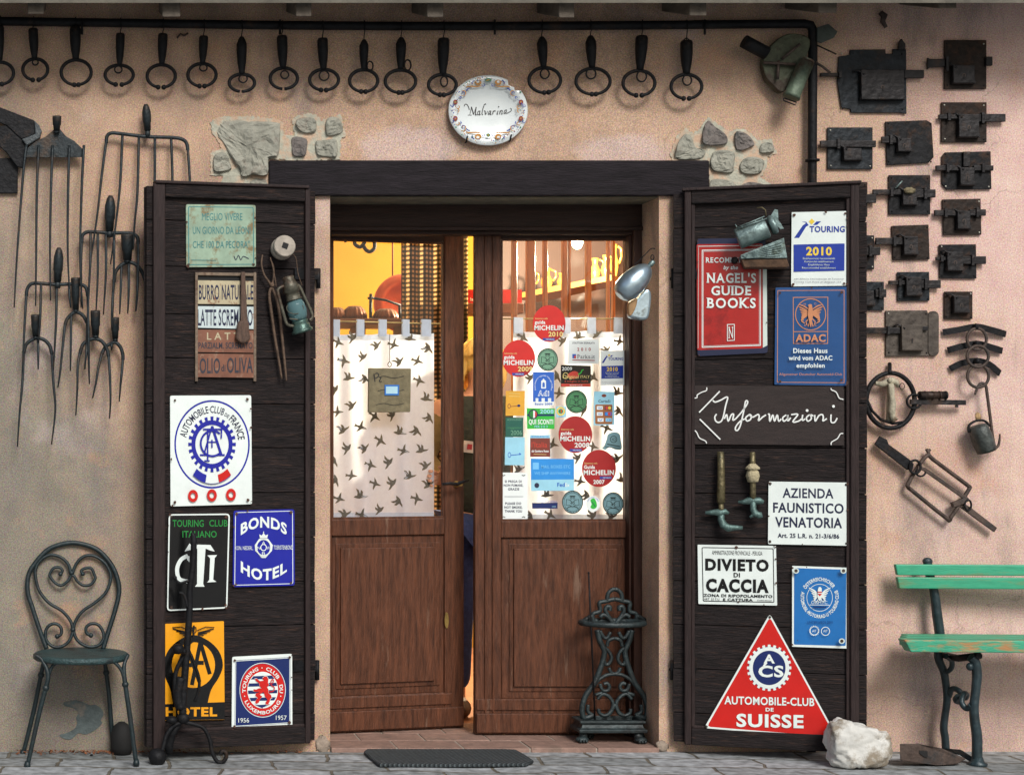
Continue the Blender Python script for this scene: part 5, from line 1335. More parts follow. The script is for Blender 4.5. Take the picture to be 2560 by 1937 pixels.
mb = MB(); mb.lathe(lt, ax, [(-.006, 0.018), (0, 0.025), (.012, 0.022), (L * .13, 0.030), (L * .25, 0.036), (L * .27, 0.028), (L * .38, 0.028), (L * .40, 0.035), (L * .41, 0.030)], m_lt, seg=20); mb.build('chimney', ln)
mb = MB(); mb.lathe(lt, ax, [(L * .41, 0.028), (L * .5, 0.037), (L * .62, 0.039), (L * .72, 0.035), (L * .78, 0.028)], m_lg, seg=20); mb.build('glass_globe', ln)
mb = MB(); mb.lathe(lt, ax, [(L * .77, 0.026), (L * .79, 0.034), (L * .82, 0.030), (L * .86, 0.034), (L * .93, 0.036), (L * .95, 0.042), (L * .99, 0.043), (L, 0.036)], m_ltg, seg=22); mb.build('fuel_tank', ln)
for p in ([(290, 650), (230, 690), (250, 800), (300, 980), (330, 1050), (400, 1070)], [(400, 640), (450, 650), (500, 750), (570, 900), (590, 970), (560, 1010)]):
    mb = MB(); mb.tube([LS.pt(u, v, 0.075) for u, v in Z2(cr(p, 5))], 0.0068, m_lt, seg=8); mb.build('side_tube', ln)
mb = MB(); mb.tube([LS.pt(u, v, 0.11) for u, v in Z2(ell(408, 880, 88, 60, 20, 150, 390))], 0.0018, m_lt, seg=5); mb.tube([LS.pt(u, v, 0.10) for u, v in Z2([(350, 990), (430, 1000), (520, 960)])], 0.003, m_lt, seg=6); mb.build('globe_guard', ln)
mb = MB(); mb.tube([LS.pt(u, v, 0.05) for u, v in Z2(cr([(210, 660), (200, 560), (150, 350)], 4))], 0.0018, m_tong, seg=5); mb.tube([LS.pt(u, v, 0.05) for u, v in Z2(cr([(480, 640), (440, 520), (415, 350), (350, 300)], 4))], 0.0018, m_tong, seg=5); mb.build('bail_wire', ln)

# --- right shutter
f = tf(2, 1)
a = sign(RS, 'enamel_sign', 'red enamel sign shaped like a standing book with white serif lettering', 'sign', [(1600, 405), (2190, 398), (2210, 1390), (1604, 1418)], m_ink2, d0=0.003, th=0.006, f=f, r=24, group=SG)  # dark plate below the cover also paints in the book's shadow
a.fill(rquad([(1595, 452), (2166, 446), (2166, 1350), (1600, 1366)], 14), m_dred)
a.fill([(2168, 500), (2200, 510), (2206, 1325), (2168, 1345)], m_white2)
a.frame([(1640, 500), (2150, 492), (2150, 1328), (1640, 1345)], 3, 7, m_white); a.frame([(1652, 512), (2138, 504), (2138, 1318), (1652, 1332)], 3, 3, m_white)
a.stroke([(1606, 470), (2160, 462)], 5, m_white); a.stroke([(1612, 480), (1608, 1350)], 3, m_white2)
a.text('RECOMMENDED', 1672, 565, 2120, 610, m_white, 0.015, serif=True); a.text('by the', 1826, 635, 1950, 668, m_white, 0.02, 0.25, serif=False)
a.text("NAGEL'S", 1680, 700, 2108, 783, m_white, 0.02, serif=True); a.text('GUIDE', 1722, 810, 2066, 890, m_white, 0.02, serif=True); a.text('BOOKS', 1680, 914, 2106, 1000, m_white, 0.02, serif=True)
a.frame([(1858, 1142), (1924, 1140), (1924, 1284), (1858, 1288)], 2, 6, m_white); a.text('N', 1870, 1165, 1912, 1265, m_white, 0.0, serif=True)
done(a)
f = tf(3, 1)
a = sign(RS, 'club_sign', 'large white and blue sign with yellow year digits above the eagle sign', 'sign', [(205, 176), (690, 165), (683, 810), (200, 816)], m_white, d0=0.004, th=0.004, f=f, r=4, group=SG)
def touring(a, x0, y0, w, h):
    X = lambda x: x0 + (x - 205) / 485 * w
    Y = lambda y: y0 + (y - 170) / 645 * h
    q = lambda pts: [(X(x), Y(y)) for x, y in pts]
    a.fill(q([(225, 398), (300, 290), (330, 268), (292, 258), (330, 258), (352, 288), (330, 300), (268, 398)]), m_royal)
    a.fill(q([(388, 288), (418, 256), (460, 254), (425, 284)]), m_royal); a.fill(q([(352, 256), (378, 230), (404, 255), (378, 282)]), m_gold)
    a.text('TOURING', X(360), Y(294), X(664), Y(346), m_royal, 0.025)
    a.fill(q([(222, 455), (662, 445), (660, 680), (222, 690)]), m_royal)
    a.text('2010', X(330), Y(474), X(552), Y(546), m_gold, 0.03)
    for i, t in enumerate(('Etablissement recommand\u00e9', 'Aanbevolen etablissement', 'Empfohlenes Haus', 'Recommended establishment')):
        wd = (138, 128, 92, 145)[i]
        a.text(t, X(440 - wd), Y(565 + i * 27), X(440 + wd), Y(582 + i * 27), m_white2)
    for i, t in enumerate(('asbl Alliance Internationale de Tourisme', 'Touring Club Royal de Belgique vzw')):
        a.text(t, X(224), Y(745 + i * 26), X(654 - i * 20), Y(756 + i * 26), m_ink2)
touring(a, 205, 170, 485, 645)
done(a, [(226, 198), (668, 186), (218, 796), (658, 790)], 0.004)
a = sign(RS, 'enamel_sign', 'petrol blue enamel sign with copper eagle in a circle and white German text', 'sign', [(65, 826), (686, 820), (690, 1674), (56, 1664)], m_adac, f=f, r=8, group=SG)
a.frame([(82, 850), (660, 846), (660, 1650), (78, 1645)], 3, 5, m_copper)
a.frame([(215, 908), (520, 906), (518, 1312), (217, 1312)], 2, 6, m_copper); a.stroke([(218, 1207), (518, 1205)], 6, m_copper)
a.ring(368, 1058, 134, 138, 7, m_copper, n=48)
for s_ in (-1, 1):
    X = lambda x: 368 + s_ * x
    for k in range(7): a.stroke([(X(18), 1030 + k * 5), (X(60 + 3 * k), 1010 + k * 16), (X(104 - k * 9), 990 + k * 24)], 13, m_copper, n=3, taper=True)
    a.stroke([(X(10), 1090), (X(40), 1120), (X(32), 1150)], 9, m_copper); a.stroke([(X(6), 1110), (X(22), 1162)], 9, m_copper)
    a.stroke([(X(14), 1015), (X(60), 985), (X(95), 975)], 12, m_copper, n=3, taper=True)
a.fill([(352, 990), (346, 975), (362, 968), (378, 972), (384, 1000), (392, 1060), (380, 1110), (374, 1165), (366, 1165), (354, 1110), (344, 1060)], m_copper)
for ch, x, y in (('H', 318, 968), ('O', 408, 966), ('A', 320, 1150), ('Z', 410, 1148)): a.text(ch, x - 9, y - 9, x + 9, y + 9, m_copper)
a.text('ADAC', 238, 1228, 498, 1292, m_copper, 0.03)
a.text('Dieses Haus', 218, 1348, 514, 1390, m_white, 0.02); a.text('wird vom ADAC', 178, 1412, 556, 1452, m_white, 0.02); a.text('empfohlen', 246, 1478, 490, 1516, m_white, 0.02)
a.text('Allgemeiner Deutscher Automobil-Club', 96, 1562, 640, 1584, m_copper)
done(a, [(104, 872), (636, 868), (104, 1636), (634, 1624)], 0.004)
# Informazioni board
m_brd = M('dark lettered board', lin(44, 35, 33), 0.6, var=0.3, scale=8, bump=0.3, stretch=(1.5, 1.5, 10), spec=0.3)
m_chalk = paint('white brush paint', (226, 230, 226), 0.6, 0.06)
a = sign(RS, 'wooden_sign', 'dark wooden board with white brushed handwriting and an arrow pointing towards the door', 'sign', [(1736, 963), (2110, 966), (2110, 1113), (1736, 1110)], m_brd, d0=0.003, th=0.009, r=1, group=SG)
f2, f3 = tf(2, 2), tf(3, 2)
for p in ([(1735, 140), (1755, 155), (1800, 140), (1862, 112), (1845, 190), (1820, 300), (1790, 330), (1762, 320), (1752, 285), (1768, 258)],
          [(1835, 300), (1855, 262), (1868, 320), (1895, 265), (1915, 262), (1908, 310), (1932, 300)],
          [(1932, 300), (1985, 240), (2030, 175), (2035, 148), (2018, 150), (2005, 220), (1975, 350), (1950, 398), (1930, 392), (1938, 360), (1975, 318), (2012, 300)],
          [(2048, 265), (2020, 290), (2030, 318), (2060, 305), (2068, 272), (2048, 262), (2078, 285), (2112, 268)], [(2112, 268), (2128, 262), (2136, 280), (2130, 315), (2165, 285), (2195, 266)]):
    a.stroke(f2(p), 3.6, m_chalk, n=5)
for p in ([(0, 262), (12, 262), (16, 322), (42, 266), (56, 320), (80, 266), (92, 320), (114, 300)], [(158, 266), (128, 290), (136, 320), (166, 300), (172, 266), (172, 318), (196, 290)], [(200, 264), (258, 262), (214, 325), (262, 320), (290, 300)],
          [(300, 264), (296, 312), (322, 300)], [(360, 264), (332, 290), (344, 320), (374, 300), (370, 266), (392, 276)], [(404, 266), (408, 320), (440, 272), (470, 264), (478, 290), (474, 318), (508, 298)], [(545, 262), (545, 325), (575, 330), (598, 292)]):
    a.stroke(f3(p), 3.6, m_chalk, n=5)
for c in ((338, 228), (566, 192)):
    c = f3([c])[0]; a.disc(c[0], c[1], 3.6, 3.6, m_chalk, 12)
a.stroke(f2([(1617, 245), (1795, 62)]), 3.4, m_chalk); a.stroke(f2([(1622, 302), (1800, 478)]), 3.4, m_chalk)
a.stroke(f2([(1682, 28), (1680, 55), (1640, 70), (1600, 95), (1600, 115), (1578, 122)]), 2.6, m_chalk, n=3); a.stroke(f2([(1580, 400), (1598, 420), (1620, 465), (1670, 490), (1682, 512)]), 2.6, m_chalk, n=3)
a.stroke(f3([(545, 35), (550, 50), (590, 70), (615, 120), (652, 132)]), 2.6, m_chalk, n=3); a.stroke(f3([(650, 426), (625, 430), (600, 470), (550, 500), (546, 525)]), 2.6, m_chalk, n=3)
done(a, name='board')
# taps
ZT = lambda p: Zm(1700, 1100, 3.527, p)
m_tap = M('old brass tap', lin(104, 96, 70), 0.45, metal=0.6, var=0.4, scale=30, bump=0.5, bscale=60, col2=lin(50, 58, 50), wear=0.35)
m_tapv = M('verdigris tap', lin(88, 112, 108), 0.5, metal=0.5, var=0.35, scale=30, bump=0.5, bscale=60)
m_lime = M('limescale crust', lin(168, 158, 128), 0.9, var=0.3, scale=40, bump=0.8, bscale=70)
def RSP(p, d=0.03): return RS.pt(*ZT([p])[0], d)
t1 = thing('old_tap', RSP((365, 640)), 'old brass tap with a long bare stem and low spout', 'tap')
mb = MB(); mb.tube([RSP((358, 100)), RSP((362, 250)), RSP((362, 400)), RSP((360, 545)), RSP((362, 560))], [0.013, 0.014, 0.0155, 0.0155, 0.017, 0.011], m_tap, seg=12); mb.tube([RSP((362, 560)), RSP((364, 640))], [0.010, 0.012], m_tap, seg=10); mb.build('stem', t1)
mb = MB(); mb.tube([RSP((222, 640)), RSP((260, 638)), RSP((310, 635)), RSP((360, 640)), RSP((400, 630)), RSP((432, 645))], [0.006, 0.009, 0.013, 0.016, 0.012, 0.005], m_tapv, seg=10); mb.build('cross_handle', t1)
mb = MB(); mb.tube([RSP((364, 650)), RSP((362, 700)), RSP((385, 750), 0.04), RSP((430, 775), 0.045), RSP((490, 770), 0.045), RSP((552, 772), 0.045)], [0.012, 0.013, 0.016, 0.015, 0.010, 0.007], m_tapv, seg=10); mb.build('spout', t1)
t2 = thing('old_tap', RSP((650, 540)), 'limescale-crusted old tap with a short bent spout', 'tap')
mb = MB(); mb.tube([RSP((640, 105)), RSP((640, 200)), RSP((642, 450)), RSP((645, 540))], [0.010, 0.011, 0.012, 0.011], m_tap, seg=10); mb.build('stem', t2)
mb = MB(); mb.lathe(RSP((640, 205)), RSP((645, 455)) - RSP((640, 205)), [(0, 0.010), (0.016, 0.026), (0.022, 0.028), (0.026, 0.016), (0.032, 0.022), (0.050, 0.026), (0.062, 0.022), (0.074, 0.019)], m_lime, seg=16, flute=(7, 0.12)); mb.build('limescale', t2)
mb = MB(); mb.tube([RSP((512, 545)), RSP((560, 545)), RSP((600, 535)), RSP((650, 530)), RSP((700, 535)), RSP((738, 545))], [0.005, 0.009, 0.015, 0.012, 0.015, 0.006], m_tapv, seg=10); mb.build('cross_handle', t2)
mb = MB(); mb.tube([RSP((645, 540)), RSP((645, 610)), RSP((665, 650), 0.04), RSP((700, 660), 0.04), RSP((712, 685), 0.04)], [0.012, 0.012, 0.015, 0.014, 0.009], m_tapv, seg=10); mb.tube([RSP((655, 655), 0.04), RSP((615, 680), 0.04)], [0.008, 0.005], m_tapv); mb.build('spout', t2)
# azienda
f = tf(3, 2)
a = sign(RS, 'notice_sign', 'white notice sign with three bold dark blue lines and one small line', 'sign', [(5, 841), (693, 850), (695, 1395), (0, 1381)], m_white, f=f, r=14, group=SG)
sk = lambda px, py: (px, py + (px - 350) * 0.016)
a.text('AZIENDA', 126, 898, 566, 982, m_ink2, 0.02, map_=sk); a.text('FAUNISTICO', 44, 1024, 654, 1110, m_ink2, 0.02, map_=sk); a.text('VENATORIA', 62, 1148, 640, 1236, m_ink2, 0.02, map_=sk); a.text('Art. 25 L.R. n. 21-3/6/86', 84, 1290, 616, 1328, m_ink2, 0.025, map_=sk)
done(a, [(20, 860), (676, 868), (18, 1356), (678, 1374)], 0.004)
# divieto
a = sign(RS, 'notice_sign', 'white hunting ban notice with heavy black capitals inside a black border', 'sign', [(1744, 1361), (1940, 1364), (1943, 1513), (1746, 1509)], m_white, r=2, group=SG)
a.frame([(1754, 1367), (1934, 1370), (1936, 1506), (1757, 1503)], 4, 2.2, m_blk)
sk = lambda px, py: (px, py + (px - 1840) * 0.018)
a.text('AMMINISTRAZIONE PROVINCIALE - PERUGIA', 1780, 1376, 1906, 1387, m_blk, map_=sk)
a.text('DIVIETO', 1763, 1397, 1922, 1425, m_blk, 0.05, map_=sk); a.text('DI', 1834, 1431, 1850, 1442, m_blk, 0.03, map_=sk); a.text('CACCIA', 1765, 1447, 1922, 1478, m_blk, 0.05, map_=sk)
a.text('ZONA DI RIPOPOLAMENTO', 1759, 1485, 1931, 1492, m_blk, 0.03, map_=sk); a.text('ART. 52 T.U.', 1760, 1495, 1800, 1501, m_blk, map_=sk); a.text('E CATTURA', 1808, 1495, 1882, 1501.5, m_blk, 0.03, map_=sk); a.text('STAMPA PERUGIA', 1893, 1497, 1930, 1501, m_blk, map_=sk)
done(a, [(1841, 1368), (1846, 1504)], 0.003)
# austrian club sign
Z8 = tf(3, 3)
a = sign(RS, 'enamel_sign', 'blue enamel sign with white eagle in a lettered circle and chipped corners', 'sign', [(203, -88), (676, -72), (678, 608), (203, 592)], m_white, f=Z8, r=6, group=SG)
a.fill(rquad([(220, -70), (660, -56), (654, 586), (218, 574)], 12), m_sky)
cx, cy = 435, 180
a.ring(cx, cy, 110, 116, 4, m_white, n=48)
a.arc('\u00d6STERREICHISCHER', cx, cy, 132, 142, 150, 34, 30, m_white, 0.02)
a.arc('AUTOMOBIL\u00b7MOTORRAD-U\u00b7TOURING\u00b7CLUB', cx, cy, 160, 172, 162, 382, 30, m_white, 0.02, inside=True)
for s_ in (-1, 1):
    X = lambda x: cx + s_ * x
    for k in range(6): a.stroke([(X(14), 150 + k * 4), (X(46), 120 + k * 16), (X(92 - k * 12), 96 + k * 22)], 12, m_white, n=3, taper=True)
    a.stroke([(X(8), 180), (X(20), 210), (X(36), 215)], 7, m_white)
a.fill([(420, 112), (428, 92), (440, 88), (452, 100), (456, 170), (442, 205), (430, 205), (416, 170)], m_white); a.fill([(418, 128), (454, 128), (452, 152), (436, 168), (420, 152)], m_red); a.rect(420, 138, 453, 146, m_white)
a.text('\u00d6AMTC', 364, 206, 500, 232, m_white); a.stroke([(350, 240), (520, 242)], 5, m_white); a.stroke([(380, 258), (490, 260)], 10, m_navy)
a.text('UNTERWEGS 2001', 330, 376, 545, 396, m_navy)
for x in (390, 484): a.ring(x, 458 if x < 400 else 462, 38, 38, 6, m_white, n=24); a.text('AIT', x - 18, 448, x + 18, 470, m_white)
for i in range(18): a.disc(390 + 40 * math.cos(i * .349), 458 - 40 * math.sin(i * .349), 4, 4, m_white, 6)
for x, y, r_ in ((236, -46, 26), (636, -46, 26), (622, 545, 26), (250, 540, 9)):
    a.disc(x, y, r_, r_ * .9, m_white2, 14) if r_ > 20 else None; a.disc(x, y, r_ * .55, r_ * .55, m_rust, 12)
done(a)
# red triangle
m_acs = m_navy
top, bl, br = (1924.5, 1533), (1760, 1819), (2096, 1846)
tri = []
for i, p in enumerate((top, br, bl)):
    qn = ((top, br, bl)[(i + 1) % 3]); qp = ((top, br, bl)[i - 1])
    p_ = Vector(p); e = 9
    a_ = p_ + (Vector(qp) - p_).normalized() * e; b_ = p_ + (Vector(qn) - p_).normalized() * e
    for t in (0, .5, 1):
        x = a_.lerp(p_, t).lerp(p_.lerp(b_, t), t); tri.append((x.x, x.y))
a = sign(RS, 'enamel_sign', 'red triangular enamel sign with a white and blue cogwheel', 'sign', tri, m_white, d0=0.006, th=0.008, group=SG)
c = Vector((1927, 1733))
a.fill([tuple(c + (Vector(p) - c) * 0.955) for p in tri], m_red)
f = Z8
gx, gy = f([(10, 770)])[0]
a.disc(gx, gy, 52, 54, m_acs, 40)
for i in range(24):
    t = i * 15
    a.fill([(gx + 48 * math.cos(R(t - 4.5)), gy - 50 * math.sin(R(t - 4.5))), (gx + 55.5 * math.cos(R(t - 3.4)), gy - 58 * math.sin(R(t - 3.4))), (gx + 55.5 * math.cos(R(t + 3.4)), gy - 58 * math.sin(R(t + 3.4))), (gx + 48 * math.cos(R(t + 4.5)), gy - 50 * math.sin(R(t + 4.5)))], m_white, up=(i == 0))
a.disc(gx, gy, 50, 52, m_white, 48); a.disc(gx, gy, 41, 43, m_acs, 44)
a.text('A', gx - 14, gy - 34, gx + 14, gy - 12, m_white, 0.03); a.text('CS', gx - 27, gy - 6, gx + 36, gy + 22, m_white, 0.03)
a.stroke([(gx - 6, gy - 14), (gx - 14, gy - 4)], 5, m_white)
sk = lambda px, py: (px, py + (px - 1920) * 0.022)
a.text('AUTOMOBILE-CLUB', 1811, 1741, 2036, 1761, m_white, 0.02, map_=sk); a.text('DE', 1914, 1768, 1934, 1777, m_white, 0.03, map_=sk); a.text('SUISSE', 1841, 1784, 2009, 1816, m_white, 0.03, map_=sk)
done(a, [(1924.5, 1542), (1766, 1815)], 0.005)
for c_ in ((355, 668), (657, 680), (353, 816), (656, 824)):
    pass
# grater box on the right shutter
ZG = lambda p: Zm(1800, 500, 4.76, p)
gr = thing('tin_grater', RS.pt(*ZG([(520, 700)])[0], 0.03), 'zinc drum grater on a wedge-shaped hopper over the red book sign', 'grater')
def RG(p, d): return RS.pt(*ZG([p])[0], d)
mb = MB()
a_, b_ = RG((205, 470), 0.085), RG((560, 330), 0.085)
L = (b_ - a_).length
mb.lathe(a_, b_ - a_, [(0, 0.024), (0.001, 0.040), (0.006, 0.041), (L * .5, 0.040), (L * .95, 0.041), (L, 0.038), (L, 0.024)], m_zinc, seg=20); mb.build('drum', gr)
mb = MB(); a2, b2 = RG((590, 310), 0.08), RG((690, 270), 0.08); mb.lathe(a2, b2 - a2, [(0, 0.034), (0.012, 0.040), (0.022, 0.036), (0.026, 0.016)], m_zinc, seg=18)
mb.build('drum_end', gr)
mb = MB(); mb.prism([RG(p, 0.08) for p in ((600, 195), (650, 110), (690, 120), (695, 240), (730, 290), (760, 340), (720, 350), (640, 260))], -RS.N * 0.006, m_zinc); mb.build('fin', gr)
mb = MB()
fr_ = [RG(p, 0.11) for p in ((245, 655), (760, 450), (800, 690), (250, 700))]
mb.prism(fr_, -RS.N * 0.10, m_zinc)
for k in range(6): mb.bar(RG((260 + k * 10, 662 + k * 6), 0.1125), RG((740 - k * 4, 500 + k * 32), 0.1125), 0.003, 0.004, m_zinc)
mb.build('hopper', gr, bevel=0.002)
mb = MB(); mb.prism([RG(p, 0.105) for p in ((252, 708), (795, 700), (825, 785), (800, 800), (290, 800))], -RS.N * 0.09, M('rusted tin base', lin(84, 62, 44), 0.8, metal=0.2, var=0.4, bump=0.4)); mb.build('base', gr, bevel=0.002)
mb = MB(); mb.tube([RG(p, 0.115) for p in ((180, 290), (220, 350))], 0.002, m_zinc, seg=5); mb.tube([RG(p, 0.12) for p in ((195, 330), (350, 270), (530, 195))], 0.0022, m_zinc, seg=5); mb.tube([RG(p, 0.12) for p in ((205, 345), (370, 285), (560, 220))], 0.0018, m_zinc, seg=5)
mb.tube([RG(p, 0.12) for p in ((440, 95), (500, 90), (540, 120), (548, 190))], 0.0025, m_tap, seg=5)
for t in ((260, 310), (420, 245), (500, 215)): mb.tube([RG(t, 0.12), RG((t[0] + 15, t[1] + 45), 0.115)], 0.0015, m_zinc, seg=5)
mb.build('wire_handle', gr)
mb = MB(); mb.lathe(RG((172, 722), 0.012), RS.N, [(0, 0.0135), (0.02, 0.0135), (0.026, 0.009), (0.028, 0.001)], m_black, seg=14); mb.build('knob', gr)
# canteen and tin hung on the right jamb
cat_ = thing('canteen', P(1590, 750, -0.05), 'shiny dented aluminium canteen hung by a cord beside the door', 'canteen')
f = tf(2, 1)
a_, b_ = P(*f([(1185, 640)])[0], -0.07), P(*f([(930, 900)])[0], -0.07)
L = (b_ - a_).length; ax = (b_ - a_).normalized()
mb = MB(); mb.lathe(a_, ax, [(0, 0.010), (L * .04, 0.021), (L * .14, 0.035), (L * .32, 0.047), (L * .55, 0.053), (L * .8, 0.050), (L * .95, 0.038), (L, 0.022)], m_alu, seg=24, sx=1.0, ref=Vector((0, -1, 0))); mb.build('flask', cat_)
mb = MB(); mb.lathe(a_ - ax * 0.026, ax, [(0, 0.008), (0.004, 0.0105), (0.018, 0.0105), (0.028, 0.009)], m_zinc, seg=12); mb.tube([P(u, v, -0.07) for u, v in f(ell(1212, 566, 14, 22, 12))], 0.002, m_iron, seg=5, closed=True); mb.build('stopper', cat_)
mb = MB(); mb.tube([P(u, v, -0.08) for u, v in f(cr([(1055, 630), (1090, 600), (1150, 540), (1200, 492), (1235, 490)], 4))], 0.0022, m_iron, seg=5); mb.build('cord', cat_)
cup = thing('mess_tin', P(1600, 780, -0.04), 'dull open aluminium mess tin hanging under the canteen', 'mess tin')
a_, b_ = P(*f([(1040, 1010)])[0], -0.05), P(*f([(1195, 960)])[0], -0.045)
mb = MB(); mb.prism([P(u, v, -0.065) for u, v in f(cr([(1085, 925), (1150, 850), (1190, 845), (1208, 900), (1190, 1060), (1150, 1105), (1060, 1095), (1015, 1070), (1030, 1000)], 4, True))], Vector((0, 0.04, 0)), m_alu); mb.build('bowl', cup, bevel=0.010)
mb = MB(); mb.prism([P(u, v, -0.0665) for u, v in f(cr([(1010, 960), (1040, 935), (1085, 920), (1075, 990), (1040, 1060), (1012, 1065), (1004, 1010)], 4, True))], Vector((0, 0.02, 0)), M('tin inside', lin(150, 120, 84), 0.5, metal=0.5, var=0.3)); mb.build('mouth', cup, bevel=0.004)
# ================================================================ curtains, stickers and what shows behind the glass
m_curt = M('white curtain cloth', lin(224, 234, 252), 0.9, var=0.04, scale=60, trans=0.6)
m_tab = M('pale blue curtain cloth', lin(196, 208, 226), 0.9, var=0.08, scale=40, trans=0.25)
m_bird = M('printed bird', lin(92, 84, 70), 0.9, var=0.3, scale=60)
def curtain(pl, label, u0, v0, u1, v1, rodv, tabs, birds, seed, dbase, rod):
    q = random.Random(seed)
    c = pl.pt((u0 + u1) / 2, rodv, dbase)
    o = thing('curtain', c, label, 'curtain')
    ph = [q.uniform(0, 6) for _ in range(4)]
    def dep(u, v):
        t = (u - u0) / (u1 - u0); s_ = (v - v0) / (v1 - v0)
        return dbase - 0.022 + 0.014 * math.sin(17 * t + ph[0] + 0.8 * s_) * (0.4 + 0.6 * s_) + 0.006 * math.sin(31 * t + ph[1] - 1.5 * s_) + 0.004 * math.sin(9 * t + 7 * s_ + ph[2])
    mb = MB()
    nx_, ny_ = 60, 26
    for j in range(ny_ + 1):
        for i in range(nx_ + 1):
            u = u0 + (u1 - u0) * i / nx_; v = v0 + (v1 - v0) * j / ny_
            if j == 0: v += 4 * abs(math.sin(i / nx_ * math.pi * (len(tabs) - 1)))
            mb.v.append(tuple(pl.pt(u, v, dep(u, v))))
    for j in range(ny_):
        for i in range(nx_):
            a = j * (nx_ + 1) + i
            mb.face([a, a + 1, a + nx_ + 2, a + nx_ + 1], m_tab if (j < 1 or j >= ny_ - 1) else m_curt, True)
    K = [(0.55, 0.02), (0.38, -0.06), (0.2, -0.09), (0.1, -0.14), (0.02, -0.6), (-0.08, -0.42), (-0.12, -0.1), (-0.3, -0.05), (-0.55, -0.12), (-0.5, 0.02), (-0.56, 0.14), (-0.3, 0.08), (-0.12, 0.12), (-0.25, 0.5), (-0.05, 0.35), (0.14, 0.12), (0.3, 0.08)]
    K2 = [(0.5, -0.02), (0.36, -0.1), (0.22, -0.1), (0.16, -0.3), (0.24, -0.66), (0.04, -0.5), (-0.02, -0.2), (-0.14, -0.5), (-0.26, -0.34), (-0.2, -0.06), (-0.36, 0.0), (-0.6, 0.06), (-0.42, 0.14), (-0.16, 0.12), (0.1, 0.16), (0.32, 0.08)]
    for k, (x, y) in enumerate(birds):
        KK = K2 if k % 3 else K
        rot = (0.4, -0.9, 2.3, 0.1, 3.0, -2.0)[k % 6] + q.uniform(-.25, .25); fl = 1 if k % 2 else -1
        sz = q.uniform(28, 33)
        pp = [(x + sz * (a * math.cos(rot) - fl * b * math.sin(rot)), y + sz * (a * math.sin(rot) + fl * b * math.cos(rot))) for a, b in KK]
        pp = [(min(max(a, u0 + 1), u1 - 1), b) for a, b in pp]
        ctr = pl.pt(x, y, dep(min(max(x, u0), u1), y) + 0.0022)
        b_ = mb.add([pl.pt(a, b, dep(a, b) + 0.0018) for a, b in pp] + [ctr])
        n = len(pp)
        for i in range(n): mb.face([b_ + i, b_ + (i + 1) % n, b_ + n], m_bird)
    mb.build('cloth', o)
    for (a, b) in tabs:
        mb = MB(); mb.prism([pl.pt(u, v, dbase + 0.004) for u, v in ((a, rodv - 4), (b, rodv - 3), (b, v0 + 8), (a, v0 + 7))], -pl.N * 0.012, m_tab); mb.build('tab', o)
    mb = MB(); mb.tube([pl.pt(rod[0], rodv, dbase), pl.pt(rod[1], rodv + rod[2], dbase)], 0.003, M('brass rod', lin(190, 170, 110), 0.35, metal=0.7), seg=7); mb.build('rod', o)
    return o
bl = T(1, 1, [(710, 1300), (840, 1260), (1045, 1330), (1190, 1320), (1330, 1270), (1490, 1345), (760, 1460), (925, 1430), (1240, 1470), (1395, 1460), (800, 1610), (945, 1610), (1410, 1630)]) + \
    T(1, 2, [(685, 50), (830, 190), (705, 240), (1470, 130), (1500, 290), (1025, 280), (1180, 270), (755, 400), (905, 370), (1240, 420), (1390, 400), (1075, 490), (790, 560), (940, 560), (1275, 575), (1430, 575), (675, 660), (990, 700), (1150, 680),
             (1470, 710), (825, 790), (1325, 800), (690, 830), (1030, 860), (1180, 860), (1490, 870), (720, 990), (900, 970), (1235, 1010), (1390, 990), (1070, 1090), (770, 1130), (915, 1130)])
curtain(LL, 'white bird-print tab curtain behind the glass of the ajar door leaf', 824, 833, 1085, 1299, 802, [(824, 850), (893, 911), (948, 967), (1007, 1024), (1055, 1078)], bl, 1, -0.055, (815, 1110, 8))
br_ = T(2, 1, [(95, 1260), (440, 1290), (735, 1230), (930, 1290), (575, 1255), (390, 1590), (700, 1600), (160, 1610), (820, 1370)]) + \
    T(2, 2, [(405, 80), (910, 80), (925, 230), (700, 540), (570, 640), (910, 650), (590, 840), (950, 830), (160, 1140), (330, 1130), (700, 1140), (860, 1150), (350, 520), (300, 960), (650, 960), (820, 380), (620, 230), (60, 740)])
curtain(RL, 'white bird-print tab curtain behind the sticker-covered glass of the closed door leaf', 1283, 826, 1562, 1304, 797, [(1285, 1308), (1412, 1427), (1470, 1490), (1536, 1560)], br_, 2, -0.075, (1253, 1567, 0))
# plaque hung on a bead chain in front of the ajar leaf's glass
m_plq = M('grey brown clay plaque', lin(112, 104, 80), 0.85, var=0.25, scale=30, bump=0.5, bscale=60)
f = tf(1, 1)
pq = thing('hanging_plaque', LL.pt(974, 1030, 0.01), 'grey-brown hand-lettered plaque with a small blue label hung on a bead chain', 'plaque')
mb = MB(); mb.prism([LL.pt(u, v, 0.014) for u, v in rquad([(923, 920), (1028, 921), (1026, 1030), (922, 1031)], 3)], -LL.N * 0.014, m_plq)
a = Art(LL, 0.0142, None, mb)
a.stroke(f([(1030, 1570), (1050, 1565), (1060, 1590), (1025, 1610), (1020, 1570), (1028, 1640)]), 2.6, m_ink, n=4); a.stroke(f([(1062, 1600), (1080, 1605), (1065, 1635), (1088, 1636)]), 2.4, m_ink, n=4)
for k in range(3): a.stroke([(940 + 4 * k, 1012 - k * 40 + 6 * k), (960, 1008 - k * 40 + 6 * k), (985, 1013 - k * 40 + 6 * k), (1010, 1008 - k * 40 + 6 * k)], 1.3, m_ink, n=3)
mb.build('board', pq, bevel=0.002)
mb = MB(); mb.prism([LL.pt(u, v, 0.018) for u, v in [(962, 962), (998, 962), (997, 988), (962, 988)]], -LL.N * 0.0035, paint('blue label', (40, 110, 190)))
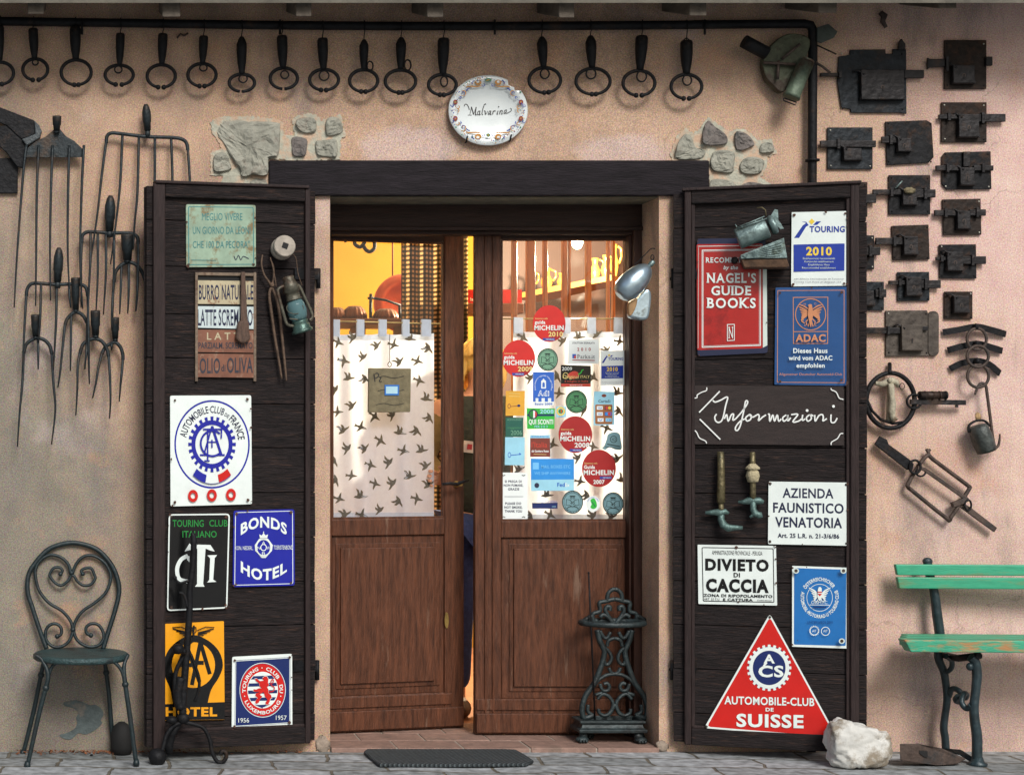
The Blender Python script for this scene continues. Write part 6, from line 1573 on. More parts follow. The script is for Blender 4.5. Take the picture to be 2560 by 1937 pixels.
a = Art(LL, 0.0182, None, mb); a.rect(965, 966, 994, 984, paint('pale label', (168, 206, 220))); mb.build('label_tag', pq)
mb = MB(); 
for k in range(26): mb.ball(LL.pt(974 + math.sin(k) * .4, 836 + k * 2.75, 0.008), 0.0021, m_iron, 6, 4)
mb.tube([LL.pt(u, v, 0.009) for u, v in ell(974, 911, 4.5, 6, 12)], 0.0018, m_iron, seg=5, closed=True); mb.build('chain', pq)

# ---- stickers on the right-hand pane
SD = -0.0195 + 0.0006
m_sred = paint('sticker red', (200, 34, 30), 0.35, 0.08); m_sred2 = paint('sticker dark red', (160, 26, 28), 0.35, 0.1)
m_sgold = paint('sticker gold', (222, 206, 130), 0.4); m_sgreen = paint('seal green', (112, 160, 132), 0.4, 0.1); m_sgreen2 = paint('seal mid green', (70, 138, 90), 0.4, 0.1); m_sgrey = paint('seal blue grey', (112, 150, 158), 0.4, 0.1)
m_dk = paint('seal dark line', (22, 44, 40), 0.4); m_lblue = paint('pale blue paper', (150, 206, 226), 0.4, 0.1); m_ltxt = paint('sticker blue', (36, 96, 190), 0.35); m_badge = paint('badge blue', (44, 60, 150), 0.4)
m_paper = paint('white paper', (226, 234, 232), 0.5, 0.05); m_ochre = paint('ochre paper', (216, 160, 44), 0.5, 0.12); m_dgreen = paint('dark green paper', (18, 88, 74), 0.4, 0.12); m_lime_ = paint('bright green sticker', (40, 176, 56), 0.4, 0.1)
m_brown = paint('brown sticker', (120, 50, 38), 0.4, 0.1); m_chili = paint('chili red', (196, 60, 44), 0.4); m_cyan = paint('mid blue sticker', (40, 140, 216), 0.35, 0.06)
GS = 'stickers on the glass of the closed door leaf'
NS = [0]
def stick(label, px, mat, d=0.0):
    NS[0] += 1
    cu = sum(p[0] for p in px) / len(px); cv = sum(p[1] for p in px) / len(px)
    mb = MB(); dd = SD + d
    mb.prism([RL.pt(u, v, dd + 0.0006) for u, v in px], Vector((0, 0.0006, 0)), mat)
    a = Art(RL, dd + 0.0007, None, mb, 0.00012)
    a.lab = label
    return a
def end(a):
    return tag(a.mb.build('sticker'), a.lab, 'sticker', GS)
def guide(label, cx, cy, rx, ry, year, cap, m_, gold, d, ytxt=None):
    a = stick(label, ell(cx, cy, rx, ry, 40), m_, d)
    if gold: a.fill([(cx, cy + ry * .98)] + ell(cx, cy, rx * .99, ry * .99, 14, 270, 360) + [(cx + rx * .5, cy + ry * .3), (cx, cy + ry * .25)], m_sred2)
    s_ = rx / 42
    a.text('Selezionato nella', cx - 36 * s_, cy - 15, cx - 4 * s_, cy - 11, m_sgold)
    a.text(cap, cx - 37 * s_, cy - 8, cx - 10 * s_, cy + 0.5, m_white, 0.03); a.text('MICHELIN', cx - 38 * s_, cy + 4, cx + 37 * s_, cy + 16, m_white, 0.03)
    if ytxt: a.text(year, cx - 14, ytxt - 6, cx + 14, ytxt + 4, m_white, 0.03)
    else: a.text(year, cx - 2 * s_, cy + 20, cx + 35 * s_, cy + 32, m_sgold if gold else m_white, 0.02)
    bx = cx - 16 if gold else cx - 14
    by = cy + 36 if not ytxt else cy + 20
    if ytxt: bx = cx + 2
    a.rect(bx, by, bx + 30, by + 6.5, m_badge); a.text('MICHELIN', bx + 8, by + 1.6, bx + 28, by + 5, m_white)
    return end(a)
guide('round red guide sticker with year 2010, topmost on the glass', 1373, 809, 41, 46, '2010', 'guida', m_sred, True, 0.002)
guide('round red guide sticker with year 2009 at the left edge of the glass', 1296.5, 896, 41.5, 46, '2009', 'guida', m_sred, True, 0.002)
guide('round red guide sticker with year 2008 in the middle of the glass', 1438.5, 1086, 42, 46, '2008', 'guida', m_sred2, False, 0.002)
guide('round red guide sticker with year 2007, lowest of the red ones', 1497.5, 1170.5, 42.5, 46.5, '2007', 'Guida', m_sred2, False, 0.002, 1205)
def seal(label, cx, cy, rx, ry, m_):
    a = stick(label, ell(cx, cy, rx, ry, 36), m_, 0.001)
    a.ring(cx, cy, rx, ry, 2.2, m_dk, n=36); a.ring(cx, cy, rx * .82, ry * .82, 0.8, m_dk, n=30)
    a.arc('ALBERGHI E RISTORANTI', cx, cy, rx * .83, ry * .83, 165, 15, 3.4, m_dk); a.arc('ITALIA', cx, cy, rx * .96, ry * .96, 215, 325, 3.4, m_dk, inside=True)
    for s_ in (-1, 1):
        X = lambda x: cx + s_ * x * rx / 26
        a.stroke([(X(0), cy + 2), (X(6), cy - 5), (X(15), cy - 7), (X(16), cy + 8), (X(7), cy + 8), (X(0), cy + 12)], 1.6, m_dk)
        a.ring(X(3.4), cy - 10, 2.6, 2.8, 1.0, m_dk, n=10); a.stroke([(X(1), cy + 11), (X(8), cy + 12), (X(14), cy + 16)], 2, m_dk, n=3)
    a.fill([(cx - 8, cy - 16), (cx + 8, cy - 16), (cx + 5, cy - 13), (cx - 5, cy - 13)], m_dk); a.text('42', cx - 6, cy - 1, cx + 6, cy + 6, m_dk)
    return end(a)
seal('round pale green owl seal sticker right of the 2009 guide sticker', 1369, 899, 26, 28.5, m_sgreen)
seal('round darker green owl seal sticker under the black chili sticker', 1441, 1004, 27, 29, m_sgreen2)
seal('round blue-grey owl seal sticker between blue shipping label and small white badge', 1431.4, 1254.7, 26.5, 29, m_sgrey)
seal('round blue-grey owl seal sticker in the bottom right corner of the glass', 1532.7, 1258.4, 26, 28.5, m_sgrey)
a = stick('white paper sticker with red year and blue park lettering', rquad([(1421, 849), (1498, 848), (1498, 909), (1420, 909)], 1), m_paper)
a.text('STRUTTURA SEGNALATA', 1431, 855, 1487, 859.5, m_ink2, 0.02); a.text('2 0 1 0', 1443, 869, 1477, 877, m_sred2, 0.02); a.rect(1431, 885, 1440, 896, m_ltxt); a.rect(1435, 889, 1440, 896, m_chili)
a.text('Parks.it', 1443, 886, 1487, 896, m_ink2, 0.0, serif=True); a.stroke([(1431, 900), (1487, 901)], 2, m_sred2); end(a)
a = stick('small white and blue sticker with yellow year at the right edge of the glass', rquad([(1502, 877), (1561, 876), (1561, 963), (1501, 964)], 1), m_paper); touring(a, 1501.5, 876.5, 60, 87); end(a)
a = stick('black chili pepper sticker with red bottom band', rquad([(1402, 912), (1450, 911), (1477, 918), (1477, 967), (1402, 967)][0:1] + [(1477, 914), (1477, 967), (1402, 967)], 2), m_blk)
a.rect(1403, 959, 1476, 966, m_chili); a.text('2009', 1405, 917, 1430, 926, m_paper)
a.fill(cr([(1418, 938), (1432, 928), (1444, 930), (1447, 938), (1440, 946), (1425, 946)], 3, True), m_chili); a.stroke([(1445, 936), (1452, 932), (1455, 926), (1459, 924)], 3, m_lime_, n=3); a.ring(1414, 939, 7, 8, 1.2, m_sgold, n=18)
a.text('Original', 1406, 937, 1446, 946, m_sgold, 0, 0.2); a.text('ITALY', 1451, 938, 1474, 945, m_sgold); a.text('il meglio in Italia', 1412, 950, 1470, 955, m_chili); a.text('www.oi.it', 1424, 960.5, 1456, 964.5, m_paper); end(a)
a = stick('blue sticker with a white bell tower, battlements and dotted arch', [(1332, 930), (1385.5, 929), (1385.5, 1014), (1332, 1014)], m_paper)
a.fill([(1332.5, 930), (1385, 930), (1385, 1004), (1378, 1004), (1378, 995), (1370, 995), (1370, 1004), (1362, 1004), (1362, 995), (1354, 995), (1354, 1004), (1346, 1004), (1346, 995), (1339, 995), (1339, 1004), (1332.5, 1004)], m_ltxt)
a.arc('Associazione regionale Alberghi Diffusi', 1358.5, 965, 20, 25, 205, -25, 3.5, m_paper); a.fill([(1353, 971), (1353, 952), (1356, 950), (1359, 946), (1362, 950), (1365, 952), (1365, 971)], m_paper); a.fill([(1356, 968), (1356, 958), (1359, 955), (1362, 958), (1362, 968)], m_ltxt)
a.text('Adi', 1344.5, 976, 1373, 989, m_paper, 0.06); a.text('Adi', 1346, 977, 1371.5, 988, m_ltxt, 0.0); a.text('Socio 2009', 1337, 1007, 1381, 1012, m_ltxt, 0.03); end(a)
a = stick('pale blue card sticker with a brown panel of small payment marks', rquad([(1485, 978), (1536, 979), (1536, 1062), (1484, 1063)], 2), m_lblue)
a.disc(1510, 989, 6, 4, m_brown, 14); a.text('CartaSi', 1496, 999, 1526, 1006, m_ink2, 0.01); a.fill(rrect(1488, 1011, 1531, 1060, 3), M('tan panel', lin(150, 92, 44), 0.5, var=0.1))
for x, y, m_, t in ((1492, 1015, m_paper, 'VISA'), (1492, 1030, m_paper, 'VISA'), (1494, 1045, m_paper, 'V'), (1514, 1045, m_lblue, 'JCB')): a.rect(x, y, x + 15, y + 9, m_); a.text(t, x + 2, y + 2.5, x + 13, y + 7, m_ltxt, 0.02)
a.rect(1512, 1015, 1529, 1024, m_navy); a.disc(1517, 1019.5, 4, 4, m_chili, 12); a.disc(1524, 1019.5, 4, 4, m_gold, 12); a.rect(1512, 1030, 1529, 1039, m_ltxt); a.disc(1517, 1034.5, 4, 4, m_cyan, 12); a.disc(1523, 1034.5, 4, 4, m_chili, 12); end(a)
a = stick('ochre paper sticker with a small key drawing at the left edge', rquad([(1265, 977), (1312, 977), (1311, 1039), (1264, 1039)], 1), m_ochre); a.ring(1273, 1015, 4, 6, 1.2, m_brown, n=14); a.stroke([(1277, 1016), (1300, 1014)], 1.6, m_brown); a.disc(1297, 1014, 4, 3.4, m_navy, 10); a.stroke([(1272, 983), (1300, 984)], 1, m_sgold); a.stroke([(1272, 990), (1300, 991)], 1, m_sgold); end(a)
a = stick('bright green discount sticker with year 2008 and a tricolour roundel', rquad([(1317, 1020), (1387, 1021), (1386, 1072), (1318, 1072)], 1), m_lime_, 0.0008)
a.rect(1318, 1035, 1386, 1040, m_navy); a.disc(1333, 1035.5, 12, 12.5, m_ink2, 24); a.disc(1333, 1035.5, 9, 9.5, m_paper, 20); a.fill(ell(1333, 1035.5, 9, 9.5, 10, 90, 270), m_green); a.fill(ell(1333, 1035.5, 9, 9.5, 8, -60, 60), m_sred)
a.text('2008', 1350, 1023, 1384, 1033, m_lblue, 0.02); a.text('QUI SCONTI', 1322, 1048, 1383, 1060, m_paper, 0.03); a.text('PER 2 E 3', 1336, 1063, 1369, 1069, m_lblue, 0.01); end(a)
a = stick('tiny pale sticker with a yellow ring, between green discount sticker and green seal', [(1390, 1016), (1416, 1016), (1415, 1043), (1390, 1043)], m_lblue); a.ring(1402, 1028, 11, 11, 4, m_gold, n=22); a.disc(1402, 1028, 6, 6, m_green, 16); a.rect(1402, 1024, 1405, 1032, m_sred); a.text('SEI', 1397, 1040, 1408, 1042.5, m_ltxt); end(a)
a = stick('dark green paper sticker with year 2006 at the left edge', [(1264, 1043), (1308, 1044), (1308, 1092), (1264, 1092)], m_dgreen); a.text('2006', 1277, 1075, 1305, 1087, m_sgreen, 0.0); a.text('ACCOGLIENZA', 1268, 1046, 1304, 1051, m_sgreen); a.text('viaggiatori', 1268, 1066, 1305, 1071, m_sgreen2); end(a)
a = stick('pale blue paper sticker with an outlined key under the dark green one', [(1263, 1092.5), (1312, 1093), (1311, 1163), (1262, 1162)], m_lblue); a.ring(1273.5, 1137, 4, 7, 1.2, m_ltxt, n=16); a.stroke([(1277, 1138), (1303, 1135)], 2, m_ltxt); a.rect(1298, 1132, 1301, 1137, m_ltxt); end(a)
a = stick('square brown sticker with orange lettering under a pale strip', [(1325, 1087), (1375, 1087), (1376, 1142), (1325, 1142)], m_lblue); a.fill([(1325.5, 1095), (1375, 1095), (1375.5, 1141.5), (1325.5, 1141.5)], m_brown); a.text('SEGNALATO DA', 1328, 1088.5, 1372, 1093.5, m_ltxt); a.text("l'Italia", 1329, 1104, 1368, 1118, m_chili); a.text('del Gambero Rosso', 1329, 1124, 1372, 1130, m_paper, 0.02); a.stroke([(1334, 1135), (1366, 1136)], 1, m_sgold); end(a)
a = stick('large blue shipping label sticker with paler lettering and a light bottom band', rquad([(1327, 1146), (1435, 1147), (1435, 1226), (1328, 1227)], 1), m_cyan); a.fill([(1328, 1199), (1435, 1198), (1435, 1226), (1328, 1226.5)], m_lblue)
m_lb2 = paint('lighter blue', (110, 186, 236), 0.4); a.rect(1332, 1156, 1347, 1173, m_lb2); a.text('MAIL BOXES ETC', 1353, 1162, 1426, 1170, m_lb2, 0.01); a.text('WE SHIP ANYWHERE', 1336, 1179, 1426, 1186, m_lb2, 0.01); a.disc(1342, 1213, 6, 6.5, m_ink2, 14); a.text('Fed', 1393, 1206, 1412, 1216, m_ltxt, 0.02); a.text('Ex', 1413, 1207, 1424, 1216, m_paper, 0.01); end(a)
a = stick('grey bell-shaped metal-look sticker at the right edge of the glass', cr([(1510, 1115), (1516, 1100), (1520, 1086), (1534, 1080), (1548, 1084), (1552, 1100), (1554, 1122), (1540, 1124), (1524, 1118), (1514, 1124), (1506, 1120)], 4, True), m_sgrey); a.stroke([(1518, 1110), (1550, 1116)], 2.5, m_dk); a.ring(1534, 1098, 9, 9, 1.6, m_dk, n=16); a.text('42', 1529, 1094, 1540, 1102, m_dk); a.stroke([(1512, 1116), (1552, 1121)], 1.5, m_dk); end(a)
a = stick('tall white no-smoking notice in Italian and English in the lower left corner', [(1254, 1181), (1320, 1181), (1319, 1302), (1254, 1302)], m_paper)
for i, t in enumerate((('SI PREGA DI', 1262, 1304), ('NON FUMARE,', 1259, 1308), ('GRAZIE', 1270, 1298))): a.text(t[0], t[1], 1200 + i * 9.6, t[2], 1206 + i * 9.6, m_ink2, 0.03)
for i, t in enumerate((('PLEASE DO', 1263, 1303), ('NOT SMOKE,', 1261, 1306), ('THANK YOU', 1262, 1305))): a.text(t[0], t[1], 1255 + i * 9.6, t[2], 1261 + i * 9.6, m_ink2, 0.03)
a.stroke([(1261, 1241), (1308, 1241)], 0.9, m_ink2)
for x in (1259, 1309): a.stroke([(x - 4, 1187), (x, 1189), (x + 4, 1187)], 2, m_dk); a.stroke([(x - 4, 1293), (x, 1291), (x + 4, 1293)], 2, m_dk)
end(a)
a = stick('narrow dark blue strip sticker low on the glass', [(1330, 1257), (1394, 1256), (1394, 1271), (1331, 1271)], m_navy); a.text('agriturismo', 1350, 1250, 1392, 1255, m_ltxt); a.stroke([(1380, 1266), (1390, 1266)], 1, m_lblue); end(a)
a = stick('round white badge with a green leaf map between two blue-grey owl seals', ell(1482.5, 1259, 18, 20, 30), m_paper, 0.001); a.fill(cr([(1476, 1250), (1484, 1245), (1490, 1252), (1492, 1266), (1484, 1272), (1476, 1268), (1479, 1260)], 3, True), m_lime_); a.stroke([(1480, 1254), (1488, 1266)], 2, m_dgreen); a.arc('AGRITURISMO UMBRIA', 1482.5, 1259, 13, 14.5, 160, 20, 3, m_ltxt); end(a)

# ---- behind the glass on the left: shelf with moulds, copper dish, chandelier, checked drape
m_copperm = M('copper', lin(168, 74, 36), 0.45, metal=0.4, var=0.2, scale=10)
m_dkcop = M('dark copper mould', lin(92, 52, 32), 0.35, metal=0.6, var=0.3, scale=20)
m_shelfw = M('brown shelf wood', lin(104, 62, 36), 0.6, var=0.3, scale=8, stretch=(1, 8, 8))
YS = 1.7
f = tf(1, 1)
sh = thing('wall_shelf', P(910, 850, YS), 'brown wooden shelf behind the left glass carrying copper moulds', 'shelf')
zsh = P(0, 800, YS).z
mb = MB(); mb.box((P(780, 0, YS).x, YS - 0.12, zsh - 0.03), (P(1020, 0, YS).x, YS + 0.25, zsh), m_shelfw); mb.build('board', sh, bevel=0.003)
for u in (790, 900, 1010):
    mb = MB(); mb.box((P(u, 0, YS).x - .02, YS - 0.05, zsh - 0.25), (P(u, 0, YS).x + .02, YS + 0.2, zsh - 0.031), m_shelfw); mb.build('bracket', sh)
for (x, y, rx, h, lab) in ((690, 1095, 95, 105, 'dark fluted copper mould cut by the left door jamb'), (850, 1095, 105, 118, 'dark fluted copper mould in the middle of the shelf'), (1120, 1095, 110, 95, 'dark fluted copper mould in front of the copper dish')):
    c = P(*f([(x, y)])[0], YS); k = (D + YS) / D / S / 3.456
    mb = MB(); mb.lathe((c.x, YS + 0.0, zsh), (0, 0, 1), [(0, rx * k), (h * k * .3, rx * k), (h * k * .75, rx * k * .8), (h * k, rx * k * .5), (h * k, rx * k * .25), (h * k * .8, rx * k * .2)], m_dkcop, seg=48, flute=(14, 0.07))
    tag(mb.build('copper_mould'), lab, 'mould', 'copper moulds on the shelf')
c = P(*f([(1270, 960)])[0], YS + 0.18); k = (D + YS + .18) / D / S / 3.456
mb = MB(); mb.lathe(c, (0, -1, 0), [(-0.02, 250 * k), (0, 252 * k), (0.012, 240 * k), (0.01, 150 * k), (0.0, 140 * k), (-0.004, 20 * k)], m_copperm, seg=48)
tag(mb.build('copper_dish'), 'large round copper dish standing behind the moulds on the shelf', 'dish')
fin = MB(); fin.tube([P(*f([p])[0], YS - .05) for p in ((990, 1090), (990, 1000), (992, 880))], 0.008, m_iron); fin.tube([P(*f([p])[0], YS - .05) for p in ((965, 918), (1020, 915))], 0.006, m_iron); fin.tube([P(*f([p])[0], YS - .05) for p in ((1000, 915), (1120, 935), (1250, 980))], 0.006, m_iron)
fin.tube([P(*f([p])[0], YS - .05) for p in ((1240, 985), (1245, 1095))], 0.007, m_iron)
tag(fin.build('iron_balance'), 'small dark iron balance with a cross finial standing among the copper moulds', 'scale')
ch = thing('chandelier', P(900, 600, 1.6), 'dark iron scroll of a hanging lamp at the top of the left glass', 'chandelier')
mb = MB()
for p in ([(760, 425), (800, 405), (840, 380), (855, 400), (855, 450), (900, 475), (935, 440), (940, 400), (930, 330)], [(920, 450), (950, 500), (985, 515), (1020, 490), (1025, 440), (1010, 400), (960, 330)]): mb.tube([P(u, v, 1.6) for u, v in f(cr(p, 5))], 0.010, m_iron, seg=7)
mb.build('scroll', ch)
mb = MB(); mb.tube([P(940 - 30, 575, 1.6), P(905, 300, 1.6)], 0.008, m_iron); mb.build('rod', ch)
mb = MB(); mb.tube([P(*f([p])[0], 1.5) for p in ((1180, 200), (1180, 725))], 0.004, M('red cord', lin(150, 60, 30), 0.8), seg=6)
tag(mb.build('red_string'), 'thin reddish cord hanging in front of the yellow room wall', 'cord')
def gingham():
    m = bpy.data.materials.new('brown check cloth'); m.use_nodes = True
    t = m.node_tree; n = t.nodes; l = t.links
    b = n['Principled BSDF']; b.inputs['Roughness'].default_value = 0.9
    tc = n.new('ShaderNodeTexCoord'); sp_ = n.new('ShaderNodeSeparateXYZ'); l.new(tc.outputs['Object'], sp_.inputs[0])
    def st(o_):
        a_ = n.new('ShaderNodeMath'); a_.operation = 'MULTIPLY'; a_.inputs[1].default_value = 2 * math.pi / 0.022; l.new(o_, a_.inputs[0])
        s_ = n.new('ShaderNodeMath'); s_.operation = 'SINE'; l.new(a_.outputs[0], s_.inputs[0])
        g_ = n.new('ShaderNodeMath'); g_.operation = 'GREATER_THAN'; g_.inputs[1].default_value = 0.0; l.new(s_.outputs[0], g_.inputs[0]); return g_.outputs[0]
    ad = n.new('ShaderNodeMath'); ad.operation = 'ADD'; l.new(st(sp_.outputs[0]), ad.inputs[0]); l.new(st(sp_.outputs[2]), ad.inputs[1])
    hv = n.new('ShaderNodeMath'); hv.operation = 'MULTIPLY'; hv.inputs[1].default_value = 0.5; l.new(ad.outputs[0], hv.inputs[0])
    r = n.new('ShaderNodeValToRGB'); e = r.color_ramp.elements; e[0].color = lin(24, 18, 11) + (1,); e[1].color = lin(150, 116, 80) + (1,)
    x = e.new(0.5); x.color = lin(58, 45, 26) + (1,); l.new(hv.outputs[0], r.inputs[0]); l.new(r.outputs[0], b.inputs['Base Color'])
    tr = n.new('ShaderNodeBsdfTranslucent'); l.new(r.outputs[0], tr.inputs[0]); ms = n.new('ShaderNodeMixShader'); ms.inputs[0].default_value = 0.4
    l.new(b.outputs[0], ms.inputs[1]); l.new(tr.outputs[0], ms.inputs[2]); l.new(ms.outputs[0], n['Material Output'].inputs[0])
    return m
m_ging = gingham()
mb = MB(); yb = 1.35
nx_ = 40
for j in range(2):
    for i in range(nx_ + 1):
        u = 1003 + (1170 - 1003) * i / nx_
        mb.v.append(tuple(P(u, 520 if j == 0 else 1330, yb + 0.018 * math.sin(i * 0.75))))
for i in range(nx_): mb.face([i, i + 1, nx_ + 2 + i, nx_ + 1 + i], m_ging, True)
tag(mb.build('drape'), 'brown and cream checked drape hanging behind the ajar door leaf', 'curtain')

# ---- behind the glass on the right: barred wooden cupboard front, shelf of jugs, lit bulb
m_bar = M('orange varnished wood', lin(146, 86, 36), 0.4, var=0.25, scale=8, stretch=(8, 8, 1))
f = tf(2, 1)
YB = 0.95
rk = thing('barred_rack', P(1400, 1300, YB), 'varnished wooden rack of upright bars behind the right glass', 'rack')
for (x0, x1) in ((5, 48), (130, 205), (275, 312), (440, 482), (487, 512), (645, 690), (828, 850), (874, 896), (984, 1010), (1090, 1120)):
    a_, b_ = P(*f([(x0, 400)])[0], YB), P(*f([(x1, 400)])[0], YB)
    mb = MB(); mb.box((a_.x, YB, 0.9), (b_.x, YB + 0.035, 2.35), m_bar); mb.build('bar', rk, bevel=0.006)
mb = MB(); mb.box((P(1270, 0, YB).x, YB - 0.01, 2.351), (P(1610, 0, YB).x, YB + 0.05, 2.42), m_bar); mb.box((P(1270, 0, YB).x, YB - 0.01, 0.84), (P(1610, 0, YB).x, YB + 0.05, 0.899), m_bar); mb.build('rail', rk, bevel=0.004)
cp = thing('plate_cupboard', P(1450, 1400, 2.1), 'brown wooden wall cupboard with a shelf of jugs behind the bars', 'cupboard')
mb = MB(); mb.box((P(1240, 0, 3.2).x, 3.25, 0.02), (min(1.54, P(1680, 0, 3.2).x), 3.3, 2.6), M('cupboard back', lin(56, 27, 9), 0.6, var=0.2, scale=5)); mb.build('back_panel', cp)
sA, sB = P(*f([(20, 880)])[0], 2.85), P(*f([(860, 715)])[0], 2.35)
mb = MB(); mb.prism([sA + Vector((0, 0, 0)), sB, sB + Vector((0.15, 0.22, 0)), sA + Vector((0.2, 0.22, 0))], Vector((0, 0, -0.03)), M('cream shelf', lin(140, 92, 36), 0.6, var=0.1)); mb.build('shelf', cp)
m_jug = M('yellow glazed jug', lin(150, 108, 40), 0.25, var=0.12, scale=14, col2=lin(120, 96, 60), wear=0.15, wscale=25)
for i, (x, ybase, h, wd, lab) in enumerate(((90, 850, 190, 44, 'tall pale jug at the far end of the shelf'), (235, 805, 185, 50, 'wide-mouthed cream jug with dark scroll painting'), (370, 770, 120, 42, 'low rounded cream pot between two bars'), (655, 745, 190, 44, 'tall cream jug beside the lit bulb'), (745, 735, 200, 40, 'slender cream jug with a looped handle'), (815, 725, 280, 36, 'flared cream ewer nearest the door frame'))):
    t = (x - 20) / 840
    b_ = sA.lerp(sB, t) + Vector((0.06, 0.05, 0.0)); yk = (D + b_.y) / D / S / 3.456
    hh, ww = h * yk, wd * yk
    o = thing('jug', b_, lab, 'jug', 'jugs on the shelf behind the bars')
    mb = MB(); mb.lathe(b_, (0, 0, 1), [(0, ww * .6), (hh * .05, ww * .65), (hh * .3, ww), (hh * .5, ww * .9), (hh * .72, ww * .5), (hh * .85, ww * .55), (hh, ww * .8), (hh * .98, ww * .7), (hh * .7, ww * .35)], m_jug, seg=20); mb.build('body', o)
    if i != 2:
        mb = MB(); mb.tube([b_ + Vector((ww * a_, -0.01, hh * z_)) for a_, z_ in ((.7, .93), (1.5, .85), (1.55, .6), (1.0, .4))], 0.006, m_jug, seg=7); mb.build('handle', o)
lamp = thing('pendant_lamp', P(1443, 604, 1.9), 'bare glowing bulb hanging between the wooden bars', 'lamp')
m_emit = bpy.data.materials.new('glowing bulb'); m_emit.use_nodes = True
_b = m_emit.node_tree.nodes['Principled BSDF']; _b.inputs['Emission Color'].default_value = (1, 0.72, 0.32, 1); _b.inputs['Emission Strength'].default_value = 60
pb = P(1443, 606, 1.9)
mb = MB(); mb.ball(pb, (0.028, 0.028, 0.034), m_emit, 16, 10); mb.build('bulb', lamp)
mb = MB(); mb.lathe(pb + Vector((0, 0, 0.022)), (0, 0, 1), [(0, 0.012), (0.03, 0.014), (0.04, 0.006)], m_brass); mb.tube([pb + Vector((0, 0, 0.06)), Vector((pb.x, pb.y, 2.74))], 0.003, m_iron, seg=6); mb.build('cord', lamp)
ld = bpy.data.lights.new('bulb light', 'POINT'); ld.energy = LAMP_W; ld.color = (1.0, 0.84, 0.58); ld.shadow_soft_size = 0.03
lo = bpy.data.objects.new('bulb_light', ld); COL.objects.link(lo); lo.parent = lamp; lo.location = (0, -0.0, -0.09)
# red card and plank shelf seen through the gap
c0, c1 = P(1140, 783, 1.5), P(1310, 758, 1.5)
ws = MB(); ws.box((c0.x, 1.5, c0.z), (c1.x, 1.72, c1.z), m_shelfw)
tag(ws.build('plank_shelf', bevel=0.003), 'thick brown plank shelf seen through the gap between the door leaves', 'shelf')
rcq = MB(); q0, q1 = P(1168, 757.5, 1.53), P(1305, 724, 1.53)
rcq.box((q0.x, 1.53, c1.z + 0.001), (q1.x, 1.54, q1.z), paint('red card', (190, 12, 6), 0.5))
a = Art(yplane(1.53), 0.001, None, rcq); a.text('la', 1176, 744, 1183, 752, m_white, 0.02); a.text('carta', 1186, 744, 1206, 752, m_white, 0.02)
tag(rcq.build('red_card'), 'red card with white lettering standing on the plank shelf', 'card')

# ---- the person holding the door inside
YP = 0.92
px0 = P(1198, 0, YP).x
m_skin = M('skin', lin(206, 148, 112), 0.55, var=0.06, scale=20)
m_vest = M('dark olive fleece', lin(52, 54, 42), 0.9, var=0.3, scale=40, bump=0.4)
m_slv = M('ochre sleeve', lin(120, 96, 52), 0.9, var=0.25, scale=40, bump=0.3)
m_jean = M('blue denim', lin(38, 56, 104), 0.85, var=0.3, scale=60, bump=0.3)
m_hair = M('fair hair', lin(222, 180, 90), 0.6, var=0.35, scale=60, stretch=(1, 1, 0.2))
m_shoe = M('brown shoe', lin(110, 88, 70), 0.6, var=0.2)
per = thing('person', Vector((px0, YP, 0.012)), 'fair-haired person in a dark olive fleece and jeans holding the ajar door', 'person')
hand = LL.pt(1098, 1195, -0.10)
def skinned(name, verts, edges, radii, mat, parent, root=0, sub=2):
    me = bpy.data.meshes.new(name)
    me.from_pydata([tuple(Vector(v) - Vector(per['_w'])) for v in verts], edges, [])
    o = bpy.data.objects.new(name, me); COL.objects.link(o); o.parent = parent; o['_w'] = per['_w']
    md = o.modifiers.new('skin', 'SKIN')
    for i, r_ in enumerate(radii):
        me.skin_vertices[0].data[i].radius = r_ if isinstance(r_, tuple) else (r_, r_)
        me.skin_vertices[0].data[i].use_root = (i == root)
    md.use_smooth_shade = True
    s_ = o.modifiers.new('sub', 'SUBSURF'); s_.levels = sub; s_.render_levels = sub
    me.materials.append(mat)
    return o
V = lambda x, y, z: Vector((px0 + x, YP + y, z))
el = V(-0.26, 0.0, 1.18); wr = hand + Vector((0.015, 0.06, -0.005)); palm = hand + Vector((-0.0, 0.01, 0))
vs = [V(0, 0, 0.92), V(0, 0.01, 1.08), V(0, 0.01, 1.25), V(0, 0.01, 1.40), V(0, 0, 1.47), V(0, -0.01, 1.53),          # 0-5 spine, neck
      V(-0.17, 0, 1.40), el, wr, palm,                                                                                # 6-9 right arm
      V(0.17, 0, 1.40), V(0.24, 0.02, 1.14), V(0.22, -0.06, 0.90), V(0.215, -0.08, 0.82),                              # 10-13 left arm
      V(-0.09, 0, 0.86), V(-0.10, -0.01, 0.48), V(-0.10, 0.01, 0.09), V(-0.11, -0.12, 0.045),                            # 14-17 leg
      V(0.09, 0, 0.86), V(0.10, -0.01, 0.48), V(0.11, 0.01, 0.09), V(0.12, -0.12, 0.045)]
rad = [(0.15, .10), (0.125, .09), (0.15, .10), (0.15, .095), (0.06, .055), (0.052, .052), 0.062, 0.045, 0.030, (0.036, .02), 0.062, 0.045, 0.030, (0.036, .02), 0.088, 0.058, 0.040, (0.04, .03), 0.088, 0.058, 0.040, (0.04, .03)]
ed = [(0, 1), (1, 2), (2, 3), (3, 4), (4, 5), (3, 6), (6, 7), (7, 8), (8, 9), (3, 10), (10, 11), (11, 12), (12, 13), (0, 14), (14, 15), (15, 16), (16, 17), (0, 18), (18, 19), (19, 20), (20, 21)]
vs += [V(0, -0.015, 1.60), V(0, -0.005, 1.665)]; rad += [(0.074, .088), (0.05, .06)]; ed += [(5, 22), (22, 23)]
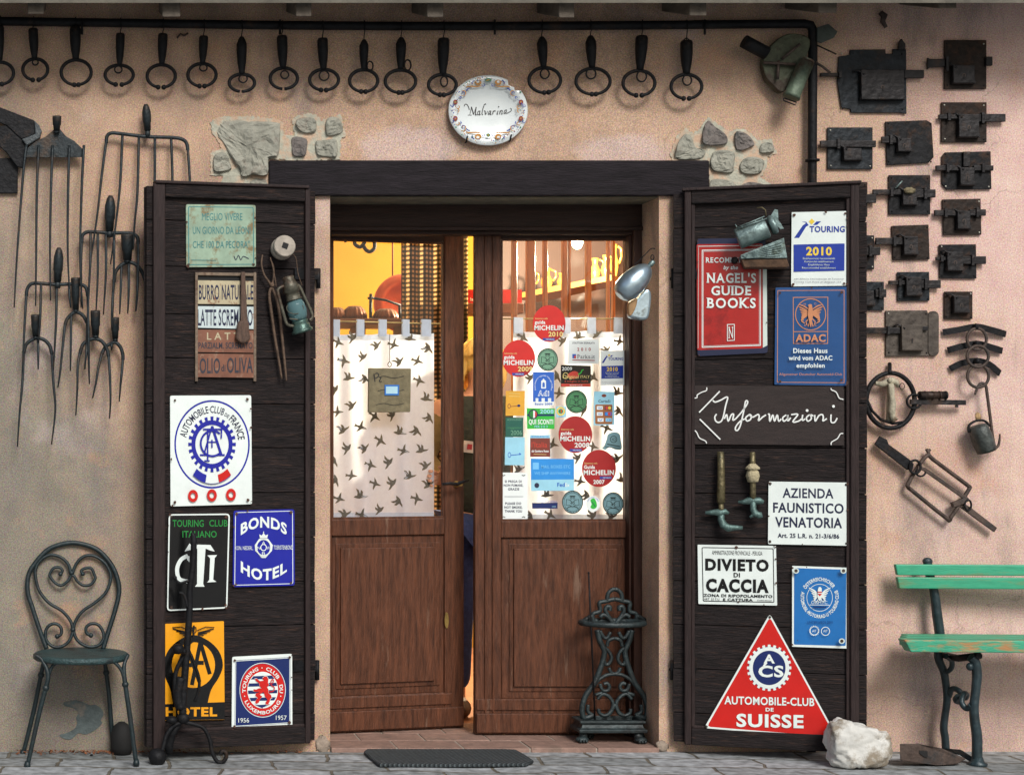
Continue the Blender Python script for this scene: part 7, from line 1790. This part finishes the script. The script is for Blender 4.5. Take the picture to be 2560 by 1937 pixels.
def fingers(pi, base, dirs):
    for (off, d1, d2, r_) in dirs:
        i = len(vs)
        vs.extend([base + off, base + off + d1, base + off + d1 + d2]); rad.extend([r_, r_ * .92, r_ * .75])
        ed.extend([(pi, i), (i, i + 1), (i + 1, i + 2)])
fingers(9, palm, [(Vector((-.028, -.02, .030)), Vector((-.022, -.022, .002)), Vector((.008, -.022, -.004)), .0085), (Vector((-.032, -.02, .010)), Vector((-.024, -.024, 0)), Vector((.008, -.024, -.004)), .009),
                  (Vector((-.031, -.02, -.010)), Vector((-.022, -.023, 0)), Vector((.008, -.022, -.003)), .0085), (Vector((-.027, -.018, -.029)), Vector((-.018, -.02, -.002)), Vector((.007, -.018, -.002)), .0075), (Vector((.012, -.02, .036)), Vector((-.012, -.022, .014)), Vector((-.012, -.014, -.004)), .0095)])
p2 = vs[13]
fingers(13, p2, [(Vector((-.026, -.012, -.035)), Vector((-.002, -.01, -.034)), Vector((0, .004, -.026)), .0085), (Vector((-.009, -.014, -.04)), Vector((0, -.01, -.038)), Vector((0, .004, -.028)), .009),
                 (Vector((.009, -.012, -.038)), Vector((0, -.008, -.034)), Vector((0, .005, -.026)), .0085), (Vector((.025, -.008, -.032)), Vector((.002, -.006, -.026)), Vector((0, .005, -.02)), .0075), (Vector((-.034, -.016, -.004)), Vector((-.008, -.016, -.022)), Vector((.002, -.006, -.02)), .0095)])
skinned('body', vs, ed, rad, m_skin, per)
g_ = 1.14
skinned('fleece', [vs[0] + Vector((0, 0, -.06)), vs[1], vs[2], vs[3], vs[6], vs[10], V(0, 0.005, 1.455)], [(0, 1), (1, 2), (2, 3), (3, 4), (3, 5), (3, 6)], [(0.172, .125), (0.15, .112), (0.17, .12), (0.165, .112), 0.078, 0.078, (.072, .068)], m_vest, per)
for i_, ids in enumerate(((6, 7, 8), (10, 11, 12))):
    skinned('sleeve', [vs[k] for k in ids], [(0, 1), (1, 2)], [0.079, 0.060, 0.046], m_slv if i_ == 0 else m_vest, per)
skinned('jeans', [V(0, 0, 0.93), vs[14], vs[15], vs[16] + Vector((0, 0, .02)), vs[18], vs[19], vs[20] + Vector((0, 0, .02))], [(0, 1), (1, 2), (2, 3), (0, 4), (4, 5), (5, 6)], [(0.165, .118), 0.108, 0.076, 0.064, 0.108, 0.076, 0.064], m_jean, per)
for s_ in (-1, 1):
    c = V(s_ * 0.115, -0.09, 0.0)
    mb = MB(); mb.ball(c + Vector((0, 0, 0.055)), (0.052, 0.135, 0.05), m_shoe, 14, 8); mb.build('shoe', per)
hc = V(0, -0.01, 1.615)
mb = MB()
q = random.Random(5)
for i in range(70):
    th = q.uniform(0, 2 * math.pi); ph = q.uniform(0, 1.15)
    fr = math.sin(th) < -0.35                     # towards the face: keep it short
    if fr and ph > 0.75: continue
    p_ = hc + Vector((0.088 * math.sin(ph) * math.cos(th), 0.103 * math.sin(ph) * math.sin(th), 0.105 * math.cos(ph)))
    e_ = p_ + Vector((0.035 * math.cos(th), 0.03 * math.sin(th), -0.03)); l_ = hc + Vector((0.10 * math.cos(th), 0.11 * math.sin(th) if not fr else -0.085, q.uniform(-0.13, -0.08) if not fr else 0.03))
    mb.tube([p_, e_, l_.lerp(e_, .3), l_], [0.018, 0.02, 0.018, 0.006], m_hair, seg=6)
mb.ball(hc + Vector((0, 0.02, 0.015)), (0.089, 0.098, 0.098), m_hair, 16, 10, 0.02); mb.build('hair', per)
mb = MB(); mb.tube([hc + Vector((0, -0.088, 0.02)), hc + Vector((0, -0.108, -0.012)), hc + Vector((0, -0.094, -0.022))], [0.008, 0.012, 0.006], m_skin)
mb.build('nose', per)
for s_ in (-1, 1):
    mb = MB(); mb.ball(hc + Vector((s_ * 0.03, -0.082, 0.014)), (0.012, 0.008, 0.007), M('eye white', (0.7, 0.7, 0.68), 0.3, var=0.02), 10, 6); mb.ball(hc + Vector((s_ * 0.03, -0.089, 0.014)), (0.0055, 0.003, 0.0055), m_black, 8, 6); mb.build('eye', per)
    mb = MB(); mb.ball(hc + Vector((s_ * 0.078, 0.0, -0.005)), (0.010, 0.022, 0.032), m_skin, 10, 8); mb.build('ear', per)
mb = MB(); mb.ball(hc + Vector((0, -0.083, -0.048)), (0.024, 0.008, 0.007), M('lips', lin(176, 96, 86), 0.5), 12, 6); mb.build('mouth', per)
mb = MB(); pc_ = P(*T(1, 2, [(1845, 540)])[0], YP - 0.135); mb.prism([pc_ + Vector((x, 0.004 * abs(x) / .03, z)) for x, z in ((-.028, -.024), (.024, -.03), (.03, .022), (-.022, .028))], Vector((0, 0.012, 0)), M('pale printed patch', lin(206, 190, 176), 0.8)); mb.prism([pc_ + Vector((x, -0.002, z)) for x, z in ((-.012, -.012), (.010, -.014), (.012, .010), (-.008, .012))], Vector((0, 0.006, 0)), m_sred2); mb.build('chest_patch', per)
# ================================================================ things standing on the ground
# ---- wrought iron garden chair
f2, f3 = tf(0, 2), tf(0, 3)
ch = thing('garden_chair', P(202, 1880, -0.19) * 1, 'dark green wrought iron garden chair with heart-shaped scroll back at the left wall', 'chair')
def by(pts):         # back of the chair leans from y=-0.05 at the seat to -0.02 at the top
    return [P(u, v, -0.055 + 0.04 * (1630 - v) / 270) for u, v in pts]
hoop = f3([(392, 612), (330, 440), (272, 262), (233, 130), (238, 0)]) + f2([(292, 1560), (400, 1440), (505, 1390), (620, 1370), (740, 1388), (850, 1435), (950, 1540), (1008, 1659)]) + f3([(1003, 130), (965, 300), (908, 480), (868, 612)])
mb = MB(); mb.tube(by(cr(hoop, 6)), 0.0098, m_paintiron, seg=10); mb.build('back_hoop', ch)
hl = f2([(612, 1645), (592, 1560), (525, 1495), (430, 1475), (350, 1520), (310, 1590)]) + f3([(300, 10), (330, 120), (410, 222), (520, 290), (590, 370), (612, 445), (600, 510), (560, 568), (500, 595), (440, 588), (392, 540), (385, 460), (420, 410), (470, 400), (512, 430), (515, 485), (482, 505)])
hr = f2([(622, 1645), (660, 1550), (720, 1490), (800, 1480), (880, 1520), (930, 1580)]) + f3([(934, 10), (895, 130), (800, 222), (700, 290), (640, 370), (620, 445), (640, 520), (690, 570), (760, 594), (830, 580), (870, 530), (868, 470), (830, 410), (770, 399), (726, 430), (730, 478), (765, 497)])
for h in (hl, hr):
    mb = MB(); mb.tube(by(cr(h, 6)), 0.0066, m_paintiron, seg=8); e = by([h[-1]])[0]; mb.ball(e, 0.010, m_paintiron, 10, 7); mb.build('back_scroll', ch)
for h in (f2([(522, 1640), (540, 1610), (512, 1582), (462, 1590), (430, 1640)]) + f3([(428, 12), (470, 60), (520, 76), (570, 40), (596, 0)]) + f2([(612, 1650)]), f2([(715, 1638), (702, 1610), (742, 1588), (790, 1592), (815, 1645)]) + f3([(802, 20), (762, 70), (700, 76), (650, 40), (626, 0)]) + f2([(620, 1650)])):
    mb = MB(); mb.tube(by(cr(h, 6)), 0.006, m_paintiron, seg=8); mb.ball(by([h[0]])[0], 0.009, m_paintiron, 10, 7); mb.build('inner_scroll', ch)
mb = MB(); mb.ball(by(f3([(614, 448)]))[0], 0.011, m_paintiron, 10, 7); mb.build('collar_knob', ch)
mb = MB(); mb.ball(by(f2([(617, 1630)]))[0], 0.010, m_paintiron, 10, 7); mb.build('collar_knob', ch)
sc_ = P(202.5, 1632, -0.19)
def m_mesh():
    m = M('pierced painted seat', (0.028, 0.06, 0.062), 0.45, metal=0.1, var=0.5, scale=140, bump=0.6, bscale=160, col2=(0.012, 0.016, 0.018), wear=0.3)
    return m
mb = MB(); mb.lathe(sc_ + Vector((0, 0, 0.002)), (0, 0, -1), [(0, 0.02), (0.002, 0.10), (0.001, 0.165), (0.0, 0.18), (0.006, 0.189), (0.020, 0.189), (0.026, 0.182), (0.024, 0.02)], m_mesh(), seg=48); mb.build('seat', ch)
RADL = 0.0092
for pts, ys in (([(300, 665), (345, 695), (390, 770), (405, 850), (385, 940), (330, 1150), (230, 1600)], (-.30, -.30, -.31, -.315, -.315, -.316, -.317)),
                ([(1078, 660), (1050, 730), (1043, 800), (1055, 910), (1090, 1150), (1148, 1582)], (-.28, -.30, -.305, -.31, -.312, -.315)),
                ([(385, 640), (372, 700), (345, 830), (280, 1150), (192, 1502)], (-.06, -.06, -.05, -.04, -.035)),
                ([(872, 640), (882, 720), (895, 810), (918, 1000), (938, 1250), (956, 1478)], (-.06, -.06, -.05, -.04, -.03, -.02))):
    px = f3(pts)
    pp = cr([(u, v, y) for (u, v), y in zip(px, ys)], 5)
    mb = MB(); mb.tube([P(*p) for p in pp], [RADL * .75, RADL * .8, RADL, RADL, RADL * 1.05, RADL * .95], m_paintiron, seg=10)
    k = [i for i, p in enumerate(pts) if p in ((385, 940), (1055, 910), (895, 810), (345, 830))]
    c = P(px[k[0]][0], px[k[0]][1], ys[k[0]]); mb.ball(c, 0.0135, m_paintiron, 10, 7)
    mb.lathe(P(px[-1][0], px[-1][1], ys[-1]), (0, 0, 1), [(-0.004, 0.013), (0.006, 0.013), (0.02, 0.0095)], m_paintiron, seg=10)
    mb.build('leg', ch)
mb = MB(); mb.tube([P(u, v, -0.31) for u, v in f3(cr([(403, 860), (440, 760), (520, 712), (700, 702), (880, 702), (960, 722), (1022, 790), (1050, 880)], 5))], 0.0068, m_paintiron, seg=8)
mb.tube([P(u, v, -0.31) for u, v in f3([(590, 690), (600, 700)])], 0.008, m_paintiron); mb.build('front_brace', ch)

# ---- wrought iron stand in front of the left shutter
Z1 = lambda p: Zm(380, 1300, 2.628, p)
st = thing('iron_stand', P(470, 1880, -0.24), 'tall black wrought iron stand with hooks and scroll feet before the left shutter', 'stand')
YS_ = -0.25
def sp(pts, y=YS_): return [P(u, v, y) for u, v in Z1(pts)]
mb = MB(); mb.tube(sp(cr([(258, 82), (274, 120), (268, 300), (248, 450), (246, 600), (236, 750), (225, 900), (210, 1100), (200, 1290)], 4)), [0.006, 0.0125, 0.0125, 0.0125, 0.0135, 0.014, 0.0145, 0.015, 0.015], m_iron, seg=10)
mb.build('shaft', st)
mb = MB()
mb.tube(sp(cr([(146, 368), (168, 405), (195, 412), (245, 395)], 4), YS_ - .02), 0.0052, m_iron, seg=7); mb.tube(sp(cr([(178, 478), (205, 485), (222, 520), (232, 570)], 4), YS_ - .02), 0.0062, m_iron, seg=7); mb.ball(sp([(150, 378)], YS_ - .02)[0], 0.009, m_iron, 8, 6)
mb.build('hook', st)
mb = MB(); mb.lathe(sp([(140, 850)], YS_ - .03)[0], (P(440, 1620, -.2) - P(425, 1622, -.2)), [(0, 0.016), (0.02, 0.021), (0.034, 0.018), (0.04, 0.010)], m_iron, seg=14); mb.tube(sp([(190, 850), (225, 870)], YS_ - .02), 0.011, m_iron); mb.build('cup', st)
mb = MB(); mb.tube(sp(cr([(222, 870), (180, 940), (155, 1010), (150, 1120), (165, 1210)], 4)), 0.0088, m_iron, seg=8); mb.tube(sp(cr([(255, 880), (285, 960), (310, 1040), (305, 1120), (280, 1190)], 4)), 0.006, m_iron, seg=8); mb.tube(sp(cr([(190, 1030), (170, 1150), (190, 1240)], 4)), 0.02, m_iron, seg=8); mb.build('brace', st)
mb = MB(); mb.ball(sp([(205, 1300)])[0], (0.026, 0.022, 0.022), m_iron, 12, 8); mb.ball(sp([(130, 1310)], -.27)[0], (0.022, 0.02, 0.016), m_iron, 12, 8); mb.build('hub', st)
for pts in ([(215, 1325), (290, 1342), (345, 1370), (380, 1440), (395, 1520), (425, 1578), (460, 1588), (486, 1560), (485, 1525), (460, 1515), (448, 1540)], [(200, 1325), (140, 1350), (95, 1410), (75, 1480), (55, 1540), (30, 1570)]):
    mb = MB(); pp = cr(pts, 5); n = len(pp); mb.tube([P(*Z1([p])[0], YS_ + 0.0 - 0.02 * i / n) for i, p in enumerate(pp)], 0.0082, m_iron, seg=9); mb.build('leg', st)
mb = MB(); mb.ball(P(*Z1([(35, 1555)])[0], -.27), (0.036, 0.03, 0.034), m_iron, 14, 10, 0.06, 3); mb.build('foot_ball', st)
mb = MB(); mb.tube([P(*Z1([p])[0], y) for p, y in (((180, 1330), -.24), ((130, 1400), -.22), ((112, 1470), -.215), ((112, 1530), -.215))], [0.012, 0.016, 0.018, 0.016], m_iron, seg=9); mb.build('leg', st)

# ---- green bench
be = thing('bench', P(2480, 1890, -0.2), 'bench with green painted slats and dark cast iron legs at the right edge', 'bench')
m_gslat = M('green bench paint', lin(52, 156, 120), 0.45, var=0.15, scale=10, bump=0.15, bscale=40, stretch=(1, 8, 8), col2=lin(96, 134, 96), wear=0.3, wscale=5)
m_gworn = M('worn green bench paint', lin(56, 156, 122), 0.5, var=0.18, scale=10, bump=0.25, bscale=40, stretch=(1, 5, 5), col2=lin(168, 124, 78), wear=0.42, wscale=7)
m_leg = M('bench cast iron', (0.020, 0.036, 0.042), 0.4, metal=0.2, var=0.45, scale=25, bump=0.3, bscale=50, col2=(0.03, 0.05, 0.06), wear=0.3)
f2, f3 = tf(3, 2), tf(3, 3)
DIRB = Vector((math.cos(R(-4)), math.sin(R(-4)), 0))
def slat(name, pa, pb, y, depth, mat, Lx=1.62, tilt=0.0):
    a, b = P(*pa, y), P(*pb, y)
    mb = MB(); off = DIRB * Lx
    mb.prism([a, b, b + off, a + off], Vector((0, depth, depth * tilt)), mat)
    mb.build(name, be, bevel=0.004)
slat('back_slat', f2([(1102, 1556)])[0], f2([(1120, 1650)])[0], -0.10, 0.022, m_gslat)
slat('back_slat', f3([(1090, 8)])[0], f3([(1108, 104)])[0], -0.105, 0.022, m_gslat)
slat('seat_slat', f3([(1150, 535)])[0], f3([(1205, 638)])[0], -0.335, 0.06, m_gworn)
zsl = P(*f3([(1150, 540)])[0], -0.335).z
for k in range(3):
    yk = -0.265 + k * 0.066
    a = Vector((P(2264 + 2 * k, 1600, yk).x, yk, zsl - 0.002))
    mb = MB(); mb.prism([a, a - Vector((0, 0, 0.03)), a - Vector((0, 0, 0.03)) + DIRB * 1.6, a + DIRB * 1.6], Vector((0, 0.056, 0)), m_gslat); mb.build('seat_slat', be, bevel=0.004)
for k in (1415, 1500):
    for v in (f2([(k, 1602)])[0], f3([(k + 5, 56)])[0]):
        mb = MB(); mb.lathe(P(*v, -0.102), (0, -1, 0), [(0, 0.0065), (0.003, 0.006), (0.006, 0.002)], m_iron, seg=10); mb.build('bolt', be)
def legset(off):
    def bp(pts, y0, y1):
        n = len(pts); return [P(u, v, y0 + (y1 - y0) * i / (n - 1)) + off for i, (u, v) in enumerate(pts)]
    mb = MB()
    up_ = f2([(1380, 1512), (1385, 1600)]) + f3([(1400, 130), (1425, 330), (1448, 520), (1435, 680), (1480, 800), (1500, 920), (1508, 1040), (1490, 1180), (1480, 1280), (1492, 1360), (1498, 1455)])
    mb.tube(bp(cr(up_, 4), -0.075, -0.065), [0.016, 0.017, 0.017, 0.019, 0.019, 0.016, 0.015, 0.014, 0.014, 0.014, 0.0145, 0.0145, 0.015], m_leg, seg=12); mb.ball(P(*f2([(1378, 1530)])[0], -0.075) + off, (0.02, 0.016, 0.016), m_leg, 12, 8)
    mb.build('rear_leg', be)
    mb = MB()
    mb.tube(bp(cr(f3([(1705, 680), (1745, 720), (1760, 830), (1750, 960), (1735, 1100), (1742, 1220), (1760, 1350), (1760, 1560)]), 4), -0.29, -0.29), [0.018, 0.018, 0.018, 0.0165, 0.017, 0.018, 0.019, 0.019], m_leg, seg=12)
    mb.lathe(P(*f3([(1765, 1585)])[0], -0.29) + off, (0, 0, 1), [(-0.006, 0.034), (0.006, 0.036), (0.014, 0.024), (0.03, 0.019)], m_leg, seg=16); mb.ball(P(*f3([(1700, 760)])[0], -0.29) + off, (0.014, 0.014, 0.016), m_leg, 12, 8)
    mb.build('front_leg', be)
    mb = MB()
    mb.tube(bp(cr(f3([(1525, 1010), (1540, 960), (1570, 945), (1605, 960), (1640, 1005), (1630, 1040), (1600, 1055), (1580, 1035), (1600, 1010)]), 5), -0.07, -0.19), 0.0115, m_leg, seg=9)
    mb.build('leg_scroll', be); mb = MB()
    mb.tube(bp(cr(f3([(1712, 1080), (1690, 1110), (1660, 1105), (1630, 1060), (1640, 1010), (1655, 985), (1672, 1000), (1660, 1025)]), 5), -0.29, -0.2), 0.0115, m_leg, seg=9)
    mb.build('leg_scroll', be); mb = MB()
    mb.tube(bp(cr(f3([(1470, 780), (1510, 800), (1545, 770), (1548, 710), (1520, 685), (1500, 670)]), 5), -0.07, -0.15), 0.010, m_leg, seg=9)
    mb.tube(bp(f3([(1490, 665), (1600, 690), (1780, 668)]), -0.06, -0.31), 0.014, m_iron, seg=8)
    mb.build('seat_bracket', be); mb = MB()
    mb.tube(bp(f3([(1500, 1470), (1620, 1480), (1760, 1570)]), -0.07, -0.29), 0.011, m_leg, seg=8)
    mb.build('leg_stretcher', be)
legset(Vector((0, 0, 0))); legset(DIRB * 1.1)

# ---- white rock, rusty axe head, dark lump by the wall
m_rock = M('white limestone', lin(206, 206, 200), 0.9, var=0.15, scale=9, bump=0.9, bscale=18, col2=lin(138, 128, 112), wear=0.5, wscale=8)
c = P(*tf(3, 3)([(750, 1405)])[0], -0.33)
me = bpy.data.meshes.new('rock')
import bmesh
bm = bmesh.new(); bmesh.ops.create_icosphere(bm, subdivisions=5, radius=1)
from mathutils import noise as MN
for v in bm.verts:
    d = v.co.copy()
    x = max(-0.80, min(0.84, d.x)); z = max(-0.72, min(0.66 - 0.22 * (d.x - 0.1) - (0.16 if d.x < -.62 else 0), d.z)); y = max(-.8, min(.8, d.y))
    q_ = Vector((x / 0.82, y / 0.8, z / 0.69))
    f_ = 1 + 0.10 * MN.noise(d * 1.6 + Vector((3, 1, 2))) + 0.07 * MN.noise(d * 4.0) + 0.035 * MN.noise(d * 9.0) + 0.018 * MN.noise(d * 20)
    cut = 0.06 * max(0, 1 - abs(d.z - 0.1 - 0.5 * d.x) * 8)
    v.co = Vector((q_.x * 0.108 * (f_ - cut), q_.y * 0.070 * (f_ - cut), q_.z * 0.078 * (f_ - cut)))
    if d.x < -0.3 and d.z > 0.2: v.co.z += 0.010
    if d.x > 0.4 and d.z > 0.3: v.co.z -= 0.012
zmin = min(v.co.z for v in bm.verts)
for v in bm.verts: v.co.z -= zmin
bm.to_mesh(me); bm.free()
for p_ in me.polygons: p_.use_smooth = True
me.materials.append(m_rock)
o = bpy.data.objects.new('rock', me); COL.objects.link(o); o.location = (c.x, -0.335, 0.0); tag(o, 'lumpy white rock on the paving against the right shutter', 'rock')
f = tf(3, 3)
ax_ = thing('axe_head', P(*f([(1370, 1500)])[0], -0.31), 'rusty brown axe head lying on the paving in front of the bench', 'axe head')
mb = MB()
ou = [(1112, 1408), (1270, 1406), (1350, 1425), (1460, 1445), (1668, 1535), (1640, 1552), (1590, 1582), (1420, 1590), (1112, 1548)]
fr = [P(u, v, -0.34 + 0.03 * max(0, (x - 1350) / 320)) for (u, v), (x, _) in zip(f(ou), ou)]
bk = [P(u, v, -0.255 - 0.03 * max(0, (x - 1350) / 320)) for (u, v), (x, _) in zip(f(ou), ou)]
n = len(ou); i0 = mb.add(fr); i1 = mb.add(bk)
mb.face([i0 + i for i in range(n)], m_rust); mb.face([i1 + i for i in range(n)][::-1], m_rust)
for i in range(n): j = (i + 1) % n; mb.face([i0 + j, i0 + i, i1 + i, i1 + j], m_rust)
mb.build('blade', ax_, bevel=0.003)
mb = MB(); mb.prism([P(u, v, -0.3405) for u, v in f([(1275, 1466), (1345, 1472), (1346, 1524), (1318, 1520), (1274, 1488)])], Vector((0, 0.004, 0)), m_black); mb.build('eye', ax_)
mb = MB(); f = tf(0, 3); cc = P(*f([(1045, 1320)])[0], -0.015)
mb.lathe((cc.x - .01, -0.055, 0.0), (0, 0, 1), [(0, 0.036), (0.03, 0.046), (0.08, 0.045), (0.115, 0.032), (0.13, 0.012)], m_black, seg=16); tag(mb.build('black_lump'), 'rounded black lump standing against the wall foot behind the chair', 'weight')  # unidentified dark shape at the wall foot, built as a solid lump
# small dark pebble and loose bits on the paving
for i, (x, y, c_, r_, s_) in enumerate(((0, 3, (770, 1512), 0.006, 'small dark pebble on the paving between the chair legs'),)):
    mb = MB(); g_ = G(*tf(0, 3)([c_])[0]); mb.ball(g_ + Vector((0, 0, r_ * .6)), (r_, r_, r_ * .8), m_iron, 8, 6, .1); tag(mb.build('pebble'), s_, 'pebble')
# rusty dirt line at the foot of the wall by the chair
m_dirt = M('rusty leaf litter', lin(120, 74, 46), 0.95, var=0.5, scale=60, bump=0.8, bscale=90)
q = random.Random(9)
mb = MB()
for i in range(420):
    u = q.uniform(40, 400) if i < 330 else q.uniform(395, 760)
    v = 1878 + abs(q.gauss(0, 4.0)) + 1.5
    p_ = G(u, v); s_ = q.uniform(0.003, 0.009); an = q.uniform(0, 3.14)
    if p_.y > -0.004: p_.y = -0.006
    d1 = Vector((math.cos(an) * s_, math.sin(an) * s_ * .7, 0)); d2 = Vector((-math.sin(an) * s_ * .5, math.cos(an) * s_ * .5, q.uniform(0.0, 0.004)))
    z = Vector((0, 0, 0.006 + q.uniform(0, .004)))
    mb.poly([p_ - d1 + z, p_ + d2 + z, p_ + d1 + z, p_ - d2 + z], m_dirt)
tag(mb.build('leaf_litter'), None, None, None, 'stuff')

# ---- cast iron umbrella stand with a thin stick
f = tf(2, 3)
us = thing('umbrella_stand', P(*f([(860, 1390)])[0], 0.13), 'dark cast iron umbrella stand with scrollwork back and lion feet on the threshold', 'umbrella stand')
YU = 0.165
m_cast = M('green black cast iron', (0.022, 0.034, 0.036), 0.5, metal=0.25, var=0.5, scale=30, bump=0.4, bscale=60, col2=(0.012, 0.014, 0.014), wear=0.35)
def ut(paths, r_, name, y=YU, n=5, flat=1.0):
    mb = MB()
    for p in paths: mb.tube([P(u, v, y) for u, v in f(cr(p, n))], r_, m_cast, seg=8, flat=flat)
    return mb.build(name, us)
mir = lambda pts, c=864: [(2 * c - x, y) for x, y in pts]
out = [(716, 452), (738, 540), (775, 620), (772, 680), (742, 780), (692, 900), (622, 1000), (594, 1080), (590, 1140), (606, 1190), (660, 1180), (690, 1165)]
ut([out, mir(out)], 0.0118, 'side_frame')
sA_ = [[(690, 920), (735, 868), (800, 830), (864, 822)], [(740, 905), (760, 955), (800, 962), (820, 930), (800, 900), (772, 908)], [(720, 1035), (760, 992), (812, 1010), (850, 1070), (830, 1140), (780, 1172), (735, 1150), (730, 1115)], [(864, 1075), (900, 1150), (940, 1172)],
       [(782, 600), (820, 640), (838, 690), (815, 735), (785, 740), (778, 712)], [(800, 590), (815, 540), (864, 520)], [(815, 770), (835, 810), (864, 822)], [(740, 460), (770, 510), (800, 518), (830, 470)], [(700, 1000), (760, 980)], [(640, 1080), (640, 1140), (690, 1170)]]
ut([p for p in sA_] + [mir(p) for p in sA_], 0.0078, 'scrollwork')
tp = [[(690, 400), (680, 320), (740, 292), (735, 225), (790, 210), (825, 200), (864, 192)], [(800, 205), (808, 150), (835, 118), (864, 108)], [(864, 405), (815, 345), (786, 290), (800, 254), (826, 262), (822, 290)], [(740, 345), (770, 324), (815, 350), (850, 400)], [(680, 330), (640, 350), (600, 375)]]
ut([p for p in tp] + [mir(p) for p in tp], 0.0092, 'crest')
mb = MB()
cR = P(*f([(845, 392)])[0], 0.10)
mb.tube([cR + Vector((0.128 * math.cos(R(a_)), 0.09 * math.sin(R(a_)), 0)) for a_ in range(0, 360, 9)], 0.0115, m_cast, seg=10, closed=True)
mb.build('holder_ring', us)
mb = MB()
z0, z1 = P(*f([(860, 1320)])[0], 0.08).z, P(*f([(860, 1215)])[0], 0.1).z
xa, xb = P(*f([(565, 1300)])[0], 0.08).x, P(*f([(1142, 1300)])[0], 0.08).x
def ringb(ins, z): return [Vector((xa + ins, 0.075 + ins, z)), Vector((xb - ins, 0.075 + ins, z)), Vector((xb - ins, 0.215 - ins * .4, z)), Vector((xa + ins, 0.215 - ins * .4, z))]
L_ = [(0.002, z0), (0.0, z0 + 0.012), (0.012, z0 + 0.02), (0.016, z0 + 0.034), (0.006, z0 + 0.04), (0.006, z1), (0.022, z1 + 0.004), (0.024, z1 - 0.012)]
for ins, z in L_: mb.add(ringb(ins, z))
for i in range(len(L_) - 1):
    for k in range(4): l = (k + 1) % 4; mb.face([i * 4 + k, i * 4 + l, i * 4 + 4 + l, i * 4 + 4 + k], m_cast)
mb.face([3, 2, 1, 0], m_cast); e = (len(L_) - 1) * 4; mb.face([e, e + 1, e + 2, e + 3], m_cast)
mb.build('drip_tray', us, bevel=0.002)
zg = 0.019
for (x, y_) in (((590, 1365), 0.10), ((1085, 1385), 0.085), ((640, 1330), 0.20), ((1080, 1330), 0.20)):
    c = P(*f([x])[0], y_)
    mb = MB(); mb.ball((c.x, y_, zg + 0.013), (0.028, 0.022, 0.013), m_cast, 12, 8); mb.ball((c.x + (0.008 if x[0] < 800 else -0.008), y_ + 0.012, zg + 0.028), (0.018, 0.016, 0.016), m_cast, 12, 8)
    for k in (-1, 0, 1): mb.ball((c.x + k * 0.012, y_ - 0.02, zg + 0.009), (0.006, 0.009, 0.008), m_cast, 8, 6)
    mb.build('foot', us)
mb = MB(); mb.tube([P(*tf(2, 2)([(662, 1628)])[0], 0.14), P(*f([(664, 380)])[0], 0.14), P(*f([(700, 1220)])[0], 0.15)], [0.003, 0.004, 0.003], m_iron, seg=7); mb.ball(P(*tf(2, 2)([(662, 1630)])[0], 0.14), 0.005, m_iron, 8, 6)
tag(mb.build('walking_stick'), 'thin black stick standing in the cast iron umbrella stand', 'stick')

# ---- rubber doormat
def mat_mat():
    m = bpy.data.materials.new('ribbed rubber mat'); m.use_nodes = True
    t = m.node_tree; n = t.nodes; l = t.links; b = n['Principled BSDF']; b.inputs['Roughness'].default_value = 0.7
    tc = n.new('ShaderNodeTexCoord'); mp = n.new('ShaderNodeMapping'); mp.inputs['Rotation'].default_value = (0, 0, R(38)); l.new(tc.outputs['Object'], mp.inputs[0])
    wv = n.new('ShaderNodeTexWave'); wv.inputs['Scale'].default_value = 22; wv.inputs['Distortion'].default_value = 0.4; l.new(mp.outputs[0], wv.inputs[0])
    nz = n.new('ShaderNodeTexNoise'); nz.inputs['Scale'].default_value = 60; l.new(tc.outputs['Object'], nz.inputs[0])
    ad = n.new('ShaderNodeMath'); ad.operation = 'MULTIPLY'; l.new(wv.outputs['Fac'], ad.inputs[0]); l.new(nz.outputs['Fac'], ad.inputs[1])
    r = n.new('ShaderNodeValToRGB'); r.color_ramp.elements[0].color = (0.012, 0.017, 0.019, 1); r.color_ramp.elements[1].color = (0.13, 0.16, 0.17, 1); l.new(ad.outputs[0], r.inputs[0]); l.new(r.outputs[0], b.inputs['Base Color'])
    bp = n.new('ShaderNodeBump'); bp.inputs['Strength'].default_value = 0.9; bp.inputs['Distance'].default_value = 0.008; l.new(wv.outputs['Fac'], bp.inputs['Height']); l.new(bp.outputs[0], b.inputs['Normal'])
    return m
zt_ = 0.016
def GZ(u, v, z):
    k = (CZ - z) * S / (v - VH); return Vector((CX + (u - UC) / S * k, D * k - D, z))
mt = [GZ(u, v, zt_) for u, v in cr([(946, 1861), (1060, 1862), (1250, 1866), (1290, 1872), (1312, 1884), (1334, 1899), (1316, 1907), (1130, 1909), (948, 1908), (926, 1890), (910, 1876), (914, 1867)], 1, True)]
mt = [Vector((p.x, min(p.y, -0.022), p.z)) for p in mt]
mb = MB(); mb.prism(mt, Vector((0, 0, -0.013)), mat_mat())
dm = mb.build('doormat', bevel=0.004)
tag(dm, 'dark ribbed rubber doormat with a skewed outline in front of the threshold', 'doormat')
